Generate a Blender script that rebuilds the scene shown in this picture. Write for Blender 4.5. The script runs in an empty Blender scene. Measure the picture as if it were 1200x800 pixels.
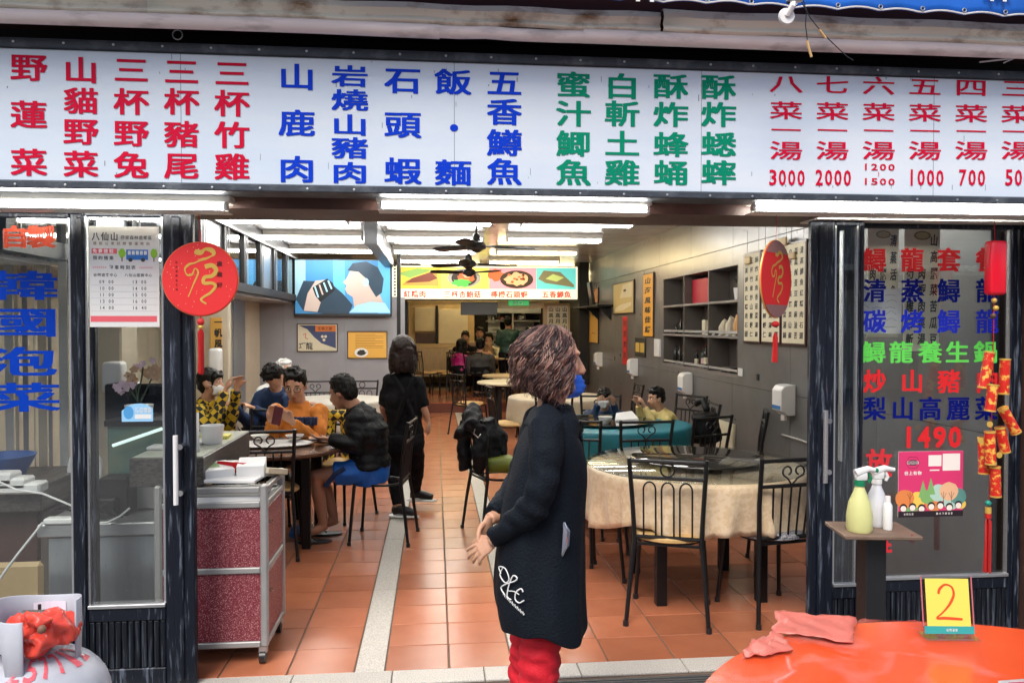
import bpy, bmesh, math, random
from mathutils import Vector, Matrix, noise
R = math.radians
V = Vector
random.seed(7)
SC = bpy.context.scene
COL = SC.collection

# ---------------------------------------------------------------- camera
CAMH, FPX, YAW, PITCH = 1.6, 920.0, R(5.59), R(1.18)
cd = bpy.data.cameras.new('camera'); cam = bpy.data.objects.new('camera', cd); COL.objects.link(cam)
cd.sensor_width = 36; cd.lens = FPX / 1200 * 36; cd.clip_end = 500; cd.clip_start = 0.05
cam.location = (0, 0, CAMH)
cam.rotation_euler = (R(90) - PITCH, 0, -YAW)
SC.camera = cam
# ---------------------------------------------------------------- world, sun, exposure
SUN_EL, SUN_AZ = R(52), R(205)      # light comes from behind the photographer
w = bpy.data.worlds.new('World'); SC.world = w; w.use_nodes = True
nt = w.node_tree; bg = nt.nodes['Background']
sky = nt.nodes.new('ShaderNodeTexSky'); sky.sky_type = 'NISHITA'; sky.sun_disc = False
sky.sun_elevation = SUN_EL; sky.sun_rotation = SUN_AZ; sky.air_density = 1.0; sky.dust_density = 3.0; sky.ozone_density = 1.0
nt.links.new(sky.outputs[0], bg.inputs[0]); bg.inputs[1].default_value = 0.105
sl = bpy.data.lights.new('sun', 'SUN'); sl.energy = 1.4; sl.angle = R(25); sl.color = (1, .96, .9)
sun = bpy.data.objects.new('sun', sl); COL.objects.link(sun)
sd = V((math.sin(SUN_AZ) * math.cos(SUN_EL), math.cos(SUN_AZ) * math.cos(SUN_EL), math.sin(SUN_EL)))
sun.rotation_euler = sd.to_track_quat('Z', 'Y').to_euler(); sun.location = sd * 30
SC.view_settings.view_transform = 'Standard'; SC.view_settings.look = 'None'
SC.view_settings.exposure = 1.0; SC.view_settings.gamma = 1
SC.cycles.max_bounces = 8; SC.cycles.transparent_max_bounces = 12; SC.cycles.sample_clamp_indirect = 6
TUBE = 19.0      # emission of the fluorescent tubes

# ---------------------------------------------------------------- places from measured image angles
_F = V((math.sin(YAW) * math.cos(PITCH), math.cos(YAW) * math.cos(PITCH), -math.sin(PITCH)))
_R = V((math.cos(YAW), -math.sin(YAW), 0)); _U = _R.cross(_F)
def ray(u, v): return _F + _R * ((u - 600) / FPX) + _U * ((400 - v) / FPX)
def P(u, v, Y):
    d = ray(u, v); return V((0, 0, CAMH)) + d * (Y / d.y)
def PX(u, v, X):
    d = ray(u, v); return V((0, 0, CAMH)) + d * (X / d.x)
def PZ(u, v, Z):
    d = ray(u, v); return V((0, 0, CAMH)) + d * ((Z - CAMH) / d.z)

# ---------------------------------------------------------------- mesh helpers
class MB:
    def __init__(s): s.v = []; s.f = []; s.m = []
    def add(s, vs, fs, mat=0):
        b = len(s.v); s.v += [V(x) for x in vs]; s.f += [tuple(b + i for i in f) for f in fs]; s.m += [mat] * len(fs); return s
    def box(s, lo, hi, mat=0):
        x0, y0, z0 = lo; x1, y1, z1 = hi
        return s.add([(x0,y0,z0),(x1,y0,z0),(x1,y1,z0),(x0,y1,z0),(x0,y0,z1),(x1,y0,z1),(x1,y1,z1),(x0,y1,z1)],
              [(0,3,2,1),(4,5,6,7),(0,1,5,4),(1,2,6,5),(2,3,7,6),(3,0,4,7)], mat)
    def bev(s, lo, hi, b=.004, mat=0, seg=1):
        bm = bmesh.new(); bmesh.ops.create_cube(bm, size=1)
        c = [(lo[i] + hi[i]) / 2 for i in range(3)]; d = [abs(hi[i] - lo[i]) for i in range(3)]
        b = min(b, min(d) * .45)
        for v_ in bm.verts: v_.co = V((c[0] + v_.co.x * d[0], c[1] + v_.co.y * d[1], c[2] + v_.co.z * d[2]))
        bmesh.ops.bevel(bm, geom=bm.edges[:], offset=b, segments=seg, affect='EDGES', profile=.5)
        bm.verts.index_update()
        s.add([v_.co.copy() for v_ in bm.verts], [tuple(x.index for x in f.verts) for f in bm.faces], mat); bm.free(); return s
    def tube(s, pts, r, n=8, cap=True, mat=0, ref=None, flat=1.0):
        pts = [V(p) for p in pts]; k = len(pts)
        rr = list(r) if hasattr(r, '__len__') else [r] * k
        rings = []; up = V(ref) if ref else None
        for i, p in enumerate(pts):
            t = (pts[min(i + 1, k - 1)] - pts[max(i - 1, 0)])
            if t.length < 1e-9: t = V((0, 0, 1))
            t.normalize()
            if up is None: up = V((0, 0, 1)) if abs(t.z) < .9 else V((1, 0, 0))
            a = up - t * up.dot(t)
            if a.length < 1e-6: a = t.orthogonal()
            a.normalize(); b = t.cross(a)
            if not ref: up = a
            q = rr[i]; ra, rb = (q if hasattr(q, '__len__') else (q * flat, q))
            rings.append([p + a * (math.cos(2 * math.pi * j / n) * ra) + b * (math.sin(2 * math.pi * j / n) * rb) for j in range(n)])
        vs = [x for g in rings for x in g]; fs = []
        for i in range(k - 1):
            for j in range(n):
                fs.append((i * n + j, i * n + (j + 1) % n, (i + 1) * n + (j + 1) % n, (i + 1) * n + j))
        if cap: fs.append(tuple(range(n - 1, -1, -1))); fs.append(tuple((k - 1) * n + j for j in range(n)))
        return s.add(vs, fs, mat)
    def lathe(s, prof, c=(0, 0, 0), n=24, mat=0, axis='z'):
        c = V(c); vs = []; fs = []; k = len(prof)
        for (r, z) in prof:
            for j in range(n):
                a = 2 * math.pi * j / n; x, y = r * math.cos(a), r * math.sin(a)
                vs.append(c + (V((x, y, z)) if axis == 'z' else V((x, z, y)) if axis == 'y' else V((z, x, y))))
        for i in range(k - 1):
            for j in range(n):
                q = (i * n + j, i * n + (j + 1) % n, (i + 1) * n + (j + 1) % n, (i + 1) * n + j)
                fs.append(q if axis != 'y' else q[::-1])
        if prof[0][0] > 1e-6: fs.append(tuple(range(n - 1, -1, -1)))
        if prof[-1][0] > 1e-6: fs.append(tuple((k - 1) * n + j for j in range(n)))
        return s.add(vs, fs, mat)
    def ell(s, c, r, nu=14, nv=9, mat=0, rot=None):
        c = V(c); vs = []; fs = []
        r = V(r) if hasattr(r, '__len__') else V((r, r, r))
        for i in range(1, nv):
            t = math.pi * i / nv
            for j in range(nu):
                a = 2 * math.pi * j / nu
                p = V((r.x * math.sin(t) * math.cos(a), r.y * math.sin(t) * math.sin(a), r.z * math.cos(t)))
                vs.append(c + (rot @ p if rot else p))
        top = V((0, 0, r.z)); 
        vs.append(c + (rot @ top if rot else top)); vs.append(c - (rot @ top if rot else top)); T = len(vs) - 2
        for i in range(nv - 2):
            for j in range(nu): fs.append((i * nu + j, (i + 1) * nu + j, (i + 1) * nu + (j + 1) % nu, i * nu + (j + 1) % nu))
        for j in range(nu):
            fs.append((T, j, (j + 1) % nu)); fs.append((T + 1, (nv - 2) * nu + (j + 1) % nu, (nv - 2) * nu + j))
        return s.add(vs, fs, mat)
    def xf(s, M_): s.v = [M_ @ x for x in s.v]; return s
    def join(s, o, mat=None):
        b = len(s.v); s.v += o.v; s.f += [tuple(b + i for i in f) for f in o.f]; s.m += (o.m if mat is None else [mat] * len(o.f)); return s
    def build(s, name, mats, parent=None, ang=35, smooth=True, label=None):
        me = bpy.data.meshes.new(name)
        off = wloc(parent) if parent else V((0, 0, 0))
        me.from_pydata([tuple(x - off) for x in s.v], [], s.f); me.update()
        mats = mats if isinstance(mats, (list, tuple)) else [mats]
        for m_ in mats: me.materials.append(m_)
        if len(mats) > 1: me.polygons.foreach_set('material_index', s.m)
        if smooth:
            me.polygons.foreach_set('use_smooth', [True] * len(me.polygons)); me.set_sharp_from_angle(angle=R(ang))
        o = bpy.data.objects.new(name, me); COL.objects.link(o)
        if parent: o.parent = parent
        if label: o['label'] = label
        return o
def wloc(o):
    p = V(o.location)
    while o.parent: o = o.parent; p += V(o.location)
    return p
def thing(name, label, cat, loc=(0, 0, 0), group=None):
    o = bpy.data.objects.new(name, None); COL.objects.link(o); o.location = loc; o.empty_display_size = .1
    o['label'] = label; o['category'] = cat
    if group: o['group'] = group
    return o
def tag(o, label, cat, group=None):
    o['label'] = label; o['category'] = cat
    if group: o['group'] = group
    return o
def struct(o): o['kind'] = 'structure'; return o
def dup(root, loc, rz=0, label=None, group=None):
    r = root.copy(); COL.objects.link(r); r.location = loc; r.rotation_euler = (0, 0, rz)
    if label: r['label'] = label
    if group: r['group'] = group
    for ch in CH[root.name]:
        c = ch.copy(); COL.objects.link(c); c.parent = r
    return r
CH = {}
def remember(root): CH[root.name] = [o for o in COL.objects if o.parent == root]

def remesh(src, voxel, smooth=4, nz=0, ns=8, fn=None):
    """one continuous skin over overlapping closed volumes"""
    me = bpy.data.meshes.new('tmp'); me.from_pydata([tuple(x) for x in src.v], [], src.f); me.update()
    o = bpy.data.objects.new('tmp', me); COL.objects.link(o)
    m = o.modifiers.new('r', 'REMESH'); m.mode = 'VOXEL'; m.voxel_size = voxel; m.adaptivity = 0
    if smooth:
        m2 = o.modifiers.new('s', 'SMOOTH'); m2.iterations = smooth; m2.factor = .5
    dg = bpy.context.evaluated_depsgraph_get(); ev = o.evaluated_get(dg); em = ev.to_mesh()
    out = MB(); vs = [v_.co.copy() for v_ in em.vertices]; nn = [v_.normal.copy() for v_ in em.vertices]
    if nz:
        vs = [p + n_ * (noise.noise(p * ns) * nz + noise.noise(p * ns * 2.7) * nz * .4) for p, n_ in zip(vs, nn)]
    if fn: vs = [fn(p, n_) for p, n_ in zip(vs, nn)]
    out.v = vs; out.f = [tuple(p.vertices) for p in em.polygons]; out.m = [0] * len(out.f)
    ev.to_mesh_clear(); COL.objects.unlink(o); bpy.data.objects.remove(o); bpy.data.meshes.remove(me)
    return out

# ---------------------------------------------------------------- flat drawing on a plane
class PL:
    """a plane to draw print on: origin, right, up, and the side it is seen from"""
    def __init__(s, o, ux=(1, 0, 0), uy=(0, 0, 1)):
        s.o = V(o); s.x = V(ux).normalized(); s.y = V(uy).normalized(); s.n = s.x.cross(s.y)
    def p(s, x, y, l=0): return s.o + s.x * x + s.y * y + s.n * l
    def poly(s, mb, pts, l=.001, mat=0): mb.add([s.p(x, y, l) for x, y in pts], [tuple(range(len(pts)))], mat)
    def rect(s, mb, x0, y0, x1, y1, l=.001, mat=0): s.poly(mb, [(x0, y0), (x1, y0), (x1, y1), (x0, y1)], l, mat)
    def oval(s, mb, cx, cy, rx, ry, l=.001, mat=0, n=20, a0=0, jit=0):
        s.poly(mb, [(cx + rx * math.cos(a0 + 2 * math.pi * i / n) * (1 + random.uniform(-jit, jit)), cy + ry * math.sin(a0 + 2 * math.pi * i / n) * (1 + random.uniform(-jit, jit))) for i in range(n)], l, mat)
    def line(s, mb, pts, w_, l=.001, mat=0):
        n = len(pts); L = []; Rr = []
        for i, (x, y) in enumerate(pts):
            x0, y0 = pts[max(i - 1, 0)]; x1, y1 = pts[min(i + 1, n - 1)]
            d = math.hypot(x1 - x0, y1 - y0) or 1; nx, ny = -(y1 - y0) / d, (x1 - x0) / d
            ww = (w_[i] if hasattr(w_, '__len__') else w_) / 2
            L.append((x + nx * ww, y + ny * ww)); Rr.append((x - nx * ww, y - ny * ww))
        for i in range(n - 1): s.poly(mb, [Rr[i], Rr[i + 1], L[i + 1], L[i]], l, mat)
_gc = {}
def glyph(ch, bold=0.0):
    k = (ch, round(bold, 3))
    if k in _gc: return _gc[k]
    cu = bpy.data.curves.new('g', 'FONT'); cu.body = ch; cu.size = 1; cu.resolution_u = 2; cu.offset = bold
    o = bpy.data.objects.new('g', cu); COL.objects.link(o)
    dg = bpy.context.evaluated_depsgraph_get(); ev = o.evaluated_get(dg); em = ev.to_mesh()
    vs = [(v_.co.x, v_.co.y) for v_ in em.vertices]; fs = [tuple(p.vertices) for p in em.polygons]
    ev.to_mesh_clear(); COL.objects.unlink(o); bpy.data.objects.remove(o); bpy.data.curves.remove(cu)
    _gc[k] = (vs, fs); return _gc[k]
def put(mb, pl, s_, x, y, w_, h_, bold=.008, l=.001, mat=0, step=None, vert=False, fit=False, shear=0, heavy=0):
    """write s_ on plane pl. (x,y) centre of the first character's cell, w_ x h_ its size"""
    for i, ch in enumerate(s_):
        if ch != ' ':
            vs, fs = glyph(ch, bold)
            if vs:
                if fit or ord(ch) < 256:
                    xs = [a for a, b in vs]; ys = [b for a, b in vs]
                    cx, cy = (min(xs) + max(xs)) / 2, (min(ys) + max(ys)) / 2
                    sx = 1 / max(max(xs) - min(xs), .05); sy = 1 / max(max(ys) - min(ys), .05)
                    if ch in ':.-/|~1': sx = min(sx, 2.3 if ch == '1' else 1.7)
                    if ch in ':.-~': sy = 1.4
                else: 
                    xs = [a for a, b in vs]; cx = (min(xs) + max(xs)) / 2
                    cx = cx * .3 + .5 * .7; cy, sx, sy = .36, 1.05, 1.05
                for q, (dx, dy) in enumerate([(0, 0)] if heavy <= 0 else [(-1, -.6), (1, -.6), (-1, .6), (1, .6)]):
                    mb.add([pl.p(x + ((a - cx) * sx + shear * (b - cy) + dx * heavy) * w_, y + ((b - cy) * sy + dy * heavy) * h_, l + q * .00012) for a, b in vs], fs, mat)
        if vert: y -= step or h_
        else: x += step or w_
# ---------------------------------------------------------------- materials
def M(name, col, rough=.5, metal=0, var=.15, vs=6, bump=0, bs=90, col2=None, stretch=(1, 1, 1), thr=None, rnd=0, em=0, spec=.5, coat=0, trans=0, det=4, sheen=0):
    m = bpy.data.materials.new(name); m.use_nodes = True; t = m.node_tree; N = t.nodes; L = t.links
    b = N['Principled BSDF']; b.inputs['Roughness'].default_value = rough; b.inputs['Metallic'].default_value = metal
    b.inputs['Specular IOR Level'].default_value = spec
    if coat: b.inputs['Coat Weight'].default_value = coat; b.inputs['Coat Roughness'].default_value = .08
    if trans: b.inputs['Transmission Weight'].default_value = trans
    if sheen: b.inputs['Sheen Weight'].default_value = sheen
    c = (*col, 1)
    tc = N.new('ShaderNodeTexCoord'); mp = N.new('ShaderNodeMapping'); mp.inputs['Scale'].default_value = stretch
    L.new(tc.outputs['Object'], mp.inputs[0])
    src = None
    if var or col2:
        n = N.new('ShaderNodeTexNoise'); n.inputs['Scale'].default_value = vs; n.inputs['Detail'].default_value = det; n.inputs['Roughness'].default_value = .62
        L.new(mp.outputs[0], n.inputs['Vector'])
        cr = N.new('ShaderNodeValToRGB')
        a, z = thr if thr else (.3, .7)
        cr.color_ramp.elements[0].position = a; cr.color_ramp.elements[1].position = z
        c2 = (*(col2 if col2 else [x * (1 - var) for x in col]), 1)
        cr.color_ramp.elements[0].color = c2 if not col2 else c; cr.color_ramp.elements[1].color = c if not col2 else c2
        L.new(n.outputs[0], cr.inputs[0]); src = cr.outputs[0]
    if rnd:
        oi = N.new('ShaderNodeObjectInfo'); mr = N.new('ShaderNodeMapRange'); mr.inputs[3].default_value = 1 - rnd; mr.inputs[4].default_value = 1 + rnd
        L.new(oi.outputs['Random'], mr.inputs[0])
        mx = N.new('ShaderNodeVectorMath'); mx.operation = 'SCALE'
        if src: L.new(src, mx.inputs[0])
        else: mx.inputs[0].default_value = col
        L.new(mr.outputs[0], mx.inputs['Scale']); src = mx.outputs[0]
    if src: L.new(src, b.inputs['Base Color'])
    else: b.inputs['Base Color'].default_value = c
    if em:
        b.inputs['Emission Strength'].default_value = em
        if src: L.new(src, b.inputs['Emission Color'])
        else: b.inputs['Emission Color'].default_value = c
    if bump:
        n2 = N.new('ShaderNodeTexNoise'); n2.inputs['Scale'].default_value = bs; n2.inputs['Detail'].default_value = 3
        L.new(mp.outputs[0], n2.inputs['Vector']); bp = N.new('ShaderNodeBump'); bp.inputs['Strength'].default_value = bump; bp.inputs['Distance'].default_value = .01
        L.new(n2.outputs[0], bp.inputs['Height']); L.new(bp.outputs[0], b.inputs['Normal'])
        if rough > .15:
            mr2 = N.new('ShaderNodeMapRange'); mr2.inputs[3].default_value = rough * .8; mr2.inputs[4].default_value = min(1, rough * 1.2)
            L.new(n2.outputs[0], mr2.inputs[0]); L.new(mr2.outputs[0], b.inputs['Roughness'])
    return m
def glassmat(name, tint=(.93, .96, .96), rough=.0, k=1.0, base=.03):
    m = bpy.data.materials.new(name); m.use_nodes = True; t = m.node_tree; N = t.nodes; L = t.links; N.clear()
    o = N.new('ShaderNodeOutputMaterial'); mx = N.new('ShaderNodeMixShader'); tr = N.new('ShaderNodeBsdfTransparent'); gl = N.new('ShaderNodeBsdfGlossy')
    fr = N.new('ShaderNodeFresnel'); ge = N.new('ShaderNodeNewGeometry'); mi = N.new('ShaderNodeMapRange'); mi.inputs[3].default_value = 1.5; mi.inputs[4].default_value = 1 / 1.5; L.new(ge.outputs['Backfacing'], mi.inputs[0]); L.new(mi.outputs[0], fr.inputs[0]); ma = N.new('ShaderNodeMath'); ma.operation = 'MULTIPLY_ADD'; ma.inputs[1].default_value = k; ma.inputs[2].default_value = base
    tr.inputs[0].default_value = (*tint, 1); gl.inputs['Roughness'].default_value = rough
    L.new(fr.outputs[0], ma.inputs[0]); L.new(ma.outputs[0], mx.inputs[0]); L.new(tr.outputs[0], mx.inputs[1]); L.new(gl.outputs[0], mx.inputs[2]); L.new(mx.outputs[0], o.inputs[0])
    return m
def plain(name, c, rough=.6, em=0): return M(name, c, rough, var=0, em=em)

m_paint = M('worn_navy_paint', (.004, .0065, .014), .45, col2=(.15, .18, .23), vs=3.2, stretch=(17, 17, 1.5), thr=(.545, .72), bump=.25, bs=14, det=9, spec=.35)
m_paint2 = M('fluted_panel_paint', (.004, .006, .011), .5, spec=.3, col2=(.10, .12, .15), vs=4, stretch=(20, 20, 1), thr=(.53, .8), bump=.15, bs=20)
m_alum = M('brushed_aluminium', (.55, .56, .57), .38, .85, vs=12, stretch=(1, 1, 8), bump=.05)
m_alum_d = M('dull_aluminium', (.42, .42, .41), .5, .5, vs=9, bump=.08)
m_steel = M('stainless_steel', (.42, .45, .48), .3, .75, vs=3, stretch=(8, 1, 1), bump=.04, bs=40)
m_chrome = M('chrome', (.7, .7, .7), .18, 1, var=.05)
m_tile = M('terracotta_tile', (.44, .155, .078), .25, vs=4, col2=(.34, .112, .054), thr=(.2, .8), bump=.012, bs=60, rnd=.20, det=3)
m_grout = M('cement_grout', (.13, .09, .065), .9, vs=14, bump=.3)
m_gran = M('speckled_granite', (.52, .49, .44), .45, vs=160, col2=(.33, .31, .28), thr=(.45, .62), bump=.05, rnd=.05, det=2)
m_grate = M('grate_metal', (.10, .10, .10), .5, .6, vs=12, bump=.2)
m_asph = M('wet_concrete', (.17, .165, .16), .75, vs=5, bump=.4, bs=60)
m_ceil = M('ceiling_laminate', (.58, .58, .57), .22, vs=1.3, var=.35, bump=.06, bs=5)
m_wallp = M('grey_wall_laminate', (.150, .148, .146), .30, vs=1.6, var=.35, bump=.05, bs=5, rnd=.04)
m_wallg = M('pale_grey_board', (.30, .30, .32), .5, vs=2, var=.12, bump=.05)
m_cream = M('cream_paint', (.62, .55, .42), .6, vs=3, bump=.05)
m_creamd = M('aged_cream_board', (.55, .40, .20), .55, vs=4, var=.25, bump=.05)
m_dark = M('black_void_board', (.012, .012, .013), .8, var=.3)
m_blackm = M('black_powder_metal', (.006, .006, .007), .4, .0, spec=.4, var=.3, bump=.1, bs=60)
m_blackp = M('black_plastic', (.014, .014, .016), .35, var=.2)
m_brown = M('brown_painted_steel', (.085, .042, .034), .45, vs=5, var=.35, bump=.1)
m_darkwood = M('grey_woodgrain', (.085, .075, .068), .4, col2=(.03, .027, .026), vs=7, stretch=(6, 1, 14), thr=(.4, .6), bump=.2, bs=20, det=8)
m_tablewood = M('brown_veneer', (.13, .062, .035), .26, vs=6, stretch=(1, 6, 1), var=.3)
m_lightwood = M('light_wood', (.55, .40, .22), .4, vs=5, stretch=(8, 1, 1), var=.2)
m_yelseat = M('pale_wood_seat', (.62, .40, .16), .4, vs=5, stretch=(8, 1, 1), var=.2)
m_greyseat = M('grey_patterned_fabric', (.32, .32, .33), .8, col2=(.10, .10, .12), vs=95, thr=(.44, .56), bump=.3, bs=150)
m_satin = M('champagne_satin', (.66, .49, .30), .33, col2=(.74, .58, .39), vs=30, thr=(.46, .54), bump=.2, bs=22, sheen=.2)
m_teal = M('teal_cloth', (.004, .16, .21), .55, vs=6, var=.2, bump=.1, bs=40)
m_white = M('white_paint', (.78, .78, .76), .5, vs=4, var=.05)
m_whitep = M('white_plastic', (.76, .76, .74), .35, var=.05)
m_burg = M('burgundy_speckle_laminate', (.17, .018, .03), .4, col2=(.60, .30, .30), vs=210, thr=(.53, .66), det=2)
m_sign = M('sign_acrylic', (.57, .67, .78), .34, spec=.3, vs=.9, col2=(.68, .74, .80), thr=(.35, .65), bump=.0, stretch=(1, 1, 3.5), det=6)
m_signfr = M('sign_frame', (.045, .055, .07), .5, .2, vs=9, col2=(.15, .17, .19), thr=(.5, .8), bump=.2)
m_red = M('red_vinyl', (.62, .004, .040), .6, var=.08, spec=.1); m_blue = M('blue_vinyl', (.002, .045, .58), .6, var=.08, spec=.1); m_green = M('green_vinyl', (.0, .25, .14), .6, var=.08, spec=.1)
m_tube = plain('lit_fluorescent_tube', (1, .98, .94), em=TUBE)
m_tubew = plain('lit_warm_tube', (1, .80, .42), em=TUBE * .85)
m_fixt = M('fixture_enamel', (.75, .73, .66), .35, var=.1)
m_glass = glassmat('window_glass', (.95, .97, .965), 0, .7, .06)
m_tglass = glassmat('table_glass', (.96, .98, .965), 0, .8, .03)
m_clear = glassmat('clear_acrylic', (.90, .93, .93), .03, .9, .05)
m_gutter = M('weathered_pipe', (.72, .62, .59), .55, col2=(.15, .12, .11), vs=5, stretch=(.7, 1, 3), thr=(.52, .85), bump=.15, bs=20, det=7)
m_rust = M('rusted_white_fascia', (.80, .76, .64), .6, col2=(.20, .10, .035), vs=3.2, stretch=(1.6, 1, 3), thr=(.50, .72), bump=.2, bs=20, det=8)
m_awn = M('blue_tarpaulin', (.006, .13, .60), .45, vs=4, var=.3, bump=.2, bs=8)
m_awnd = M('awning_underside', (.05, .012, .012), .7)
m_skin = M('skin', (.56, .30, .19), .5, vs=9, var=.14, bump=.05, bs=120)
m_skind = M('tanned_skin', (.42, .205, .12), .5, vs=9, var=.14, bump=.05, bs=120)
m_black = M('black_cloth', (.005, .005, .0065), .8, vs=8, var=.3, bump=.3, bs=60, spec=.2)
m_navyd = M('navy_black_knit', (.0035, .0075, .014), .8, vs=5, var=.4, bump=.5, bs=150, spec=.22)
m_hair = M('black_hair', (.006, .005, .0045), .45, spec=.25, stretch=(1, 1, .2), vs=60, var=.5, bump=.5, bs=120)
m_hairb = M('dark_brown_hair', (.018, .008, .0055), .45, spec=.3, stretch=(1, 1, .15), vs=60, var=.5, bump=.5, bs=120)
m_hairp = M('curly_brown_hair', (.045, .020, .018), .36, spec=.5, col2=(.20, .10, .08), stretch=(1, 1, .3), vs=20, thr=(.40, .66), bump=.3, bs=90)
m_orange = M('orange_cotton', (.62, .20, .022), .8, vs=8, var=.15, bump=.2, bs=60)
m_navy = M('navy_cotton', (.010, .035, .11), .8, vs=8, var=.2, bump=.2)
m_bluesh = M('bright_blue_sports_fabric', (.006, .13, .55), .6, vs=6, var=.2, bump=.2)
m_ink = plain('black_ink', (.02, .018, .016)); m_paper = M('white_paper', (.75, .75, .73), .6, var=.05); m_scroll = M('cream_paper', (.66, .60, .43), .6, vs=3, var=.08)
m_yellow = plain('yellow_card', (.78, .70, .12)); m_redcard = M('red_velvet_card', (.72, .018, .02), .6, vs=90, col2=(.8, .2, .12), thr=(.70, .74)); m_gold = M('gold_print', (.80, .50, .10), .35, .3, var=.2)
m_framew = M('dark_red_frame', (.045, .012, .010), .35, var=.3)
m_redpl = M('red_thread', (.70, .012, .012), .6, vs=60, stretch=(1, 1, .05), var=.5, bump=.3)
def C(hexs):
    h = hexs.lstrip('#'); return tuple((int(h[i:i + 2], 16) / 255) ** 2.2 for i in (0, 2, 4))
_pc = {}
def pm(hexs, em=0, nm=None):
    k = (hexs, em)
    if k not in _pc: _pc[k] = plain(nm or 'print_' + hexs.lstrip('#'), C(hexs), .5, em)
    return _pc[k]
# ---------------------------------------------------------------- ground and room shell
YT, YS, YG = 3.64, 3.50, 3.26       # tile edge, granite strip, drain grate
XL, XR, YE, CZ = -2.6, 2.8, 14.4, 2.74
struct(MB().box((-40, -25, -.09), (40, YG, -.06)).add([], []).box((-40, YG, -.09), (40, 40, -.05)).build('ground', m_asph, smooth=False))
pv = MB().box((-6, -4, -.058), (6, YG - .002, -.006)); pave = struct(pv.build('pavement', m_asph, smooth=False))
floor = struct(MB().box((XL, YT, -.04), (XR, YE, -.004)).build('floor', m_grout, smooth=False))
# tiles, one by one, laid between the granite strips
TR = .283
def tile_mesh(w_, d_):
    k = ('t', round(w_, 3), round(d_, 3))
    if k not in _gc:
        mb = MB().bev((-w_ / 2, -d_ / 2, -.006), (w_ / 2, d_ / 2, .002), .0025)
        me = bpy.data.meshes.new('tile'); me.from_pydata([tuple(x) for x in mb.v], [], mb.f); me.materials.append(m_tile); _gc[k] = me
    return _gc[k]
cols = []
x = -.375
while x > XL + .05: cols.append((max(x - .305, XL), x)); x -= .305
cols += [(-.235, .0625), (.0625, .36)]
x = .49
while x < XR - .05: cols.append((x, min(x + .328, XR))); x += .328
rest = MB(); nt_ = 0
rows = []; y = YT
while y < YE - .02: rows.append((y, min(y + TR, YE))); y += TR
for j, (y0, y1) in enumerate(rows):
    for (x0, x1) in cols:
        g = .0035; w_, d_ = x1 - x0 - 2 * g, y1 - y0 - 2 * g; cx, cy = (x0 + x1) / 2, (y0 + y1) / 2
        if j < 13 and abs(cx / cy) < .75:
            o = bpy.data.objects.new('tile', tile_mesh(w_, d_)); COL.objects.link(o); o.parent = floor
            o.location = (cx + random.uniform(-.0006, .0006), cy + random.uniform(-.0006, .0006), random.uniform(-.0006, .0006)); nt_ += 1
        else: rest.box((x0 + g, y0 + g, -.006), (x1 - g, y1 - g, .0015))
o = rest.build('distant_tiles', m_tile, floor, smooth=False); o['kind'] = 'stuff'
for (x0, x1, lb) in ((-.371, -.239, 'pale granite strip left of the aisle'), (.364, .486, 'pale granite strip right of the aisle')):
    y = YT
    while y < YE - .01:
        y1 = min(y + 1.13, YE)
        MB().bev((x0, y + .002, -.006), (x1, y1 - .002, .003), .002).build('granite_strip', m_gran, floor, label=lb); y = y1
thr = struct(MB().box((XL - .1, YS - .02, -.05), (XR + .2, YT - .002, -.006)).build('threshold', m_grout, smooth=False))
x = XL - .06
while x < XR + .2:
    x1 = x + random.uniform(.40, .56); MB().bev((x + .002, YS, -.006), (x1 - .002, YT - .004, .006), .003).build('granite_slab', m_gran, thr); x = x1
gr = tag(MB().box((-.05, YG, -.05), (2.2, YS - .021, -.035)).build('drain_grate', m_dark, smooth=False), 'dark slotted drain grate along the restaurant threshold', 'drain grate')
for k in range(9): MB().bev((-.05, YG + .004 + k * .0235, -.012), (2.2, YG + .017 + k * .0235, .002), .002).build('bar', m_grate, gr)
MB().box((-3, YG, -.05), (-.055, YS - .021, -.003)).box((2.205, YG, -.05), (3.4, YS - .021, -.003)).build('kerb_filler', m_asph, pave, smooth=False)

# raised back area behind the step
back = struct(MB().box((XL, YE + .002, -.04), (XR + .6, 19.6, .178)).build('raised_floor', m_grout, smooth=False))
MB().bev((XL, YE - .012, .002), (XR, YE, .172), .003).build('step_riser', M('step_riser_tile', (.16, .045, .025), .4, vs=6), back)
for jx in range(16):
    for jy in range(8):
        xx = XL + .01 + jx * .34; yy = YE - .005 + jy * .34
        if xx + .33 < XR + .6 and jx > 3: MB().bev((xx, yy, .174), (xx + .332, yy + .332, .185), .002).build('tile', m_tile, back)
# ceiling, panel by panel
ceil = struct(MB().box((XL - .5, 3.9, CZ + .008), (XR + .3, 19.6, CZ + .08)).build('ceiling', m_dark, smooth=False))
for i in range(5):
    for j in range(13):
        MB().bev((XL - .15 + i * 1.12, 3.9 + j * 1.2 + .002, CZ - .004), (XL - .15 + (i + 1) * 1.12 - .004, 3.9 + (j + 1) * 1.2 - .002, CZ + .007), .002).build('ceiling_panel', m_ceil, ceil)
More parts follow.
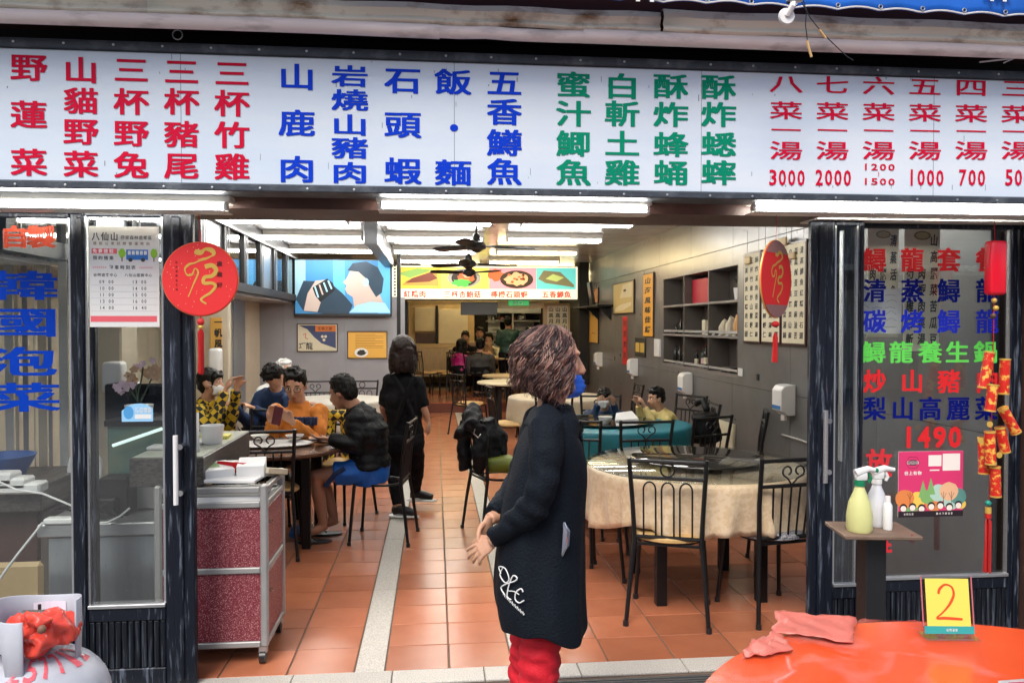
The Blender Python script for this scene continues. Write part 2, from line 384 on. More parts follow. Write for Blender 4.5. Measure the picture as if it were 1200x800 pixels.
# right wall clad in grey panels with dark joints
wr = struct(MB().box((XR + .3, 3.7, -.05), (XR + .45, YE + 5.2, CZ + .1)).build('right_wall', m_dark, smooth=False))
_n0, _n1 = PX(864, 400, XR - .006), PX(777, 400, XR - .006)
NICHE = (_n0.y - .012, _n1.y + .012, PX(864, 441, XR - .006).z - .012, PX(864, 309, XR - .006).z + .012)
yy = 3.72; widths = [1.02, 1.22, 1.22, 1.22, 1.22, 1.22, 1.22, 1.22, 1.22]
for wd in widths:
    for (z0, z1) in ((0, 1.045), (1.05, 2.335), (2.34, CZ)):
        q = MB(); a0, a1 = yy + .002, yy + wd - .002; c0, c1, e0, e1 = NICHE
        if a1 <= c0 or a0 >= c1 or z1 <= e0 or z0 >= e1: q.bev((XR - .004, a0, z0), (XR + .008, a1, z1), .0015)
        else:
            if a0 < c0: q.box((XR - .004, a0, z0), (XR + .008, c0, z1))
            if a1 > c1: q.box((XR - .004, c1, z0), (XR + .008, a1, z1))
            b0, b1 = max(a0, c0), min(a1, c1)
            if z0 < e0: q.box((XR - .004, b0, z0), (XR + .008, b1, e0))
            if z1 > e1: q.box((XR - .004, b0, e1), (XR + .008, b1, z1))
        q.build('wall_panel', m_wallp, wr)
    yy += wd
# left wall
wl = struct(MB().box((XL - .2, 3.7, -.05), (XL, 19.6, CZ + .1)).build('left_wall', m_cream, smooth=False))
MB().box((XL + .001, 9.55, .1), (XL + .05, 10.9, 2.1)).build('door_frame', m_alum_d, wl)
MB().box((XL + .05, 9.63, .12), (XL + .06, 10.2, 2.03)).build('door_panel', m_steel, wl)
MB().box((XL + .05, 10.25, .12), (XL + .06, 10.82, 2.03)).build('door_panel', m_steel, wl)
MB().box((XL + .062, 10.0, 1.3), (XL + .066, 10.1, 1.95)).build('door_notice', m_yellow, wl)
# partition that carries the television
pw = struct(MB().box((XL, 12.0, 0), (-.58, 12.12, 2.03)).build('partition_wall', m_wallg, smooth=False))
for k in range(2): MB().bev((XL + .35 + k * .9, 11.990, .0), (XL + .35 + k * .9 + .895, 12.001, 2.02), .002).build('wall_panel', m_wallg, pw)
MB().box((-.575, 11.98, 0), (-.52, 12.14, CZ)).build('partition_post', m_blackm, pw, smooth=False)
# window band under the ceiling on the left
wb = thing('window_band', 'row of dark framed windows under the ceiling on the left wall', 'window', (-2.1, 8, 2.0))
MB().box((-2.12, 3.95, 2.60), (-2.04, 11.98, CZ - .01)).build('head_rail', m_blackm, wb, smooth=False)
MB().box((-2.12, 3.95, 1.96), (-2.04, 11.98, 2.05)).build('sill_rail', m_blackm, wb, smooth=False)
MB().box((-2.045, 3.95, 2.575), (-2.03, 11.98, 2.598)).build('trim', m_alum_d, wb, smooth=False)
for k in range(11):
    yy = 4.0 + k * .79
    MB().box((-2.10, yy, 2.05), (-2.05, yy + .10, 2.6)).build('mullion', m_blackm, wb, smooth=False)
    MB().box((-2.045, yy + .102, 2.05), (-2.035, yy + .115, 2.575)).build('trim', m_alum_d, wb, smooth=False)
    MB().box((-2.085, yy + .10, 2.05), (-2.078, yy + .79, 2.6)).build('pane', m_steel if k % 3 == 1 else glassmat('mirror_glass%d' % k, (.5, .6, .65), .02, .6, .35), wb, smooth=False)
MB().box((XL, 3.95, 1.93), (-2.13, 11.98, 1.955)).build('soffit', m_ceil, wb, smooth=False)
# back room
bw = struct(MB().box((XL, 19.5, .1), (XR + .6, 19.6, CZ + .1)).build('back_wall', m_creamd, smooth=False))
struct(MB().box((-1.5, 14.5, .18), (-1.4, 19.5, CZ)).build('back_room_side_wall', m_creamd, smooth=False))

# ---------------------------------------------------------------- shop front
fx = lambda u, Y=3.6: P(u, 400, Y).x
fz = lambda v, Y=3.6, u=600: P(u, v, Y).z
front = struct(MB().box((-9, 3.72, 2.30), (9, 3.92, 3.9)).build('front_wall', m_dark, smooth=False))
MB().box((-9, 3.72, -.05), (-2.62, 3.9, 2.30)).box((3.0, 3.72, -.05), (9, 3.9, 2.30)).build('side_pier', m_dark, front, smooth=False)
beam = struct(MB().box((-3.2, 3.50, 2.105), (3.4, 3.9, 2.17)).build('door_lintel', m_brown, smooth=False))
MB().box((-3.2, 3.49, 2.175), (3.4, 3.88, 2.31)).build('lintel_face', m_brown, beam, smooth=False)
MB().box((-3.2, 3.52, 2.096), (fx(228), 3.7, 2.104)).box((fx(948), 3.52, 2.096), (3.3, 3.7, 2.104))  .build('track_cover', m_fixt, beam, smooth=False)

def stile(mb, x0, x1, y0, y1, z0=0.01, z1=2.094):
    mb.bev((x0, y0, z0), (x1, y1, z1), .006)
    mb.bev((x0 + (x1 - x0) * .3, y0 - .012, z0 + .02), (x0 + (x1 - x0) * .62, y0 + .002, z1 - .02), .005)
def flutes(x0, x1, y, z0, z1, parent):
    n = int((x1 - x0) / .026); g = (x1 - x0) / n
    MB().box((x0, y + .012, z0), (x1, y + .03, z1)).build('lower_backing', m_paint2, parent, smooth=False)
    for i in range(n): MB().bev((x0 + i * g + .002, y, z0), (x0 + (i + 1) * g - .003, y + .0115, z1), .004).build('flute_slat', m_paint2, parent)
def door(name, label, x0, x1, y, sl, sr, zr, handle=None, extra=None):
    d = thing(name, label, 'sliding door', ((x0 + x1) / 2, y, 0))
    if sl: a = MB(); stile(a, x0, x0 + sl, y - .02, y + .02); a.build('stile', m_paint, d)
    if sr: a = MB(); stile(a, x1 - sr, x1, y - .02, y + .02); a.build('stile', m_paint, d)
    g0, g1 = x0 + sl, x1 - sr
    MB().bev((g0, y - .02, zr - .075), (g1, y + .018, zr - .018), .004).build('middle_rail', m_paint, d)
    MB().bev((g0, y - .028, zr - .016), (g1, y + .0, zr), .002).build('glazing_bead', m_alum, d)
    MB().bev((g0, y - .02, 2.072), (g1, y + .02, 2.093), .004).build('top_rail', m_paint, d)
    MB().bev((g0, y - .02, .01), (g1, y + .02, .09), .004).build('bottom_rail', m_paint, d)
    for xx in (g0, g1 - .008): MB().box((xx, y - .014, zr), (xx + .008, y + .005, 2.072)).build('glazing_bead', m_alum, d, smooth=False)
    MB().box((g0 + .002, y - .003, zr), (g1 - .002, y + .003, 2.072)).build('pane', m_glass, d, smooth=False)
    flutes(g0, g1, y - .016, .09, zr - .077, d)
    if handle:
        hx, v0, v1 = handle; z1, z0 = fz(v0), fz(v1)
        h = MB().tube([(hx, y - .075, z0 - .02), (hx, y - .075, z1 + .02)], .011, 10)
        h.build('handle', m_whitep if hx < 0 else m_alum, d)
        for z in (z0 + .03, z1 - .03): MB().tube([(hx + .018, y - .02, z), (hx + .018, y - .078, z)], .013, 10).build('handle_stud', m_chrome, d)
    return d
zl = fz(705, 3.6, 150); zr_ = fz(676, 3.6, 1100)
dA = door('sliding_door', 'worn navy framed glass door with large blue lettering at far left', -2.5, fx(113, 3.66), 3.66, .07, fx(113, 3.66) - fx(85, 3.66), zl)
dB = door('sliding_door', 'narrow worn navy glass door with a bus timetable taped inside', fx(100), fx(229), 3.59, .012, fx(229) - fx(194), zl, (fx(212), 507, 573))
dC = door('sliding_door', 'open dark door leaf stacked edge-on beside the right entrance post', fx(948, 3.58), fx(1010, 3.58), 3.58, fx(976, 3.58) - fx(948, 3.58), .03, zr_, (fx(957), 487, 563))
dD = door('sliding_door', 'worn navy glass door with coloured menu lettering at right', fx(978, 3.65), fx(1200, 3.65), 3.65, fx(1003, 3.65) - fx(978, 3.65), fx(1200, 3.65) - fx(1181, 3.65), zr_)
pp = tag(MB().bev((fx(1203, 3.6), 3.5, 0), (fx(1203, 3.6) + .16, 3.72, 2.094), .006).build('door_post', m_brown), 'brown painted steel post at the right edge of the shopfront', 'post')
MB().box((fx(983, 3.6), 3.57, .95), (fx(983, 3.6) + .006, 3.6, 2.05)).build('glazing_bead', m_alum, dC, smooth=False)

# ---- big menu sign
YSG = 3.30
A_, B_, = P(-60, 48, YSG), P(-60, 217, YSG)
def zs(u, v): return P(u, v, YSG).z
ztop = (zs(0, 49) + zs(1200, 82)) / 2; zbot = (zs(0, 227) + zs(1200, 234)) / 2
sign = thing('menu_sign', 'long white menu sign board with red blue and green dish names over the entrance', 'sign', (0, YSG, zbot))
xs0, xs1 = P(-70, 200, YSG).x, P(1280, 200, YSG).x
MB().bev((xs0, YSG, zbot + .03), (xs1, YSG + .1, ztop - .035), .004).build('panel', m_sign, sign)
MB().bev((xs0 - .03, YSG - .02, ztop - .034), (xs1 + .03, YSG + .13, ztop), .004).build('frame_rail', m_signfr, sign)
MB().bev((xs0 - .03, YSG - .02, zbot), (xs1 + .03, YSG + .13, zbot + .029), .004).build('frame_rail', m_signfr, sign)
for u in (208, 611): 
    c = P(u, 41, YSG - .03); MB().tube([c + V((.019 * math.cos(a), 0, .019 * math.sin(a))) for a in [i * math.pi / 8 for i in range(17)]], .0025, 6, cap=False).build('hanging_eye', m_alum, sign)
m_grime = M('sign_seam_grime', (.30, .34, .38), .6, var=.4, vs=20)
for xx in (xs0 + .05, -1.02, .08, 1.14, 2.2): MB().box((xx, YSG - .0006, zbot + .031), (xx + .0025, YSG + .001, ztop - .036)).build('panel_seam', m_grime, sign, smooth=False)
rs = random.Random(12); q = MB()
for k in range(70):
    xx = rs.uniform(xs0, xs1); zz = ztop - .04 - abs(rs.gauss(0, .12)) if k % 2 else zbot + .035 + abs(rs.gauss(0, .05)); zz = min(max(zz, zbot + .06), ztop - .05); L_ = rs.uniform(.004, .03)
    q.box((xx, YSG - .0008, zz), (xx + rs.uniform(.0015, .004), YSG, zz + L_))
o_ = q.build('scuff_marks', m_grime, sign, smooth=False); o_['kind'] = 'stuff'
for k in range(26):
    xx = xs0 + .1 + (xs1 - xs0 - .2) * k / 25
    for zz in (zbot + .013, ztop - .017): MB().lathe([(0, -.003), (.005, -.002), (.0055, 0), (0, .001)], (xx, YSG - .021, zz), 8, axis='y').build('rivet', m_alum, sign)
SP = PL((0, YSG - .001, 0))
def ut(s_, uc, vs_, wpx, hpx, mat, bold=.0, heavy=.026, name='lettering', u_sh=0):
    """write a column of characters centred at measured places"""
    for i, (ch, v) in enumerate(zip(s_, vs_)):
        mb = MB(); c = P(uc + u_sh * i, v, YSG); m1 = (P(uc + 1, v, YSG) - P(uc, v, YSG)).x; mz = abs((P(uc, v + 1, YSG) - P(uc, v, YSG)).z)
        put(mb, SP, ch, c.x, c.z, wpx * m1, hpx * mz, bold, .0015, heavy=heavy)
        mb.build('character', mat, sign, smooth=False)
r4 = (88, 122, 155, 192)
ut('野蓮菜', 34, (80, 135, 191), 42, 32, m_red)
ut('山貓野菜', 95, (83, 119, 155, 193), 40, 31, m_red)
ut('三杯野兔', 154, (83, 120, 157, 194), 40, 31, m_red)
ut('三杯豬尾', 213, (85, 120, 158, 195), 40, 31, m_red)
ut('三杯竹雞', 272, (87, 122, 159, 196), 40, 31, m_red)
ut('山鹿肉', 348, (91, 145, 199), 42, 31, m_blue)
ut('岩燒山豬肉', 410, (90, 118, 147, 174, 203), 42, 25, m_blue)
ut('石頭蝦', 472, (95, 147, 201), 42, 31, m_blue)
ut('飯麵', 531, (97, 203), 42, 30, m_blue)
ut('五香鱒魚', 591, (98, 132, 168, 202), 40, 31, m_blue)
c = P(532, 150, YSG); dm = MB(); SP.oval(dm, c.x, c.z, .017, .015, .0015); dm.build('dot', m_blue, sign, smooth=False)
ut('蜜汁鯽魚', 672, (100, 134, 169, 203), 40, 30, m_green)
ut('白斬土雞', 729, (102, 134, 169, 203), 40, 30, m_green)
ut('酥炸蜂蛹', 786, (102, 135, 170, 203), 40, 29, m_green)
ut('酥炸蟋蟀', 842, (103, 135, 170, 203), 40, 29, m_green)
for i, (n_, pr) in enumerate(zip('八七六五四三', ('3000', '2000', '', '1000', '700', '500'))):
    u = 921 + i * 54.2; ut(n_ + '菜', u, (99 + i * 1.1, 130 + i * .9), 38, 21, m_red, heavy=.012)
    ut('一', u, (153 + i * .4,), 36, 20, m_red, heavy=.0)
    ut('湯', u, (177,), 38, 22, m_red, heavy=.012)
    def digits(st, uc, v, wp, hp, stp):
        c = P(uc, v, YSG); m1 = (P(uc + 1, v, YSG) - P(uc, v, YSG)).x
        for i_, ch in enumerate(st):
            mb = MB(); put(mb, SP, ch, c.x + stp * m1 * (i_ - (len(st) - 1) / 2), c.z, wp * m1, hp * m1, .004, .0015, heavy=.03)
            mb.build('numeral', m_red, sign, smooth=False)
    if pr: digits(pr, u + 1, 208.5, 8, 17, 11)
    else: digits('1200', u, 196, 7, 7, 10); digits('1500', u, 213, 7, 7, 10); digits('1', u, 204, 2, 5, 4)

# ---- gutter, fascia, awning over the sign
def strip3(name, label, cat, u0v, u1v, Y, mat, h_px, depth=.05, kind=None):
    (u0, v0), (u1, v1) = u0v, u1v; a = P(u0, v0, Y); b = P(u1, v1, Y); return a, b
z_pipe = (P(0, 26, 3.18).z + P(1200, 55, 3.18).z) / 2
x0, x1 = -3.2, 3.6
pg = thing('rain_pipe', 'long weathered grey pipe running above the menu sign', 'pipe', (0, 3.18, z_pipe))
for i, (a, b, r_) in enumerate(((x0, .02, .028), (.0, .62, .025), (.6, x1, .029))):
    MB().tube([(a + (b - a) * t / 6, 3.18, z_pipe + random.uniform(-.003, .003)) for t in range(7)], r_, 14).build('pipe_length', m_gutter, pg)
z_f = z_pipe + .022
fb = thing('fascia_board', 'rust stained white fascia strip under the blue awning', 'fascia', (0, 3.2, z_f))
for i, (a, b, dz) in enumerate(((x0, -1.1, .0), (-1.1, .92, .004), (.93, x1, .012))):
    q = MB(); n = 16
    prof = [(.0, 0), (-.012, .012), (.0, .03), (-.016, .055), (-.004, .078 + dz), (.02, .082 + dz)]
    vs = []; fs = []
    for k in range(n + 1):
        xx = a + (b - a) * k / n; wv = .004 * math.sin(k * 1.7 + i)
        for (py, pz) in prof: vs.append((xx, 3.17 + py + wv * .5 - (.0 if i < 2 else .012), z_f + pz + wv))
    m_ = len(prof)
    for k in range(n):
        for j in range(m_ - 1): fs.append((k * m_ + j, (k + 1) * m_ + j, (k + 1) * m_ + j + 1, k * m_ + j + 1))
    q.add(vs, fs); o = q.build('board_length', m_rust, fb); s_ = o.modifiers.new('s', 'SOLIDIFY'); s_.thickness = .004
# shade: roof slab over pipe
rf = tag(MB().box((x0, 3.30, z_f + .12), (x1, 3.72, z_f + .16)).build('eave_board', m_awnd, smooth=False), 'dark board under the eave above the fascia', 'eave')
# blue tarpaulin with eyelets and scalloped hem
aw = thing('awning', 'blue tarpaulin awning with lashed eyelets along its scalloped hem', 'awning', (1.2, 3.05, z_f + .08))
q = MB(); xa, xb = P(395, 10, 3.05).x, 3.6; n = 160; vs = []; fs = []; eye = []
seg = (xb - xa) / 22
for k in range(n + 1):
    xx = xa + (xb - xa) * k / n; t = ((xx - xa) / seg) % 1
    zb = z_f + .072 - .017 * math.sin(math.pi * t) ** .8 * 0 + .012 * abs(math.sin(math.pi * t)) + .004 * noise.noise((xx * 3, 0, 0))
    for (dy, dz) in ((0, 0), (-.003, .03), (.0, .08), (.01, .16), (.03, .3)):
        wv = .012 * noise.noise((xx * 2.2, dz * 9, 1)) ; vs.append((xx, 3.05 + dy + wv, zb + dz))
for k in range(n):
    for j in range(4): fs.append((k * 5 + j, (k + 1) * 5 + j, (k + 1) * 5 + j + 1, k * 5 + j + 1))
q.add(vs, fs); o = q.build('sheet', m_awn, aw); so = o.modifiers.new('s', 'SOLIDIFY'); so.thickness = .003
q = MB()
for k in range(n): 
    a = V(vs[k * 5]); b = V(vs[(k + 1) * 5]); q.tube([a + V((0, -.003, .004)), b + V((0, -.003, .004))], .0035, 5, cap=False)
q.build('hem', m_white, aw)
for k in range(1, 22):
    xx = xa + seg * k; c = V((xx, 3.043, z_f + .090))
    MB().tube([c + V((.008 * math.cos(a), 0, .008 * math.sin(a))) for a in [i * math.pi / 5 for i in range(11)]], .0022, 5, cap=False).build('eyelet', m_alum_d, aw)
    MB().tube([c + V((0, -.004, 0)), c + V((.004, .02, .01)), c + V((.0, .07, .02))], .002, 5).build('lashing', m_blackp, aw)
a_ = P(745, 1, 3.04); b_ = P(880, 2, 3.04)
q = MB(); pl = PL((0, 3.03, 0))
for cx in (P(756, -6, 3.03), P(1170, -6, 3.03)): q = MB(); put(q, pl, '林', cx.x, cx.z + .02, .12, .1, l=.002, heavy=.02); q.build('character', m_white, aw, smooth=False)
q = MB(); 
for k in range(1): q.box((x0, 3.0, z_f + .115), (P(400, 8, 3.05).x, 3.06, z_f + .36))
q.box((x0, 3.19, z_f + .07), (x1, 3.21, z_f + .34)); tag(q.build('roof_edge_and_shade_strip', m_awnd, smooth=False), 'dark roof edge beyond the blue awning, plus a dark strip as shade behind its hem', 'roof edge')  # full-width dark strip stands for the shade between hem and fascia
# bulb socket bracket and loose wires at upper right
bk = thing('lamp_socket', 'white ceramic lamp socket clipped on the fascia at upper right', 'lamp', P(921, 20, 2.98))
b0 = P(921, 20, 2.98); MB().lathe([(.001, -.012), (.03, -.012), (.033, -.004), (.026, .004), (.0, .006)], b0, 20, axis='y').build('socket', m_whitep, bk)
MB().tube([b0 + V((0, -.01, 0)), b0 + V((.012, -.03, .03)), b0 + V((.02, -.02, .055))], .012, 10).build('stem', m_whitep, bk)
MB().tube([b0 + V((.0, -.02, .06)), b0 + V((.05, -.02, .07))], .02, 12).build('lamp_cap', m_chrome, bk)
wi = thing('loose_wires', 'two thin black wires with taped joints dangling before the pipe', 'wire', P(944, 40, 2.99))
def wire(pts, Y, mat, parent, r=.0022, nm='wire'):
    return MB().tube([P(u, v, Y) for u, v in pts], r, 6).build(nm, mat, parent)
wire([(941, 0), (945, 12), (944, 30), (946, 46), (950, 64)], 2.99, m_blackp, wi)
wire([(938, 0), (950, 22), (963, 38), (975, 50), (992, 66), (1000, 71)], 2.985, m_blackp, wi)
wire([(946, 48), (948, 57), (951, 67)], 2.98, m_yelseat, wi, .0055, 'taped_joint'); wire([(960, 35), (968, 45)], 2.98, m_yelseat, wi, .005, 'taped_joint')
w2 = thing('white_cables', 'two pale cables emerging over the right end of the menu sign', 'cable', P(1180, 70, 3.2))
wire([(1148, 73), (1165, 71), (1185, 69), (1215, 60)], 3.26, m_white, w2, .0035, 'cable'); wire([(1176, 74), (1192, 67), (1215, 62)], 3.255, m_white, w2, .0028, 'cable')

# ---- fluorescent fixtures under the sign
def batten(u0, u1, v, Y, label, mat=m_tube, rows=1):
    a, b = P(u0, v, Y), P(u1, v, Y); z = (a.z + b.z) / 2; c = V(((a.x + b.x) / 2, Y, z))
    f = thing('fluorescent_fixture', label, 'lamp', c, 'fluorescent lamps on the shopfront')
    x0, x1 = a.x, b.x
    MB().bev((x0, Y - .03, z + .012), (x1, Y + .05, z + .045), .004).build('batten', m_fixt, f)
    MB().box((x0 + .02, Y - .045, z - .026), (x1 - .02, Y - .032, z - .020)).box((x0 + .01, Y - .034, z - .028), (x1 - .01, Y + .052, z - .024)).build('reflector', m_fixt, f, smooth=False)
    MB().tube([(x0 + .03, Y - .02, z - .004), (x1 - .03, Y - .02, z - .004)], .0145, 12).build('tube', mat, f)
    for xx in (x0 + .012, x1 - .028): MB().bev((xx, Y - .038, z - .02), (xx + .016, Y + .0, z + .012), .003).build('socket', m_whitep, f)
    return f
batten(-62, 272, 240, 3.42, 'lit white fluorescent batten at the left end under the sign')
batten(441, 762, 243, 3.42, 'lit white fluorescent batten over the middle of the entrance')
batten(876, 1215, 246, 3.42, 'lit warm fluorescent batten at the right end under the sign')
m_cab0 = M('grey_duct_paint', (.10, .105, .115), .35, vs=4, bump=.1)
# ---------------------------------------------------------------- ceiling lamps
FCH = []
def ceiling_fixture(x, y, warm=False, label='', one=False):
    z = 2.64; f = thing('ceiling_lamp', label, 'lamp', (x, y, z), 'fluorescent lamps on the ceiling')
    m = m_tubew if warm else m_tube
    MB().bev((x - .60, y - .09, z + .03), (x + .60, y + .09, CZ - .006), .006).build('batten', m_fixt, f)
    for dy in (-.055, .055):
        MB().tube([(x - .57, y + dy, z + .008), (x + .57, y + dy, z + .008)], .0145, 10).build('tube', m, f)
    for sx in (-1, 1): MB().bev((x + sx * .585 - .012, y - .085, z - .01), (x + sx * .585 + .012, y + .085, z + .03), .004).build('end_socket', m_whitep, f)
cn = ('left', 'middle', 'right'); 
for ci, cx in enumerate((-1.47, 0.0, 1.48)):
    for ri, cy in enumerate((5.0, 6.6, 8.15, 9.7, 11.4, 13.1)):  # the two nearest rows are out of view, added for their light
        if ci == 0 and ri == 5: continue
        rn = ('nearest the entrance, unseen and added for light', 'second from the entrance, unseen and added for light', 'third from the entrance', 'fourth from the entrance', 'fifth from the entrance', 'farthest before the picture menu')[ri]
        ceiling_fixture(cx, cy, ci == 2 and ri >= 4, 'twin tube %s lamp in the %s row of the ceiling, %s' % ('yellow' if ci == 2 and ri >= 4 else 'white', cn[ci], rn))
for i, (x, y) in enumerate(((.3, 15.6), (2.2, 15.6), (.6, 17.8), (2.2, 17.8))):
    ceiling_fixture(x, y, True, 'warm ceiling lamp in the raised back room, ' + ('front left', 'front right', 'rear left', 'rear right')[i])
# ceiling fans
def fan(u, v, Y, a0, label):
    c = P(u, v, Y); f = thing('ceiling_fan', label, 'ceiling fan', c, 'black ceiling fans')
    MB().lathe([(.0, -.07), (.035, -.068), (.06, -.045), (.10, -.03), (.105, .0), (.09, .03), (.05, .05), (.035, .11), (.016, .13), (.0, .131)], c, 20).build('motor', m_blackm, f)
    MB().tube([c + V((0, 0, .12)), (c.x, c.y, CZ - .03)], .011, 8).build('down_rod', m_blackm, f)
    MB().lathe([(.0, -.02), (.03, -.02), (.05, .0), (.055, .028), (0, .03)], (c.x, c.y, CZ - .035), 16).build('canopy', m_blackm, f)
    for k in range(3):
        a = a0 + k * 2 * math.pi / 3; d = V((math.cos(a), math.sin(a), 0)); n = V((-d.y, d.x, 0))
        q = MB(); vs = []
        for t, w0 in ((.09, .02), (.18, .055), (.35, .07), (.55, .065), (.62, .04)):
            for s_ in (-1, 1): vs.append(c + d * t + n * (s_ * w0) + V((0, 0, s_ * w0 * .28)))
        q.add(vs, [(2 * i, 2 * i + 2, 2 * i + 3, 2 * i + 1) for i in range(4)]); o = q.build('blade', m_blackm, f)
        m_ = o.modifiers.new('s', 'SOLIDIFY'); m_.thickness = .008
fan(558, 288, 8.0, R(12), 'black ceiling fan nearest the entrance')
fan(549, 309, 10.3, R(20), 'black ceiling fan in the middle of the row of three')
fan(550, 319, 12.2, R(75), 'black ceiling fan farthest from the entrance')
tag(MB().bev((-.76, 8.6, 2.47), (-.62, 11.9, CZ - .01), .01).build('ceiling_duct', m_cab0, smooth=False), 'dark boxed duct running along the ceiling beside the left lamps', 'duct')

# ---------------------------------------------------------------- television
tvY = 11.86; a = P(344, 303, tvY); b = P(459, 371, tvY)
tv = thing('television', 'large wall television showing a person drinking from a dark can', 'television', ((a.x + b.x) / 2, tvY, b.z))
MB().bev((a.x, tvY, b.z), (b.x, tvY + .06, a.z), .008).build('bezel', m_blackp, tv)
pl = PL((a.x, tvY - .001, b.z)); W_, H_ = b.x - a.x, a.z - b.z; E = .16
q = MB(); pl.rect(q, .02, .045, W_ - .02, H_ - .02, .001, 0)
pl.rect(q, W_ * .40, .045, W_ * .52, H_ - .02, .0015, 1); pl.rect(q, W_ * .86, .045, W_ - .02, H_ - .02, .0015, 1)
pl.rect(q, .02, H_ * .3, W_ * .12, H_ - .02, .0015, 5)
pl.poly(q, [(.30 * W_, .045), (.56 * W_, .045), (.60 * W_, .2 * H_), (.5 * W_, .4 * H_), (.36 * W_, .6 * H_), (.1 * W_, .62 * H_), (.02 * W_, .3 * H_), (.1 * W_, .09 * H_)], .0018, 2)
# head in profile facing left, shoulders
sc = lambda L_: [(x * W_, y * H_) for x, y in L_]
pl.poly(q, sc([(.56, .74), (.535, .66), (.50, .60), (.535, .54), (.52, .48), (.545, .40), (.60, .34), (.62, .10), (.95, .10), (.88, .38), (.90, .62), (.84, .84), (.70, .92), (.59, .86)]), .002, 3)
pl.poly(q, sc([(.545, .80), (.66, .78), (.74, .66), (.78, .50), (.84, .34), (.90, .42), (.92, .66), (.86, .86), (.74, .96), (.60, .93)]), .0024, 2)
pl.poly(q, sc([(.56, .07), (.64, .20), (.78, .26), (.93, .24), (.98, .10), (.98, .07)]), .0026, 4)
pl.oval(q, W_ * .735, H_ * .60, W_ * .03, H_ * .07, .0028, 4)
# hand and can
pl.poly(q, sc([(.10, .10), (.14, .40), (.22, .62), (.33, .64), (.36, .45), (.28, .28), (.24, .08)]), .003, 3)
pl.poly(q, sc([(.19, .50), (.22, .36), (.27, .25), (.42, .46), (.40, .58), (.34, .66)]), .0034, 6)
for k in range(4): pl.line(q, sc([(.215 + k * .045, .52 + k * .035), (.25 + k * .045, .33 + k * .05)]), .016 * W_, .0038, 4 if k != 1 else 3)
tvm = [pm('#3a7fb4', E), pm('#56a6dc', E), pm('#22384a', E), pm('#b9a79d', E), pm('#9fd0ee', E), pm('#90b8cc', E), pm('#101418', E)]
o = q.build('screen_picture', tvm, tv, smooth=False)

# framed notices under the television
def frame(name, label, cat, u0, v0, u1, v1, Y, art, fm=m_framew, t=.012, mats=None, X=None):
    if X is None: a = P(u0, v0, Y); b = P(u1, v1, Y); ux = V((1, 0, 0)); n = V((0, -1, 0))
    else: a = PX(u0, v0, X); b = PX(u1, v1, X); ux = V((0, -1, 0)); n = V((-1, 0, 0))
    zt, zb = (a.z, b.z) if a.z > b.z else (b.z, a.z)
    w_ = abs((b - a).dot(ux)); h_ = zt - zb
    o = V((a.x, a.y, zb)); f = thing(name, label, cat, o + ux * w_ / 2)
    pl = PL(o, ux, (0, 0, 1)); bx = MB()
    for (x0, y0, x1, y1) in ((0, 0, w_, t), (0, h_ - t, w_, h_), (0, t, t, h_ - t), (w_ - t, t, w_, h_ - t)):
        c = [pl.p(x, y, l) for l in (.0, .014) for x, y in ((x0, y0), (x1, y0), (x1, y1), (x0, y1))]
        bx.add(c, [(0, 3, 2, 1), (4, 5, 6, 7), (0, 1, 5, 4), (1, 2, 6, 5), (2, 3, 7, 6), (3, 0, 4, 7)])
    bx.build('frame', fm, f, smooth=False)
    q = MB(); art(q, pl, w_, h_, t); q.build('print', mats, f, smooth=False)
    return f
def art1(q, pl, w_, h_, t):
    pl.rect(q, t, t, w_ - t, h_ - t, .004, 0); S = lambda L_: [(x * w_, y * h_) for x, y in L_]
    pl.poly(q, S([(.05, .93), (.95, .93), (.95, .12), (.60, .30), (.42, .52), (.25, .80)]), .005, 1)
    pl.rect(q, w_ * .45, h_ * .72, w_ * .95, h_ * .93, .006, 2); put(q, pl, '生態之旅', w_ * .55, h_ * .82, w_ * .09, h_ * .12, l=.007, mat=3)
    put(q, pl, '巧龍', w_ * .13, h_ * .2, w_ * .17, h_ * .26, l=.007, mat=3); 
    for x, y in ((.62, .54), (.70, .54), (.66, .42)): pl.oval(q, w_ * x, h_ * y, w_ * .035, h_ * .05, .007, 0)
    pl.line(q, S([(.15, .6), (.22, .66), (.2, .5), (.27, .45)]), .012, .007, 4)
frame('framed_notice', 'framed blue and cream notice hanging under the television', 'picture', 348, 379, 396, 412, 11.985, art1, mats=[m_scroll, pm('#3c4668'), pm('#e07830'), m_ink, pm('#c03030')])
def art2(q, pl, w_, h_, t):
    pl.rect(q, t, t, w_ - t, h_ - t, .004, 0)
    for k in range(9): pl.line(q, [(w_ * .2, h_ * (.88 - k * .06)), (w_ * (.9 if k % 3 else .7), h_ * (.88 - k * .06))], h_ * .014, .005, 1)
    pl.oval(q, w_ * .35, h_ * .22, w_ * .17, h_ * .17, .006, 2); pl.oval(q, w_ * .35, h_ * .22, w_ * .11, h_ * .10, .007, 3, jit=.25)
frame('framed_notice', 'framed orange and yellow notice between the television and the waitress', 'picture', 407, 388, 454, 420, 11.985, art2, mats=[pm('#d9a648'), pm('#8a5a20'), m_white, m_ink])

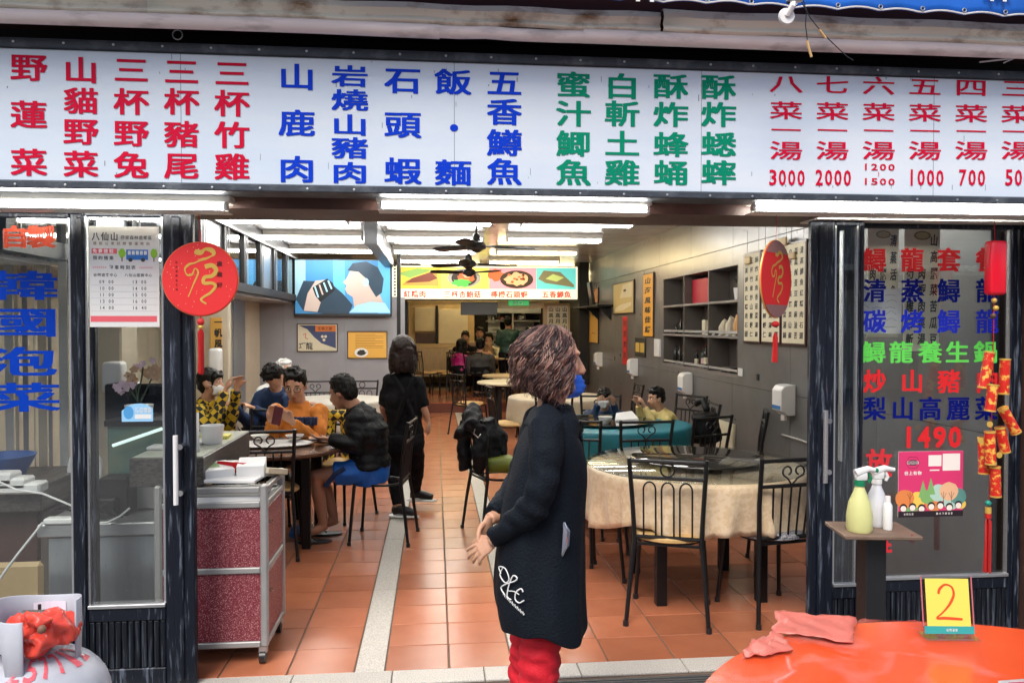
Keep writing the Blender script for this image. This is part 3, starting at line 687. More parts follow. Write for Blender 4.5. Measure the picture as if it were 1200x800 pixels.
# ---------------------------------------------------------------- picture menu lightbox
mY = 13.95; a = P(458, 310, mY); b = P(678, 352, mY); W_, H_ = b.x - a.x, a.z - b.z
mn = thing('picture_menu', 'lit picture menu box with four photographed dishes hanging at the back', 'sign', ((a.x + b.x) / 2, mY, b.z))
MB().bev((a.x, mY, b.z), (b.x, mY + .14, a.z), .01).build('casing', m_signfr, mn)
pl = PL((a.x, mY - .001, b.z)); q = MB(); K = lambda s_: pm(s_, .5)
mats = [K('#efe9cf'), K('#d6b93c'), K('#7ba04c'), K('#6b3018'), K('#e8dd5a'), K('#8f8b80'), K('#c85a32'), K('#4fae46'), K('#e58c9c'), K('#2a1c16'), K('#d9a27a'), K('#5fc0bd'), K('#6f6a4c'), K('#c23a2c'), K('#b8883c'), K('#aab86a')]
pl.rect(q, .02, .02, W_ - .02, H_ - .015, .001, 0)
xs_ = [0.03, .262, .517, .77, .985]; top, bot = H_ * .93, H_ * .32
for i, m_ in enumerate((1, 4, 8, 11)): pl.rect(q, xs_[i] * W_, bot, xs_[i + 1] * W_, top, .002, m_)
pl.poly(q, [(.035 * W_, .75 * H_), (.14 * W_, .90 * H_), (.22 * W_, .86 * H_), (.10 * W_, .62 * H_)], .003, 2)
pl.poly(q, [(.06 * W_, .42 * H_), (.08 * W_, .55 * H_), (.24 * W_, .82 * H_), (.25 * W_, .40 * H_)], .0034, 14)
pl.poly(q, [(.075 * W_, .48 * H_), (.11 * W_, .62 * H_), (.21 * W_, .80 * H_), (.245 * W_, .62 * H_), (.2 * W_, .52 * H_)], .004, 3)
pl.oval(q, .385 * W_, .63 * H_, .088 * W_, .27 * H_, .003, 5); pl.oval(q, .385 * W_, .63 * H_, .068 * W_, .23 * H_, .0034, 9); pl.oval(q, .395 * W_, .68 * H_, .05 * W_, .16 * H_, .004, 6, jit=.25); pl.oval(q, .37 * W_, .50 * H_, .05 * W_, .12 * H_, .0045, 7, jit=.3); pl.oval(q, .40 * W_, .72 * H_, .02 * W_, .08 * H_, .0048, 10, jit=.3)
pl.oval(q, .555 * W_, .72 * H_, .04 * W_, .17 * H_, .003, 6, jit=.2); pl.oval(q, .665 * W_, .60 * H_, .09 * W_, .26 * H_, .0034, 9); pl.oval(q, .665 * W_, .60 * H_, .06 * W_, .18 * H_, .004, 10, jit=.25); 
for k in range(14): pl.oval(q, (.665 + random.uniform(-.045, .045)) * W_, (.60 + random.uniform(-.13, .13)) * H_, .008 * W_, .03 * H_, .0045, random.choice((3, 6, 10)))
pl.poly(q, [(.78 * W_, .62 * H_), (.81 * W_, .86 * H_), (.90 * W_, .82 * H_), (.975 * W_, .45 * H_), (.975 * W_, .38 * H_), (.90 * W_, .44 * H_), (.82 * W_, .50 * H_)], .003, 12)
pl.poly(q, [(.82 * W_, .62 * H_), (.86 * W_, .76 * H_), (.92 * W_, .66 * H_), (.88 * W_, .54 * H_)], .004, 15)
for st, x in (('紅糟肉', .085), ('三杯杏鮑菇', .295), ('檸檬石頭蝦', .545), ('五香鱒魚', .82)):
    put(q, pl, st, x * W_, .165 * H_, .036 * W_, .19 * H_, l=.003, mat=13, step=.040 * W_, heavy=.02)
q.build('dish_pictures', mats, mn, smooth=False)
for i in range(11): 
    z = b.z + .02 + i * H_ / 11
    MB().box((a.x + .055, mY - .012, z), (a.x + .085, mY - .0015, z + .03)).build('chain_link', m_ink, mn, smooth=False)

# ---------------------------------------------------------------- back of the room: kitchen hatch, cupboards, screens
def bx(name, label, cat, u0, v0, u1, v1, Y, d, mat, b=.006):
    a = P(u0, v0, Y); c = P(u1, v1, Y); o = MB().bev((a.x, Y, c.z), (c.x, Y + d, a.z), b).build(name, mat); return tag(o, label, cat)
cb = thing('cupboard', 'cream cupboard with two hanging doors at the back left', 'cupboard', P(530, 440, 18.6))
def cpart(nm, u0, v0, u1, v1, Y, d, m_): 
    a = P(u0, v0, Y); c = P(u1, v1, Y); MB().bev((a.x, Y, c.z), (c.x, Y + d, a.z), .006).build(nm, m_, cb)
cpart('case', 478, 357, 556, 408, 18.6, .8, m_creamd); cpart('door', 486, 360, 510, 388, 18.55, .04, m_cream); cpart('door', 514, 362, 548, 402, 18.55, .04, m_cream)
cpart('shelf', 480, 403, 552, 407, 18.3, .3, m_lightwood); cpart('recess', 487, 390, 510, 402, 18.57, .03, m_brown); cpart('post', 510.4, 358, 513.4, 408, 18.5, .05, m_blackm)
bx('serving_counter', 'wooden serving counter running below the cream cupboard', 'counter', 478, 408, 650, 440, 18.1, .5, m_lightwood)
bx('monitor', 'dark monitor hanging below the picture menu', 'monitor', 540, 354, 583, 369, 14.2, .08, m_blackp)
e = thing('exit_sign', 'small green exit sign below the picture menu', 'sign', P(607, 355, 14.3)); a = P(596, 352, 14.25); b = P(620, 358, 14.25)
MB().bev((a.x, 14.25, b.z), (b.x, 14.29, a.z), .004).build('case', pm('#3f9a58', .5), e); pl = PL((a.x, 14.249, b.z))
for i_, ch in enumerate('出口'): q = MB(); put(q, pl, ch, .12 + i_ * .1, .047, .09, .07, mat=0, heavy=.02); q.build('character', m_white, e, smooth=False)
bx('valance', 'yellow painted board over the kitchen hatch', 'board', 583, 353, 637, 361, 14.35, .05, m_lightwood)
kh = thing('kitchen_hatch', 'steel kitchen pass window with bright shelves behind the standing cook', 'hatch', P(605, 410, 18.9))
def kp(nm, u0, v0, u1, v1, Y, d, m_, par=kh): a = P(u0, v0, Y); c = P(u1, v1, Y); MB().bev((a.x, Y, c.z), (c.x, Y + d, a.z), .004).build(nm, m_, par)
kp('back_panel', 556, 360, 636, 420, 19.2, .05, m_dark); kp('hood', 570, 361, 634, 367, 18.5, .5, m_steel); kp('shelf', 570, 375, 634, 377, 18.7, .3, m_steel); kp('shelf', 570, 389, 634, 391, 18.7, .3, m_steel)
kp('lit_panel', 572, 368, 586, 412, 19.1, .04, m_white); kp('lit_panel', 603, 378, 626, 388, 19.1, .04, m_steel); kp('post', 600, 361, 602, 412, 18.6, .05, m_alum)
kp('post', 633, 361, 636, 412, 18.6, .05, m_blackm)
random.seed(3)
for k in range(22):
    c = P(572 + random.random() * 60, random.choice((374.5, 388.5, 402)), 18.75); h = random.uniform(.06, .16); r_ = random.uniform(.03, .07)
    MB().lathe([(0, 0), (r_, 0), (r_, h * .7), (r_ * .5, h), (0, h)], c, 10).build('pot', random.choice([m_steel, m_white, m_blackm, m_alum, pm('#b03a30'), m_steel]), kh)
cs = thing('calligraphy_screen', 'yellow calligraphy panel standing right of the kitchen hatch', 'screen', P(655, 405, 14.6)); a = P(637, 355, 14.6); b = P(668, 405, 14.6)
MB().bev((a.x, 14.6, b.z), (b.x, 14.65, a.z), .006).build('board', m_lightwood, cs); pl = PL((a.x, 14.599, b.z)); q = MB()
pl.rect(q, .07, .07, .46, .75, .001, 0); 
for i in range(3): put(q, pl, '山高月小水落', .14 + i * .13, .68, .09, .09, l=.002, mat=1, vert=True, step=.11, heavy=.02)
q.build('lettering', [m_scroll, m_ink], cs, smooth=False)
bx('pillar', 'dark pillar at the right end of the picture menu', 'pillar', 679, 305, 690, 450, 14.0, .2, m_dark, .01)
bx('stacked_boxes', 'dark rack standing behind the waitress at the back', 'rack', 462, 352, 478, 440, 14.2, .5, m_dark, .01)

# ---------------------------------------------------------------- right wall
XW = XR - .006
def on_wall(u, v): return PX(u, v, XW)
def wallbox(u0, v0, u1, v1, d, b=.004, mb=None, mat=0, x0=0):
    a = on_wall(u0, v0); c = on_wall(u1, v1); y0, y1 = sorted((a.y, c.y)); z0, z1 = sorted((a.z, c.z))
    mb = mb or MB(); return mb.bev((XW - d - x0, y0, z0), (XW - x0, y1, z1), b, mat)
# display niche, three by three
ya, yb = on_wall(864, 400).y, on_wall(777, 400).y; zt, zb = on_wall(864, 309).z, on_wall(864, 441).z
D = .24; XW_ = XW; XW = XR + .236
nc = thing('display_cabinet', 'grey wall cabinet of nine open shelves holding bottles and ornaments', 'cabinet', (XW - D / 2, (ya + yb) / 2, zb))
m_cab = M('cabinet_laminate', (.10, .085, .075), .45, vs=5, stretch=(1, 8, 1)); m_cabe = M('cabinet_edge', (.22, .20, .19), .4)
MB().box((XW - .012, ya, zb), (XW, yb, zt)).build('back_panel', m_cab, nc, smooth=False)
zz = [zb, zb + (zt - zb) * .345, zb + (zt - zb) * .672, zt]; yy = [ya, ya + (yb - ya) / 3, ya + (yb - ya) * 2 / 3, yb]
for z in zz: MB().bev((XW - D, ya - .012, z - .012), (XW - .012, yb + .012, z + .012), .002).build('shelf', m_cabe, nc)
for y in yy: MB().bev((XW - D + .002, y - .012, zb + .013), (XW - .013, y + .012, zt - .013), .002).build('divider', m_cab, nc)
for i in range(3):
    for j in (0, 1): MB().bev((XW - D + .004, yy[i] + .015, zz[j] + .035), (XW - D + .012, yy[i + 1] - .015, zz[j] + .060), .002).build('retaining_strip', m_alum_d, nc)
def cell(i, j, fy, fx_=.5): return V((XW - D * fx_, yy[2 - i] + (yy[1] - yy[0]) * (1 - fy), zz[2 - j] + .012))   # i from left, j from top
def bottle(c, h, r, mat, lab=None, label='', cat='bottle', grp='bottles in the wall cabinet'):
    t = thing('bottle', label, cat, c, grp)
    MB().lathe([(0, 0), (r, 0), (r, h * .55), (r * .85, h * .63), (r * .3, h * .74), (r * .28, h * .93)], c, 12).build('body', mat, t)
    MB().lathe([(0, h * .93), (r * .34, h * .93), (r * .34, h), (0, h)], c, 10).build('cap', pm('#8a1a1a') if lab else m_blackp, t)
    if lab: MB().lathe([(r * 1.02, h * .18), (r * 1.02, h * .45)], c, 12).build('sticker', lab, t)
m_bg = M('dark_bottle_glass', (.012, .010, .008), .12, var=.2); m_bgr = M('green_bottle_glass', (.01, .03, .015), .12)
pos = ['at the left', 'second from the left', 'in the centre', 'second from the right', 'at the right']
for k in range(5): bottle(cell(1, 2, .12 + k * .19, .5 - .1 * (k % 2)), .2 + .03 * (k % 3), .024, [m_bg, m_bgr][k % 2], m_scroll if k % 2 == 0 else pm('#c9a2a0'), 'labelled bottle %s of the bottom middle shelf' % pos[k])
for k in range(4): bottle(cell(0, 2, .15 + k * .22), .22, .03, m_bg, None, 'plain black bottle %s of the bottom left shelf' % ['at the left', 'second from the left', 'third from the left', 'at the right'][k])
for k in range(4): bottle(cell(0, 1, .2 + k * .2), .12 + .07 * (k % 2), .022, m_bg, None, 'small dark bottle %s of the middle left shelf' % ['at the left', 'second from the left', 'third from the left', 'at the right'][k])
bottle(cell(0, 0, .72), .2, .02, m_steel, None, 'slim trophy like bottle on the top left shelf')
c = cell(1, 0, .5); tag(MB().bev((c.x - .03, yy[1] + .04, c.z), (c.x + .05, yy[2] - .03, c.z + .27), .005).build('red_box', pm('#b0102c')), 'large flat red gift box on the top middle shelf', 'box')
tag(MB().bev((c.x - .08, yy[1] + .02, c.z), (c.x - .03, yy[1] + .09, c.z + .17), .004).build('card_box', pm('#c09aa8')), 'small pink grey box beside the red gift box', 'box')
c = cell(1, 1, .5); tag(MB().bev((c.x - .03, c.y - .05, c.z), (c.x + .02, c.y + .05, c.z + .16), .004).build('carton', m_scroll), 'cream carton on the central shelf of the wall cabinet', 'box')
pt = thing('potted_plant', 'small plant in a white pot on the top right shelf', 'plant', cell(2, 0, .68)); c = cell(2, 0, .68)
MB().lathe([(0, 0), (.045, 0), (.06, .12), (.05, .12), (0, .11)], c, 16).build('pot', m_whitep, pt)
q = MB(); m_leaf = M('plant_leaf', (.05, .09, .05), .5)
for k in range(26):
    a = random.random() * 6.28; L_ = random.uniform(.08, .16); d = V((math.cos(a), math.sin(a), 0)); n = V((-d.y, d.x, 0)) * .009; b0 = c + V((0, 0, .11)); b1 = b0 + d * L_ * .4 + V((0, 0, L_ * .7)); b2 = b0 + d * L_ * .8 + V((0, 0, L_ * .75))
    q.add([b0 - n * .4, b0 + n * .4, b1 + n, b1 - n, b2], [(0, 1, 2, 3), (3, 2, 4)])
o = q.build('foliage', m_leaf, pt); o['kind'] = 'stuff'
for k, (fy, h) in enumerate(((.18, .17), (.42, .20), (.68, .23), (.84, .16))):
    c = cell(2, 1, fy); q = MB().lathe([(0, 0), (.05, .005), (.052, h * .5), (.03, h * .85), (0, h)], c, 9); q.v = [p + V((0, .02 * math.sin(p.z * 60), 0)) for p in q.v]
    tag(q.build('shell_ornament', [m_scroll, m_cream, pm('#c08c50'), m_scroll][k]), 'pale carved stone ornament %s on the middle right shelf' % ['at the left', 'left of centre', 'right of centre', 'at the right'][k], 'ornament')
for k in range(5):
    c = cell(2 if k > 0 else 1, 1, (.86, .1, .33, .57, .8)[k], .95); q = MB(); q.add([c + V((-.0, -.035, -.02)), c + V((0, .035, -.02)), c + V((.03, .035, .035)), c + V((.03, -.035, .035))], [(0, 1, 2, 3)]); o = q.build('price_card', m_paper)
    so = o.modifiers.new('s', 'SOLIDIFY'); so.thickness = .002
    tag(o, 'small white price card %s along the middle shelf edge' % ['below the carton', 'first under the ornaments', 'second under the ornaments', 'third under the ornaments', 'fourth under the ornaments'][k], 'price card')
c = cell(2, 2, .5); tag(MB().bev((c.x - .08, c.y - .12, c.z), (c.x + .06, c.y + .14, c.z + .05), .01).build('tray', m_blackp), 'low black tray on the bottom right shelf', 'tray')

XW = XW_
# calligraphy boards near the entrance
txt = ['清蒸鱒魚紅糟肉石頭', '三杯竹雞炒山豬蝦仁', '酥炸溪魚香菇菜湯鍋', '白斬土雞高麗菜山蘇', '苦瓜鹹蛋豆腐麻油']
def scroll(u0, v0, u1, v1, label, nc_, seed):
    rr = random.Random(seed)
    a = on_wall(u1, v0); c = on_wall(u0, v1); 
    y1 = on_wall(u0, 330).y; y0 = on_wall(u1, 330).y; zt = on_wall((u0 + u1) / 2, v0).z; zb = on_wall((u0 + u1) / 2, v1).z
    t = thing('calligraphy_board', label, 'wall board', (XW - .02, (y0 + y1) / 2, zb), 'calligraphy menu boards')
    MB().bev((XW - .03, y0, zb), (XW - .004, y1, zt), .003).build('frame', m_framew, t)
    pl = PL((XW - .0301, y1, zb), (0, -1, 0), (0, 0, 1)); W_ = y1 - y0; H_ = zt - zb; q = MB(); e = .018
    pl.rect(q, e, e, W_ - e, H_ - e, .001, 0); n = 9
    for i in range(nc_):
        for j in range(n):
            if j == 0 and i < nc_ - 1: pass
            s_ = txt[(i + seed) % 5]; ch = s_[j % len(s_)]
            put(q, pl, ch, e + (W_ - 2 * e) * (i + .5) / nc_, H_ - e - (H_ - 2 * e) * (j + .75) / (n + .5), (W_ - 2 * e) / nc_ * rr.uniform(.5, .62), H_ / n * rr.uniform(.5, .62), l=.002, mat=1, heavy=.02, shear=.1)
    q.build('lettering', [m_scroll, m_ink], t, smooth=False)
    for yy_ in (y0 + .06, y1 - .06): MB().tube([(XW - .02, yy_, zt), (XW - .02, yy_, CZ - .3)], .002, 5).build('hanging_wire', m_blackp, t)
scroll(875, 295, 895, 402, 'left narrow calligraphy menu board behind the red fan ornament', 3, 0)
scroll(896, 292, 919, 403, 'middle calligraphy menu board mostly hidden by the red fan ornament', 3, 1)
scroll(920, 283, 949, 405, 'right calligraphy menu board beside the entrance post', 4, 2)
def plaque(u0, v0, u1, v1, label):
    t = wallbox(u0, v0, u1, v1, .02, .006, x0=.034).build('plaque', m_creamd); tag(t, label, 'plaque')
plaque(918, 280, 928, 287, 'small bronze plaque above the middle calligraphy board'); plaque(928, 297, 938, 303, 'small bronze plaque on the right calligraphy board'); plaque(879, 302, 885, 309, 'small bronze plaque on the left calligraphy board')
# vertical yellow board
def wframe(label, u0, v0, u1, v1, fm, pmats, art, t=.014, d=.02, name='framed_picture', cat='picture'):
    a = on_wall(u0, v0); c = on_wall(u1, v1); y1 = on_wall(u0, 380).y; y0 = on_wall(u1, 380).y; um = (u0 + u1) / 2; zt = on_wall(um, v0).z; zb = on_wall(um, v1).z
    f = thing(name, label, cat, (XW - .01, (y0 + y1) / 2, zb)); MB().bev((XW - d, y0, zb), (XW - .001, y1, zt), .003).build('frame', fm, f)
    pl = PL((XW - d - .0001, y1, zb), (0, -1, 0), (0, 0, 1)); q = MB(); art(q, pl, y1 - y0, zt - zb, t); q.build('print', pmats, f, smooth=False); return f
def a_y(q, pl, w_, h_, t):
    pl.rect(q, t, t, w_ - t, h_ - t, .001, 0); put(q, pl, '山海風味佳餚', w_ * .5, h_ * .88, w_ * .55, h_ * .10, l=.002, mat=1, vert=True, step=h_ * .152, heavy=.04, shear=.15)
wframe('tall yellow board with black brush calligraphy left of the wall cabinet', 755, 320, 767, 395, m_brown, [pm('#d99a30'), m_ink], a_y)
def a_p(q, pl, w_, h_, t):
    pl.rect(q, t, t, w_ - t, h_ - t, .001, 0); S = lambda L_: [(x * w_, y * h_) for x, y in L_]
    pl.poly(q, S([(.35, .5), (.5, .9), (.93, .93), (.93, .5)]), .002, 1); pl.poly(q, S([(.1, .08), (.5, .12), (.9, .25), (.9, .35), (.4, .3), (.1, .2)]), .002, 1); pl.oval(q, w_ * .6, h_ * .72, w_ * .07, h_ * .04, .003, 2)
wframe('large framed pale landscape picture on the right wall', 720, 330, 744, 368, m_framew, [pm('#b8a870'), m_scroll, m_ink], a_p, .02)
def a_s(q, pl, w_, h_, t):
    pl.rect(q, t, t, w_ - t, h_ - t, .001, 0); put(q, pl, '春', w_ * .5, h_ * .85, w_ * .5, h_ * .1, l=.002, mat=1); pl.line(q, [(w_ * .3, h_ * .3), (w_ * .7, h_ * .28)], .01, .002, 1)
wframe('narrow yellow scroll under the wall shelf', 692, 362, 702, 402, m_framew, [pm('#c9a050'), m_ink], a_s, .015)
wframe('small framed scroll on the wall nearest the picture menu', 684, 368, 689, 390, m_framew, [m_scroll, m_ink], a_s, .015)
wframe('framed certificate standing on the small wall shelf', 692, 338, 702, 356, m_framew, [pm('#c98a5a'), m_ink], a_s, .02)
wframe('tiny framed photo left of the wall shelf', 685, 346, 690, 358, m_framew, [m_paper, m_ink], a_s, .015)
def a_r(q, pl, w_, h_, t): pl.rect(q, 0, 0, w_, h_, .001, 0); put(q, pl, '財源廣進', w_ * .5, h_ * .86, w_ * .6, h_ * .14, l=.002, mat=1, vert=True, step=h_ * .22)
wframe('red vertical paper strip pasted on the right wall', 730, 371, 735, 427, m_redcard, [pm('#c01820'), m_ink], a_r, .0, .004, 'red_paper_strip', 'paper')
def a_2(q, pl, w_, h_, t):
    pl.rect(q, 0, 0, w_, h_, .001, 0)
    for x in (.08, .54): pl.rect(q, w_ * x, h_ * .25, w_ * (x + .38), h_ * .75, .002, 1)
wframe('small black panel with two yellow squares beside the tall board', 745, 396, 757, 418, m_blackm, [m_ink, pm('#c9a850')], a_2, 0, .01, 'twin_notice', 'notice')
sh = thing('wall_shelf', 'small black shelf with brackets on the right wall', 'shelf', on_wall(705, 361)); a = on_wall(688, 361); b = on_wall(719, 361)
MB().bev((XW - .26, b.y, a.z - .02), (XW, a.y, a.z + .01), .004).build('board', m_blackm, sh)
for y in (b.y + .15, (a.y + b.y) / 2): MB().add([(XW - .22, y, a.z - .02), (XW, y, a.z - .02), (XW, y, a.z - .24), (XW - .22, y + .02, a.z - .02), (XW, y + .02, a.z - .02), (XW, y + .02, a.z - .24)], [(0, 1, 2), (3, 5, 4), (0, 3, 4, 1), (1, 4, 5, 2), (2, 5, 3, 0)]).build('bracket', m_blackm, sh)
c = on_wall(707, 359); q = MB().bev((XW - .2, c.y - .12, c.z + .01), (XW - .15, c.y + .12, c.z + .40), .01); q.v = [p + V((-(p.z - c.z) * .15, 0, 0)) for p in q.v]
tag(q.build('black_display', m_blackp), 'tilted black panel standing on the small wall shelf', 'display')
# soap dispensers
def disp(u, v, h_px, label, grp='white dispensers on the right wall', col=m_whitep, X=None):
    c = on_wall(u, v); h = .24; d = .12; t = thing('hand_dispenser', label, 'dispenser', c, grp)
    q = MB(); prof = [(0, -.5), (.55, -.5), (.75, -.40), (1, -.34), (1, .32), (.8, .46), (.5, .5), (0, .5)]
    w2 = .085
    vs = [(XW - d * px, c.y + s_ * w2, c.z + pz * h) for s_ in (-1, 1) for px, pz in prof]; n = len(prof)
    fs = [tuple(range(n)), tuple(range(2 * n - 1, n - 1, -1))] + [(i, (i + 1) % n + 0, n + (i + 1) % n, n + i)[::-1] for i in range(n)]
    q.add(vs, fs); o = q.build('casing', col, t, ang=25); bv = o.modifiers.new('b', 'BEVEL'); bv.width = .008; bv.segments = 2
    MB().bev((XW - d - .003, c.y - w2 * .85, c.z - h * .30), (XW - d + .002, c.y + w2 * .85, c.z - h * .18), .001).build('blue_strip', pm('#2f6ea8'), t)
    MB().tube([(XW - .06, c.y, c.z - h * .5), (XW - .06, c.y, c.z - h * .68)], .022, 10).build('nozzle', m_whitep, t)
disp(927, 468, 40, 'white dispenser with blue strip nearest the entrance on the right wall')
disp(809, 449, 27, 'white dispenser with blue strip below the wall cabinet')
disp(746, 430, 24, 'white dispenser with blue strip between the red paper strip and cabinet')
disp(705, 421, 20, 'white dispenser farthest back on the right wall')
so = tag(wallbox(769, 397, 775, 418, .03).build('air_freshener', m_whitep), 'ribbed white box on the wall left of the cabinet', 'wall box')
sw = tag(wallbox(866, 431, 871, 441, .012).build('wall_socket', m_whitep), 'white wall socket just below the cabinet corner', 'socket')
tag(wallbox(887, 438, 890, 446, .006).build('door_stop', m_blackp), 'small round dark stop on the wall above the near dispenser', 'stop')
ld = thing('leaning_board', 'pale board leaning on the wall behind the stacked chairs', 'board', on_wall(855, 520)); wallbox(840, 490, 862, 540, .03, .004).build('board', m_scroll, ld)
tag(wallbox(918, 508, 950, 520, .02).build('cable_duct', m_alum_d), 'short metal trunking low on the wall beside the entrance post', 'trunking')
# ---------------------------------------------------------------- chairs
def chair_parts(t, style, seatm, o=V((0, 0, 0))):
    """black wrought metal dining chair facing +y"""
    def B(q, n, m, **k): q.v = [p + o for p in q.v]; return q.build(n, m, t, **k)
    H = .90; r = .0125
    for s in (-1, 1):
        q = MB(); q.tube([(s * .215, -.235, 0), (s * .195, -.205, .25), (s * .175, -.175, .45), (s * .185, -.19, .65), (s * .20, -.235, H)], [.0115, .0125, .0135, .0125, .0125], 8); B(q, 'rear_leg_and_post', m_blackm)
        q = MB(); q.tube([(s * .205, .20, 0), (s * .175, .165, .44)], [.011, .013], 8); B(q, 'leg', m_blackm)
        for (x, y) in ((s * .215, -.235), (s * .205, .20)):
            q = MB(); q.lathe([(0, 0), (.016, 0), (.015, .03), (0, .031)], (x, y, 0), 8); B(q, 'foot_cap', m_blackp)
    q = MB(); q.tube([(.17 * math.cos(a), .16 * math.sin(a), .432) for a in [i * math.pi / 8 for i in range(17)]], .009, 6, cap=False)
    q.tube([(-.178, -.17, .43), (.178, -.17, .43)], .009, 6).tube([(-.178, .165, .43), (.178, .165, .43)], .009, 6); B(q, 'seat_ring', m_blackm)
    if style != 'bare':
        q = MB(); q.lathe([(0, .438), (.185, .438), (.205, .447), (.205, .462), (.19, .475), (.10, .48), (0, .481)], (0, 0, 0), 28)
        q.v = [V((p.x, p.y * 1.0 if p.y > 0 else p.y * .95, p.z)) for p in q.v]; B(q, 'seat', seatm)
    def py(z): return -.19 - (z - .65) * .18 if z > .65 else -.175 - (z - .45) * .075
    def bar(z, w_=None): q = MB(); w_ = w_ or (.185 + (z - .65) * .06); q.tube([(-w_, py(z), z), (w_, py(z), z)], .0105, 7); return q
    B(bar(.885), 'top_rail', m_blackm)
    if style == 'ring':
        B(bar(.795), 'back_rail', m_blackm)
        q = MB(); q.tube([(.036 * math.cos(a), py(.84), .84 + .036 * math.sin(a)) for a in [i * math.pi / 9 for i in range(19)]], .0055, 6, cap=False); B(q, 'ring_ornament', m_blackm)
        for cx in (-.095, 0, .095):
            q = MB(); pts = [(cx - .032, py(.47), .47)] + [(cx - .032 * math.cos(a), py(.73), .73 + .04 * math.sin(a)) for a in [i * math.pi / 8 for i in range(9)]] + [(cx + .032, py(.47), .47)]
            q.tube(pts, .0048, 6); B(q, 'spindle', m_blackm)
        B(bar(.47, .175), 'lower_rail', m_blackm)
    else:
        B(bar(.745), 'back_rail', m_blackm)
        for s in (-1, 1):
            pts = []
            for i in range(15):
                t_ = i / 14; 
                a = -math.pi * .5 + t_ * math.pi * 1.9; rr = .034 * (1 - t_ * .45)
                pts.append((s * (.036 + rr * math.cos(a) * 1.0), py(.83), .825 + rr * math.sin(a)))
            pts = [(s * .002, py(.75), .75), (s * .03, py(.79), .785)] + pts[2:]
            q = MB(); q.tube(pts, .0052, 6); B(q, 'scroll_ornament', m_blackm)
        for cx in (-.105, -.053, 0, .053, .105):
            q = MB(); q.tube([(cx * 1.05, py(.745), .745), (cx * .92, py(.46), .46)], .0058, 6); B(q, 'spindle', m_blackm)
        B(bar(.46, .175), 'lower_rail', m_blackm)
GC = {}
def chair(style, seatm, x, y, rz, label, grp='black metal dining chairs', z=0.0):
    k = (style, seatm.name)
    if k not in GC:
        t = thing('dining_chair', label, 'chair', (0, 0, 0), grp); chair_parts(t, style, seatm); remember(t); GC[k] = t
        t.location = (x, y, z); t.rotation_euler = (0, 0, rz); return t
    return dup(GC[k], (x, y, z), rz, label, grp)
def atz(u, v, z=0): return PZ(u, v, z)

# near round table with satin cloth
T1 = V((1.58, 4.66, 0)); 
def cloth(c, r, z, drop, mat, label, n=120, rag=.06, folds=17, seed=1, name='tablecloth'):
    q = MB(); vs = []; fs = []; rings = [(0, 0), (.5, 0), (.93, 0), (.985, .004), (1, .018)] + [(1 + .015 * k / 7, .018 + (drop - .018) * k / 8) for k in range(1, 9)]
    for ri, (k, d) in enumerate(rings):
        for j in range(n):
            a = 2 * math.pi * j / n; t = max(0, (d - .02) / drop)
            f = noise.noise((math.cos(a) * folds / 5, math.sin(a) * folds / 5, seed)); g = noise.noise((math.cos(a) * folds / 2, math.sin(a) * folds / 2, seed + 4 + d * 2))
            rad = r * k * (1 + t * (.13 * f + .09 * g + .028 * math.sin(a * folds * 1.7 + 3 * f)) ) - t * .012
            dd = d * (1 + rag * 2.2 * noise.noise((math.cos(a) * 2.3, math.sin(a) * 2.3, seed + 9)) * (t > 0))
            vs.append((c[0] + rad * math.cos(a), c[1] + rad * math.sin(a), z - dd))
    m = len(rings)
    for i in range(m - 1):
        for j in range(n): fs.append((i * n + j, (i + 1) * n + j, (i + 1) * n + (j + 1) % n, i * n + (j + 1) % n))
    q.add(vs, fs); o = q.build(name, mat, None, ang=180); s = o.modifiers.new('s', 'SOLIDIFY'); s.thickness = .003
    return tag(o, label, 'tablecloth')
def rtable(c, r, h, label, mat=m_tablewood, leg=.03, legr=.42, top=True):
    t = thing('round_table', label, 'table', (c[0], c[1], 0))
    MB().lathe([(0, h - .03), (r - .01, h - .03), (r, h - .02), (r, h - .006), (r - .006, h), (0, h)], (c[0], c[1], 0), 48).build('tabletop', mat, t)
    for k in range(4):
        a = R(45 + 90 * k); x, y = c[0] + legr * math.cos(a), c[1] + legr * math.sin(a)
        MB().bev((x - leg, y - leg, 0), (x + leg, y + leg, h - .031), .004).build('leg', m_blackm, t)
    q = MB()
    for k in range(4):
        a0, a1 = R(45 + 90 * k), R(135 + 90 * k); q.tube([(c[0] + legr * math.cos(a0), c[1] + legr * math.sin(a0), h - .06), (c[0] + legr * math.cos(a1), c[1] + legr * math.sin(a1), h - .06)], .015, 6)
    q.build('apron', m_blackm, t); return t
rtable(T1, .64, .745, 'round banquet table under the champagne satin cloth nearest the entrance')
cloth(T1, .655, .751, .31, m_satin, 'champagne satin cloth hanging in folds over the near round table', rag=.14, seed=3)
g1 = tag(MB().lathe([(0, .756), (.655, .756), (.66, .759), (.66, .763), (.655, .766), (0, .766)], (T1.x, T1.y, 0), 72).build('glass_top', m_tglass), 'round clear glass sheet lying on the satin cloth', 'glass top')
ls = thing('lazy_susan', 'dark tinted glass turntable on the near satin covered table', 'turntable', (T1.x + .02, T1.y + .02, .767))
m_tint = M('smoked_glass', (.016, .016, .014), .04, var=0, spec=.9)
MB().lathe([(0, .768), (.12, .768), (.12, .783), (0, .783)], (T1.x + .02, T1.y + .02, 0), 24).build('bearing', m_chrome, ls)
MB().lathe([(0, .785), (.395, .785), (.40, .788), (.40, .792), (.395, .795), (0, .795)], (T1.x + .02, T1.y + .02, 0), 72).build('turntable_glass', m_tint, ls)

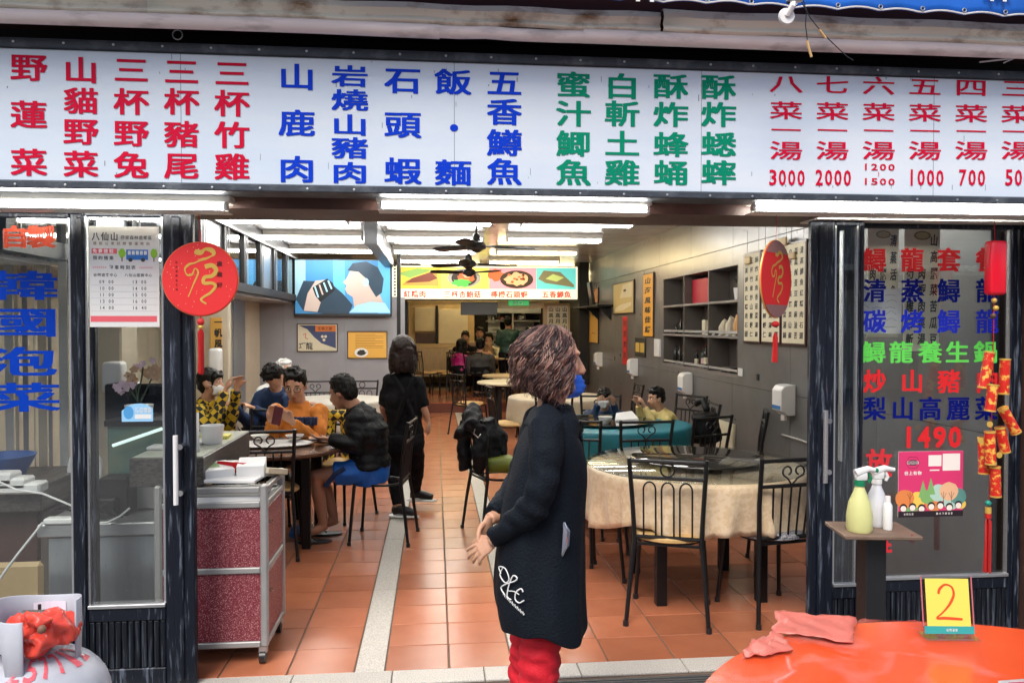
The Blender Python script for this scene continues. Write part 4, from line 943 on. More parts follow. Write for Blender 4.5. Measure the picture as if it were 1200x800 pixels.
# blue table
T2 = V((1.52, 6.72, 0)); rtable(T2, .68, .745, 'round table under the teal cloth where the two boys eat')
m_teal2 = m_teal
cloth(T2, .70, .751, .46, m_teal2, 'teal cloth draped over the second round table', folds=22, seed=5)
l2 = thing('lazy_susan', 'dark glass turntable on the teal covered table', 'turntable', (T2.x - .05, T2.y, .76)); MB().lathe([(0, .752), (.1, .752), (.1, .766), (0, .766)], (T2.x - .05, T2.y, 0), 20).build('bearing', m_chrome, l2)
MB().lathe([(0, .767), (.42, .767), (.42, .776), (0, .776)], (T2.x - .05, T2.y, 0), 60).build('turntable_glass', m_tint, l2)
# crockery on the blue table
def bowl(c, r, label, fill=None):
    t = thing('bowl', label, 'bowl', c, 'white bowls on the teal table'); MB().lathe([(0, 0), (r * .45, 0), (r * .5, .008), (r * .85, .03), (r, .058), (r * .95, .058), (r * .78, .032), (0, .014)], c, 24).build('shell', m_white, t)
    if fill: MB().lathe([(0, .04), (r * .86, .042)], c, 18).build('food', fill, t)
bowl(V((T2.x - .42, T2.y + .18, .777)), .075, 'white bowl of food at the left of the teal table', pm('#a05a7a'))
bowl(V((T2.x - .1, T2.y - .25, .777)), .06, 'small white bowl on the dark turntable', pm('#c9a070'))
c = V((T2.x + .12, T2.y - .05, .777)); q = MB().add([c + V(p) * .62 for p in ((-.16, -.12, 0), (.16, -.12, 0), (.18, .1, 0), (-.12, .12, 0), (-.16, -.12, .02), (.16, -.12, .035), (.12, .1, .12), (-.1, .12, .09))], [(0, 3, 2, 1), (4, 5, 6, 7), (0, 1, 5, 4), (1, 2, 6, 5), (2, 3, 7, 6), (3, 0, 4, 7)])
tag(q.build('menu_paper', m_paper), 'folded white paper menu standing on the dark turntable', 'menu')

# more tables along the right side, then towards the back
def small_cloth_table(c, r, label, m, lab2, drop=.3, seed=8):
    rtable(c, r, .745, label, legr=r * .6); cloth(c, r + .015, .751, drop, m, lab2, n=72, seed=seed)
T3 = V((1.5, 9.3, 0)); small_cloth_table(T3, .62, 'third round table on the right behind the boys', M('beige_cloth', (.5, .42, .3), .6), 'beige cloth on the third round table on the right', seed=11)
T4 = V((1.25, 11.9, 0)); rtable(T4, .62, .745, 'pale topped round table just before the step', m_scroll)
T5 = V((-1.15, 9.2, 0)); small_cloth_table(T5, .6, 'round table in front of the grey partition', M('ivory_cloth', (.6, .56, .48), .5), 'ivory cloth on the table in front of the grey partition', .34, seed=15)
# left brown table with diners
T6 = V((-1.22, 6.02, 0)); rtable(T6, .60, .71, 'round brown veneer table of the diners on the left')
c = V((T6.x + .02, T6.y - .08, .712)); tr = thing('serving_tray', 'white oval tray in the middle of the diners table', 'tray', c)
q = MB().lathe([(0, .006), (.26, .006), (.30, .03), (.29, .034), (.25, .014), (0, .014)], (0, 0, 0), 40); q.v = [c + V((p.x * 1.0, p.y * .62, p.z * .55)) for p in q.v]; q.build('dish', m_paper, tr)
for k, (dx, dy, lb) in enumerate(((-.12, .14, 'small white bowl left on the oval tray'), (.14, .12, 'small white bowl right on the oval tray'))): 
    cc = c + V((dx, dy, .03)); tag(MB().lathe([(0, 0), (.04, 0), (.07, .03), (.065, .03), (.03, .01), (0, .01)], cc, 20).build('small_dish', m_white), lb, 'dish')
tag(MB().tube([c + V((-.1, -.05, .05)), c + V((.25, .05, .055))], .004, 5).build('chopstick', m_tablewood), 'wooden chopstick lying across the oval tray', 'chopstick')

# chairs round the near table
chair('ring', m_yelseat, 1.29, 4.22, R(-20), 'black chair with yellow seat and ring ornament in front of the satin table')
chair('heart', m_greyseat, 1.86, 4.22, R(10), 'black heart scroll chair with grey patterned seat beside the entrance post')
chair('bare', m_yelseat, .92, 4.9, R(-75), 'black chair half hidden behind the standing woman at the satin table')
chair('heart', m_yelseat, 2.28, 4.95, R(75), 'yellow seated chair between the satin table and right wall')
chair('ring', m_yelseat, 1.05, 5.35, R(-140), 'chair on the far left side of the satin table')
# round the blue table
chair('heart', m_yelseat, 1.10, 5.98, R(-18), 'left heart scroll chair in front of the teal table')
chair('heart', m_yelseat, 1.55, 5.90, R(2), 'middle heart scroll chair in front of the teal table')
chair('heart', m_yelseat, 2.04, 6.08, R(25), 'right heart scroll chair in front of the teal table')
chair('heart', m_yelseat, 2.30, 6.95, R(85), 'heart scroll chair on the wall side of the teal table holding a black bag')
chair('ring', m_yelseat, 2.52, 6.35, R(70), 'ring backed chair nearest the pale board by the right wall')
chair('heart', m_yelseat, 1.62, 7.55, R(170), 'tall backed chair between the two boys behind the teal table')
chair('heart', m_yelseat, 2.38, 7.6, R(120), 'black chair behind the boy in yellow')
# third table
chair('heart', m_yelseat, 1.3, 8.5, R(-10), 'black chair in front of the third round table on the right')
chair('heart', m_yelseat, .85, 9.1, R(-80), 'black chair at the left of the third round table on the right')
chair('ring', m_yelseat, 2.2, 9.2, R(90), 'black chair between the third right table and the wall')
chair('ring', m_yelseat, .5, 11.5, R(-60), 'black chair at the pale table just before the step')
chair('ring', m_yelseat, 1.4, 11.0, R(15), 'black chair in front of the pale table before the step')
# chair with jacket in the aisle
chair('bare', m_yelseat, .50, 6.05, R(-72), 'black chair in the aisle with a dark jacket over its back')
# left side
chair('heart', m_yelseat, -1.16, 5.62, R(4), 'heart scroll chair between the drawer cart and the diners table')
chair('bare', m_yelseat, -.40, 5.93, R(82), 'black chair under the man in blue shorts')
chair('heart', m_yelseat, -.80, 6.62, R(150), 'black chair hung with a yellow checked jacket behind the diners table')
chair('heart', m_yelseat, -1.35, 6.55, R(178), 'black chair under the man in the orange sweatshirt')
chair('heart', m_yelseat, -1.55, 7.55, R(0), 'black chair under the person in navy leaning on a table')
chair('heart', m_yelseat, -1.92, 6.1, R(-110), 'black chair under the woman in the checked shirt')
chair('ring', m_yelseat, -.95, 9.95, R(175), 'right black chair beyond the ivory cloth table')
chair('heart', m_yelseat, -1.5, 9.95, R(185), 'left black chair beyond the ivory cloth table')
# jackets
def drape(name, label, cat, vols, voxel, mat, smooth=6, nz=.012, ns=9):
    q = MB()
    for pts, r in vols:
        if len(pts) == 1: q.ell(pts[0], r)
        else: q.tube(pts, r, 10)
    return tag(remesh(q, voxel, smooth, nz, ns).build(name, mat, None, ang=180), label, cat)
m_jack = M('black_padded_nylon', (.005, .006, .008), .6, vs=10, var=.3, bump=.6, bs=45, spec=.25)
j0 = V((.29, 5.99, 0))
jk = drape('jacket', 'dark jacket draped over the chair back in the aisle', 'jacket', [([j0 + V((-.02, -.21, .86)), j0 + V((0, .0, .93)), j0 + V((.02, .22, .87))], [(.05, .07), (.08, .07), (.05, .07)]),
    ([j0 + V((-.04, -.10, .86)), j0 + V((-.10, -.13, .80)), j0 + V((-.14, -.12, .73))], [.05, .055, .035]),
    ([j0 + V((.03, -.18, .86)), j0 + V((.04, -.2, .62)), j0 + V((.03, -.17, .50))], [.06, .06, .04]), ([j0 + V((.07, .05, .87)), j0 + V((.12, .03, .66)), j0 + V((.10, .0, .52))], [.09, .11, .08]),
    ([j0 + V((-.04, .15, .86)), j0 + V((-.06, .17, .66)), j0 + V((-.05, .15, .46))], [.06, .06, .05]), ([j0 + V((.10, .16, .84)), j0 + V((.2, .12, .72)), j0 + V((.2, .08, .58))], [.06, .08, .06])], .013, m_jack, nz=.03)
MB().tube([j0 + V((.0, -.245, .84)), j0 + V((-.01, -.262, .81)), j0 + V((.02, -.262, .78)), j0 + V((.04, -.245, .80))], .006, 6).build('buckle', m_chrome, jk)
tag(MB().bev((j0.x + .08, j0.y - .13, .485), (j0.x + .32, j0.y + .12, .60), .05, seg=3).build('bag', pm('#5f6a14')), 'yellow green bag lying on the aisle chair seat', 'bag')
drape('bag', 'black backpack hung on the chair on the wall side', 'bag', [([V((2.42, 6.88, .80)), V((2.46, 6.9, .55))], [.12, .14]), ([V((2.38, 7.0, .88)), V((2.40, 6.85, .93)), V((2.4, 6.75, .85))], [.03, .03, .03])], .014, m_jack)
yj = drape('jacket', 'yellow and black checked jacket hung over a diners chair', 'jacket', [([V((-.98, 6.80, .84)), V((-.68, 6.82, .84))], [.05, .05]), ([V((-.93, 6.82, .8)), V((-.92, 6.80, .45))], [.07, .06]), ([V((-.74, 6.82, .8)), V((-.74, 6.80, .45))], [.07, .06])], .014, m_black)
def checked(name):
    m = bpy.data.materials.new(name); m.use_nodes = True; N = m.node_tree.nodes; L = m.node_tree.links; b = N['Principled BSDF']; b.inputs['Roughness'].default_value = .8
    tc = N.new('ShaderNodeTexCoord'); ck = N.new('ShaderNodeTexChecker'); ck.inputs['Scale'].default_value = 22; ck.inputs[1].default_value = (.62, .42, .02, 1); ck.inputs[2].default_value = (.02, .02, .02, 1)
    mp = N.new('ShaderNodeMapping'); mp.inputs['Rotation'].default_value = (0.2, R(45), .1); L.new(tc.outputs['Object'], mp.inputs[0]); L.new(mp.outputs[0], ck.inputs[0]); L.new(ck.outputs[0], b.inputs['Base Color']); return m
m_check = checked('yellow_black_check'); yj.data.materials[0] = m_check

# back room tables and stools
def btab(u, v, Y, r, label, z0=.18):
    c = P(u, v, Y); t = thing('round_table', label, 'table', (c.x, Y, z0))
    MB().lathe([(0, z0 + .72), (r, z0 + .72), (r, z0 + .75), (0, z0 + .75)], (c.x, Y, 0), 36).build('tabletop', m_lightwood, t); MB().tube([(c.x, Y, z0), (c.x, Y, z0 + .72)], .05, 10).build('pedestal', m_blackm, t)
btab(600, 430, 16.6, .7, 'pale round table of the group dining in the back room'); 
chair('ring', m_yelseat, P(500, 430, 16).x, 16.0, R(-60), 'light seated chair at the far left of the raised floor', z=.184)
chair('heart', m_yelseat, P(516, 430, 16.4).x, 16.4, R(100), 'second light seated chair on the raised floor', z=.184)
chair('ring', m_yelseat, P(530, 430, 15.6).x, 15.6, R(20), 'nearest empty chair on the raised floor', z=.184)
chair('ring', m_yelseat, P(560, 430, 15.4).x, 15.4, R(-30), 'chair under the diner in magenta', z=.184)
chair('ring', m_yelseat, P(600, 430, 15.1).x, 15.1, R(10), 'chair behind the diner in dark grey', z=.184)
btab(596, 450, 13.4, .45, 'small pale round table below the step behind the woman', 0.0)

# ---------------------------------------------------------------- counter and drawer cart, left of the entrance
ctr = thing('counter', 'dark woodgrain counter running into the room on the left', 'counter', (-1.25, 4.2, 0))
MB().bev((-1.42, 3.80, .845), (-1.085, 4.72, .98), .004).build('counter_top', m_darkwood, ctr)
MB().bev((-1.40, 4.22, .0), (-1.32, 4.66, .844), .004).build('cabinet', m_blackp, ctr)
MB().box((-1.41, 3.81, .981), (-1.09, 4.71, .984)).build('laminate_sheet', M('pale_green_laminate', (.38, .40, .33), .3), ctr, smooth=False)
q = MB(); c0 = P(228, 523, 4.0)
lf = tag(MB().bev((-1.42, 4.02, .985), (-1.20, 4.30, 1.0), .003).build('notepad', m_paper), 'stack of white order slips lying on the counter', 'papers')
q = MB().add([V(p) for p in ((-1.30, 3.9, .986), (-1.14, 3.93, .986), (-1.16, 3.99, 1.17), (-1.31, 3.97, 1.18))], [(0, 1, 2, 3)]); o = tag(q.build('paper_menu', m_paper), 'white paper menu with small print standing on the counter', 'menu'); s_ = o.modifiers.new('s', 'SOLIDIFY'); s_.thickness = .012
tx = MB(); ux = V((.16, .03, 0)).normalized(); uy = V((-.015, .065, .187)).normalized(); pl = PL(V((-1.30, 3.885, .99)), ux, uy)
for i in range(8): pl.rect(tx, .02, .015 + i * .02, .12 - (i % 3) * .02, .02 + i * .02, .003, 0)
tx.build('print', m_ink, o, smooth=False)
tag(MB().lathe([(0, .985), (.05, .985), (.06, 1.08), (.055, 1.08), (0, 1.0)], (-1.16, 4.22, 0), 20).build('plastic_cup', m_whitep), 'white plastic tub on the counter', 'tub')
tag(MB().bev((-1.30, 4.45, .985), (-1.13, 4.50, 1.0), .003).build('yellow_pen', pm('#d8d040')), 'yellow marker lying on the counter', 'marker')
tag(MB().bev((-1.26, 4.36, .985), (-1.12, 4.42, 1.005), .003).build('yellow_pad', pm('#e0d860')), 'yellow note pad lying on the counter', 'note pad')
# cart
cx0, cx1, cy0, cy1 = -1.30, -.785, 3.76, 4.20
ct = thing('drawer_cart', 'aluminium framed cart with burgundy speckled panels on castors', 'cart', ((cx0 + cx1) / 2, (cy0 + cy1) / 2, 0))
zb_, zm, zt_, zr = .085, .435, .745, .845
for x in (cx0, cx1 - .035):
    for y in (cy0, cy1 - .035): MB().bev((x, y, zb_), (x + .035, y + .035, zr + .01), .008).build('post', m_alum_d, ct)
for z in (zb_, zm, zt_, zr - .03):
    hh = .028
    MB().bev((cx0 + .036, cy0 + .003, z), (cx1 - .036, cy0 + .03, z + hh), .004).build('rail', m_alum_d, ct)
    MB().bev((cx1 - .032, cy0 + .036, z), (cx1 - .004, cy1 - .036, z + hh), .004).build('rail', m_alum_d, ct)
    MB().bev((cx0 + .036, cy1 - .03, z), (cx1 - .036, cy1 - .003, z + hh), .004).build('rail', m_alum_d, ct)
for z0, z1 in ((zb_ + .029, zm - .001), (zm + .029, zt_ - .001)):
    MB().box((cx0 + .034, cy0 + .014, z0), (cx1 - .034, cy0 + .022, z1)).build('panel', m_burg, ct, smooth=False)
    MB().bev((cx1 - .024, cy0 + .045, z0 + .006), (cx1 - .008, cy1 - .045, z1 - .006), .004).build('door', m_burg, ct)
    MB().lathe([(0, 0), (.008, .002), (.009, .014), (0, .018)], (cx1 - .008, cy0 + .075, (z0 + z1) / 2 + .06), 10, axis='x').build('door_knob', m_chrome, ct)
    MB().box((cx0 + .03, cy1 - .02, z0), (cx1 - .03, cy1 - .012, z1)).build('back_panel', m_burg, ct, smooth=False)
MB().box((cx0 + .03, cy0 + .02, zt_ + .005), (cx1 - .03, cy1 - .02, zt_ + .015)).build('tray_board', m_alum_d, ct, smooth=False)
for x in (cx0 + .04, cx1 - .03):
    for y in (cy0 + .03, cy1 - .04):
        MB().tube([(x - .014, y, .032), (x + .014, y, .032)], .031, 16).build('castor_wheel', m_blackp, ct)
        MB().bev((x - .02, y - .012, .05), (x + .02, y + .018, .086), .004).build('castor_fork', m_alum, ct)
# stuff piled on the cart
def sheet(name, label, cat, c, w_, d_, h_, rz, mat, tilt=0, extra=None):
    t = thing(name, label, cat, c); q = MB().bev((-w_ / 2, -d_ / 2, 0), (w_ / 2, d_ / 2, h_), .003); Mx = Matrix.Translation(c) @ Matrix.Rotation(rz, 4, 'Z') @ Matrix.Rotation(tilt, 4, 'X'); q.xf(Mx); q.build('sheet', mat, t)
    if extra:
        q = MB().box((-w_ * extra[0], -d_ * extra[1], h_ + .0005), (w_ * extra[2], d_ * extra[3], h_ + .0015)); q.xf(Mx); q.build('printed_patch', extra[4], t, smooth=False)
    return t
sheet('paper_stack', 'broad stack of white papers on top of the cart', 'papers', V((-1.03, 3.95, .856)), .40, .30, .016, R(-6), m_paper)
sheet('paper_stack', 'white folder under the cart rim', 'papers', V((-1.03, 3.93, .765)), .42, .30, .03, R(4), m_paper)
sheet('takeaway_box', 'folded white box with green print on the paper stack', 'box', V((-1.09, 3.93, .873)), .19, .17, .045, R(28), m_white, R(6), (.3, .2, .2, .25, pm('#7a9a5a')))
sheet('red_packet', 'crumpled red and white wrapper on the paper stack', 'packet', V((-.97, 4.0, .873)), .16, .15, .05, R(-25), pm('#c01a24'), R(-8), (.5, .5, .1, .5, m_paper))
sheet('takeaway_box', 'plain white folded box beside the red wrapper', 'box', V((-.90, 3.96, .873)), .13, .15, .06, R(8), m_white, R(8))
sheet('plastic_wrap', 'cream plastic wrapping spilling over the right end of the cart', 'wrapping', V((-.84, 4.02, .857)), .12, .22, .03, R(-15), m_scroll, R(-12))
tag(MB().add([(-1.28, 3.72, .008), (-1.14, 3.70, .008), (-1.12, 3.76, .012), (-1.24, 3.78, .02), (-1.2, 3.73, .035)], [(0, 1, 4), (1, 2, 4), (2, 3, 4), (3, 0, 4), (0, 3, 2, 1)]).build('paper_scrap', m_paper), 'crumpled white paper scrap on the floor under the cart', 'litter')

# ---------------------------------------------------------------- things behind the left glass
st = thing('steel_sink_unit', 'pale steel worktop box standing behind the left glass doors', 'worktop', (P(130, 620, 3.95).x, 4.0, 0))
a = P(58, 612, 3.9); b = P(180, 625, 3.9)
MB().bev((a.x, 3.88, .0), (b.x + .1, 4.5, b.z + .0), .006).build('cabinet', m_steel, st); MB().bev((a.x - .04, 3.86, b.z + .002), (b.x + .12, 4.52, a.z), .006).build('worktop_rim', m_alum, st)
zt0 = a.z
aq = thing('fish_tank', 'green lit glass fish tank on the worktop behind the narrow door', 'tank', P(165, 600, 4.15)); a = P(124, 500, 4.1); b = P(196, 612, 4.1)
MB().bev((a.x, 4.12, a.z - .42), (b.x, 4.45, a.z - .30), .005).build('base', m_alum_d, aq); MB().box((a.x, 4.12, a.z - .30), (b.x, 4.45, a.z)).build('water', M('aquarium_green', (.05, .16, .15), .06, vs=6, col2=(.14, .17, .11), bump=.3, bs=12), aq, smooth=False)
MB().bev((a.x - .01, 4.1, a.z), (b.x + .01, 4.47, a.z + .03), .003).build('rim', m_blackp, aq)
for k in (0, 1): MB().tube([P(132, 522 + 50 * k, 4.08), P(190, 502 + 44 * k, 4.08)], .008, 8).build('lamp_tube', pm('#cfe8e0', .6), aq)
bs = thing('black_appliance', 'black stacked appliance on the worktop behind the narrow door', 'appliance', P(120, 600, 4.0)); 
for (u0, v0, u1, v1, Y) in ((115, 560, 150, 606, 4.0), (122, 450, 150, 500, 4.3), (110, 585, 135, 612, 3.95)): a = P(u0, v0, Y); b = P(u1, v1, Y); MB().bev((a.x, Y, b.z), (b.x, Y + .2, a.z), .008).build('module', m_blackp, bs)
bd = thing('black_display_board', 'dark tilted board with pale shapes behind the white stickered door', 'board', P(170, 470, 4.5)); a = P(142, 450, 4.5); b = P(215, 500, 4.5); MB().bev((a.x, 4.5, b.z), (b.x, 4.55, a.z), .01).build('board', m_blackp, bd)
pc = struct(MB().bev((P(104, 400, 4.7).x, 4.7, 0), (P(142, 400, 4.7).x, 4.95, 2.0), .01).build('cream_pillar', m_cream))
dd = thing('hand_dispenser', 'cream dispenser on the pillar behind the left glass', 'dispenser', P(132, 440, 4.6)); a = P(118, 424, 4.6); b = P(142, 461, 4.6); MB().bev((a.x, 4.6, b.z), (b.x, 4.7, a.z), .02, seg=3).build('casing', m_whitep, dd); MB().tube([P(133, 461, 4.64), P(133, 470, 4.64)], .025, 10).build('nozzle', m_whitep, dd)
dd = thing('hand_dispenser', 'white dispenser on the left wall behind the red round ornament', 'dispenser', P(250, 422, 7.4)); a = P(243, 408, 7.3); b = P(257, 440, 7.3); MB().bev((a.x, 7.3, b.z), (b.x, 7.45, a.z), .03, seg=3).build('casing', m_whitep, dd); MB().tube([P(250, 440, 7.36), P(250, 447, 7.36)], .03, 10).build('nozzle', m_whitep, dd)
ys = thing('yellow_scroll', 'yellow calligraphy scroll hanging beyond the red round ornament', 'scroll', P(253, 400, 7.6)); a = P(246, 372, 7.6); b = P(260, 425, 7.6); MB().bev((a.x, 7.6, b.z), (b.x, 7.62, a.z), .003).build('paper', pm('#c99a48'), ys); pl = PL((a.x, 7.599, b.z))
for i_, ch in enumerate('一帆風順'): q = MB(); put(q, pl, ch, .075, .38 - i_ * .1, .07, .08, l=.002, heavy=.03); q.build('character', m_ink, ys, smooth=False)
wp = struct(MB().bev((P(182, 400, 7.7).x, 7.7, 0), (P(268, 400, 7.7).x, 7.8, 1.94), .01).build('cream_partition', m_cream))
# orchids
orc = thing('orchid', 'orchid with pink and cream flowers behind the narrow glass door', 'plant', P(165, 460, 4.25)); 
random.seed(5); q1 = MB(); q2 = MB(); q3 = MB()
for (u0, v0, u1, v1) in ((160, 470, 168, 428), (162, 470, 150, 440), (165, 470, 185, 432), (160, 468, 140, 455)): q3.tube([P(u0, v0, 4.2), P((u0 + u1) / 2 + 2, (v0 + v1) / 2 - 6, 4.2), P(u1, v1, 4.2)], .004, 5)
for k in range(46):
    u, v, mm = random.choice([(168, 428, 0), (152, 438, 1), (184, 436, 1), (143, 452, 2), (178, 436, 1)]); c = P(u + random.gauss(0, 5), v + random.gauss(0, 4), 4.2 + random.gauss(0, .03))
    t_ = (q1, q2, q1)[mm]
    for j in range(5): a = j * 1.256 + k; b_ = random.uniform(-.3, .3); d = V((math.cos(a), b_, math.sin(a))) * .020; e = V((math.cos(a + .6), b_, math.sin(a + .6))) * .014; f_ = V((math.cos(a - .6), b_, math.sin(a - .6))) * .014; t_.add([c, c + f_, c + d, c + e], [(0, 1, 2, 3)])
o = q1.build('petals', pm('#d9c0cf'), orc); o['kind'] = 'stuff'; o = q2.build('petals', pm('#c9a888'), orc); o['kind'] = 'stuff'; q3.build('stem', m_leaf, orc)
MB().lathe([(0, -.1), (.05, -.1), (.07, 0), (0, 0)], P(163, 474, 4.2), 16).build('pot', m_whitep, orc)
# left pane interior: strip curtain, shelves, desk, fan
sc_ = thing('strip_curtain', 'translucent pale plastic strip curtain behind the large lettered pane', 'curtain', P(50, 380, 4.6)); m_strip = M('pale_plastic_strip', (.66, .68, .66), .3, vs=3, var=.3); 
k = 0; u = -30
while u < 84:
    w_ = random.choice((5, 8, 9, 12)); a = P(u, 262, 4.6 + .02 * (k % 2)); b = P(u + w_, 560, 4.6)
    MB().bev((a.x, 4.6 + .02 * (k % 2), .75), (b.x, 4.606 + .02 * (k % 2), a.z), .002).build('strip', [m_strip, m_cream, m_wallg, M('curtain_grey%d' % k, (.12, .12, .12), .5)][(k * 7 + 3) % 3], sc_); u += w_ + random.choice((0, 1, 5)); k += 1
dk = thing('work_desk', 'dark desk with drawers and cables behind the far left glass', 'desk', P(10, 620, 4.1)); a = P(-60, 568, 4.1); b = P(84, 596, 4.1)
MB().bev((a.x, 4.05, b.z), (b.x - .12, 4.6, a.z), .005).build('desktop', m_darkwood, dk); MB().bev((a.x, 4.12, .3), (P(42, 600, 4.1).x, 4.58, b.z - .01), .005).build('drawer', m_brown, dk); MB().bev((P(42, 600, 4.1).x + .01, 4.12, 0), (P(58, 600, 4.1).x, 4.5, b.z - .01), .005).build('side_panel', m_cab, dk)
MB().bev((a.x, 4.1, .12), (P(36, 600, 4.0).x, 4.4, .42), .02).build('basket', m_creamd, dk)
tag(MB().lathe([(0, 0), (.10, 0), (.16, .12), (.15, .12), (.09, .01), (0, .01)], P(2, 560, 4.3), 28).build('blue_basin', pm('#2a62b0')), 'blue plastic basin on the desk behind the left glass', 'basin')
for k in range(3): tag(MB().bev(P(-8 - 6 * k, 575 - 5 * k, 4.0) + V((0, 0, -.02)), P(46 - 16 * k, 566 - 6 * k, 4.0) + V((0, .1, 0)), .01).build('white_bag', m_whitep), ['flat white bag lying on the far left desk, lowest of three', 'middle flat white bag on the far left desk', 'topmost flat white bag on the far left desk'][k], 'bag')
fn = thing('desk_fan', 'small white round fan behind the left door stile', 'fan', P(100, 552, 4.4)); c = P(100, 550, 4.4)
MB().tube([c + V((.075 * math.cos(a), 0, .105 * math.sin(a))) for a in [i * math.pi / 12 for i in range(25)]], .018, 8, cap=False).build('guard_ring', m_whitep, fn); MB().ell(c, (.025, .03, .025)).build('hub', m_whitep, fn)
MB().tube([c + V((0, 0, -.1)), c + V((0, 0, -.2))], .02, 8).build('stand', m_whitep, fn); 
cbl = thing('white_cables', 'tangled white power cable behind the far left glass', 'cable', P(40, 600, 3.95))
wire([(-10, 560), (20, 574), (50, 578), (84, 592), (92, 606)], 3.86, m_whitep, cbl, .005, 'cable'); wire([(50, 612), (40, 625), (20, 650), (5, 670), (-8, 690)], 3.84, m_whitep, cbl, .006, 'cable'); wire([(112, 612), (125, 612), (140, 605), (152, 595)], 3.85, m_whitep, cbl, .005, 'cable')
ps = tag(MB().bev(P(50, 615, 3.85) , P(92, 607, 3.85) + V((0, .06, 0)), .006).build('power_strip', m_whitep), 'white power strip on the steel worktop', 'power strip')
bc = thing('black_cables', 'tangle of black cables beside the black appliance', 'cable', P(110, 600, 3.98))
for k in range(7): x = 100 + k * 5; wire([(x - 40 + k * 3, 600 - k * 2), (x - 20, 586 + (k % 3) * 7), (x, 600 - (k % 2) * 10), (x + 14, 606)], 3.9 + k * .01, m_blackp, bc, .005, 'cable')
# ---------------------------------------------------------------- people
def lerp(a, b, t): return V(a) * (1 - t) + V(b) * t
def hand_vols(q, w, d, pn, side, curl=.35, s=1.0, spread=1.0, closed=None):
    """palm and five fingers; w wrist, d direction of the hand, pn palm normal (the way fingers curl), side +1 / -1 puts the thumb"""
    d = V(d).normalized(); pn = (V(pn) - d * V(pn).dot(d)).normalized(); x = d.cross(pn) * side
    c = w + d * .045 * s
    q.tube([w - d * .01, w + d * .015 * s, c, w + d * .085 * s], [(.017 * s, .024 * s), (.017 * s, .029 * s), (.016 * s, .039 * s), (.012 * s, .037 * s)], 12, ref=tuple(pn))
    for k, (off, L_, dd) in enumerate(((.030, .070, .0), (.010, .079, .004), (-.010, .073, .002), (-.029, .058, -.006))):
        b = w + d * (.078 + dd) * s + x * off * s; cu = curl * (1 + .12 * k); p = b; pts = [p]; a = cu * .5
        for j, f in enumerate((.42, .32, .26)):
            dr = d * math.cos(a) + pn * math.sin(a) + x * (off * 1.6 * spread); p = p + dr * L_ * f * s; pts.append(p); a += cu
        q.tube(pts, [.0092 * s, .0085 * s, .0078 * s, .0062 * s], 8); q.ell(pts[-1], .0062 * s, 8, 6)
    b = w + d * .025 * s + x * .026 * s; t1 = b + (d * .65 + x * .62 + pn * .25) * .036 * s; t2 = t1 + (d * .85 + x * .28 + pn * .35) * .032 * s; t3 = t2 + (d * .95 + pn * .35) * .022 * s
    q.tube([b, t1, t2, t3], [.0135 * s, .0115 * s, .0095 * s, .0075 * s], 8); q.ell(t3, .0075 * s, 8, 6)

def head_vols(q, c, Rm, s=1.0):
    T = lambda x, y, z: c + Rm @ V((x * s, y * s, z * s))
    rot = Rm.to_3x3()
    q.ell(T(0, -.012, .032), (.074 * s, .094 * s, .088 * s), 20, 14, rot=rot)
    q.ell(T(0, .026, -.018), (.060 * s, .066 * s, .082 * s), 18, 12, rot=rot)
    q.ell(T(0, .050, -.078), (.032 * s, .030 * s, .026 * s), 12, 8, rot=rot)
    q.tube([T(0, .086, .020), T(0, .098, -.004), T(0, .109, -.026)], [.007 * s, .010 * s, .0125 * s], 8); q.ell(T(0, .106, -.028), (.015 * s, .011 * s, .009 * s), 10, 6, rot=rot)
    for sx in (-1, 1):
        q.ell(T(sx * .076, -.004, -.002), (.010 * s, .018 * s, .030 * s), 10, 8, rot=rot)
        q.ell(T(sx * .036, .062, -.016), (.020 * s, .022 * s, .018 * s), 10, 8, rot=rot)
        q.ell(T(sx * .030, .074, .036), (.022 * s, .012 * s, .008 * s), 10, 6, rot=rot)
    q.ell(T(0, .088, -.050), (.022 * s, .010 * s, .0055 * s), 12, 6, rot=rot); q.ell(T(0, .086, -.060), (.019 * s, .010 * s, .006 * s), 12, 6, rot=rot)

def rotm(yaw, pitch=0, roll=0):      # facing +y turned by yaw about z, nodding down by pitch
    return (Matrix.Rotation(yaw, 3, 'Z') @ Matrix.Rotation(-pitch, 3, 'X') @ Matrix.Rotation(roll, 3, 'Y'))

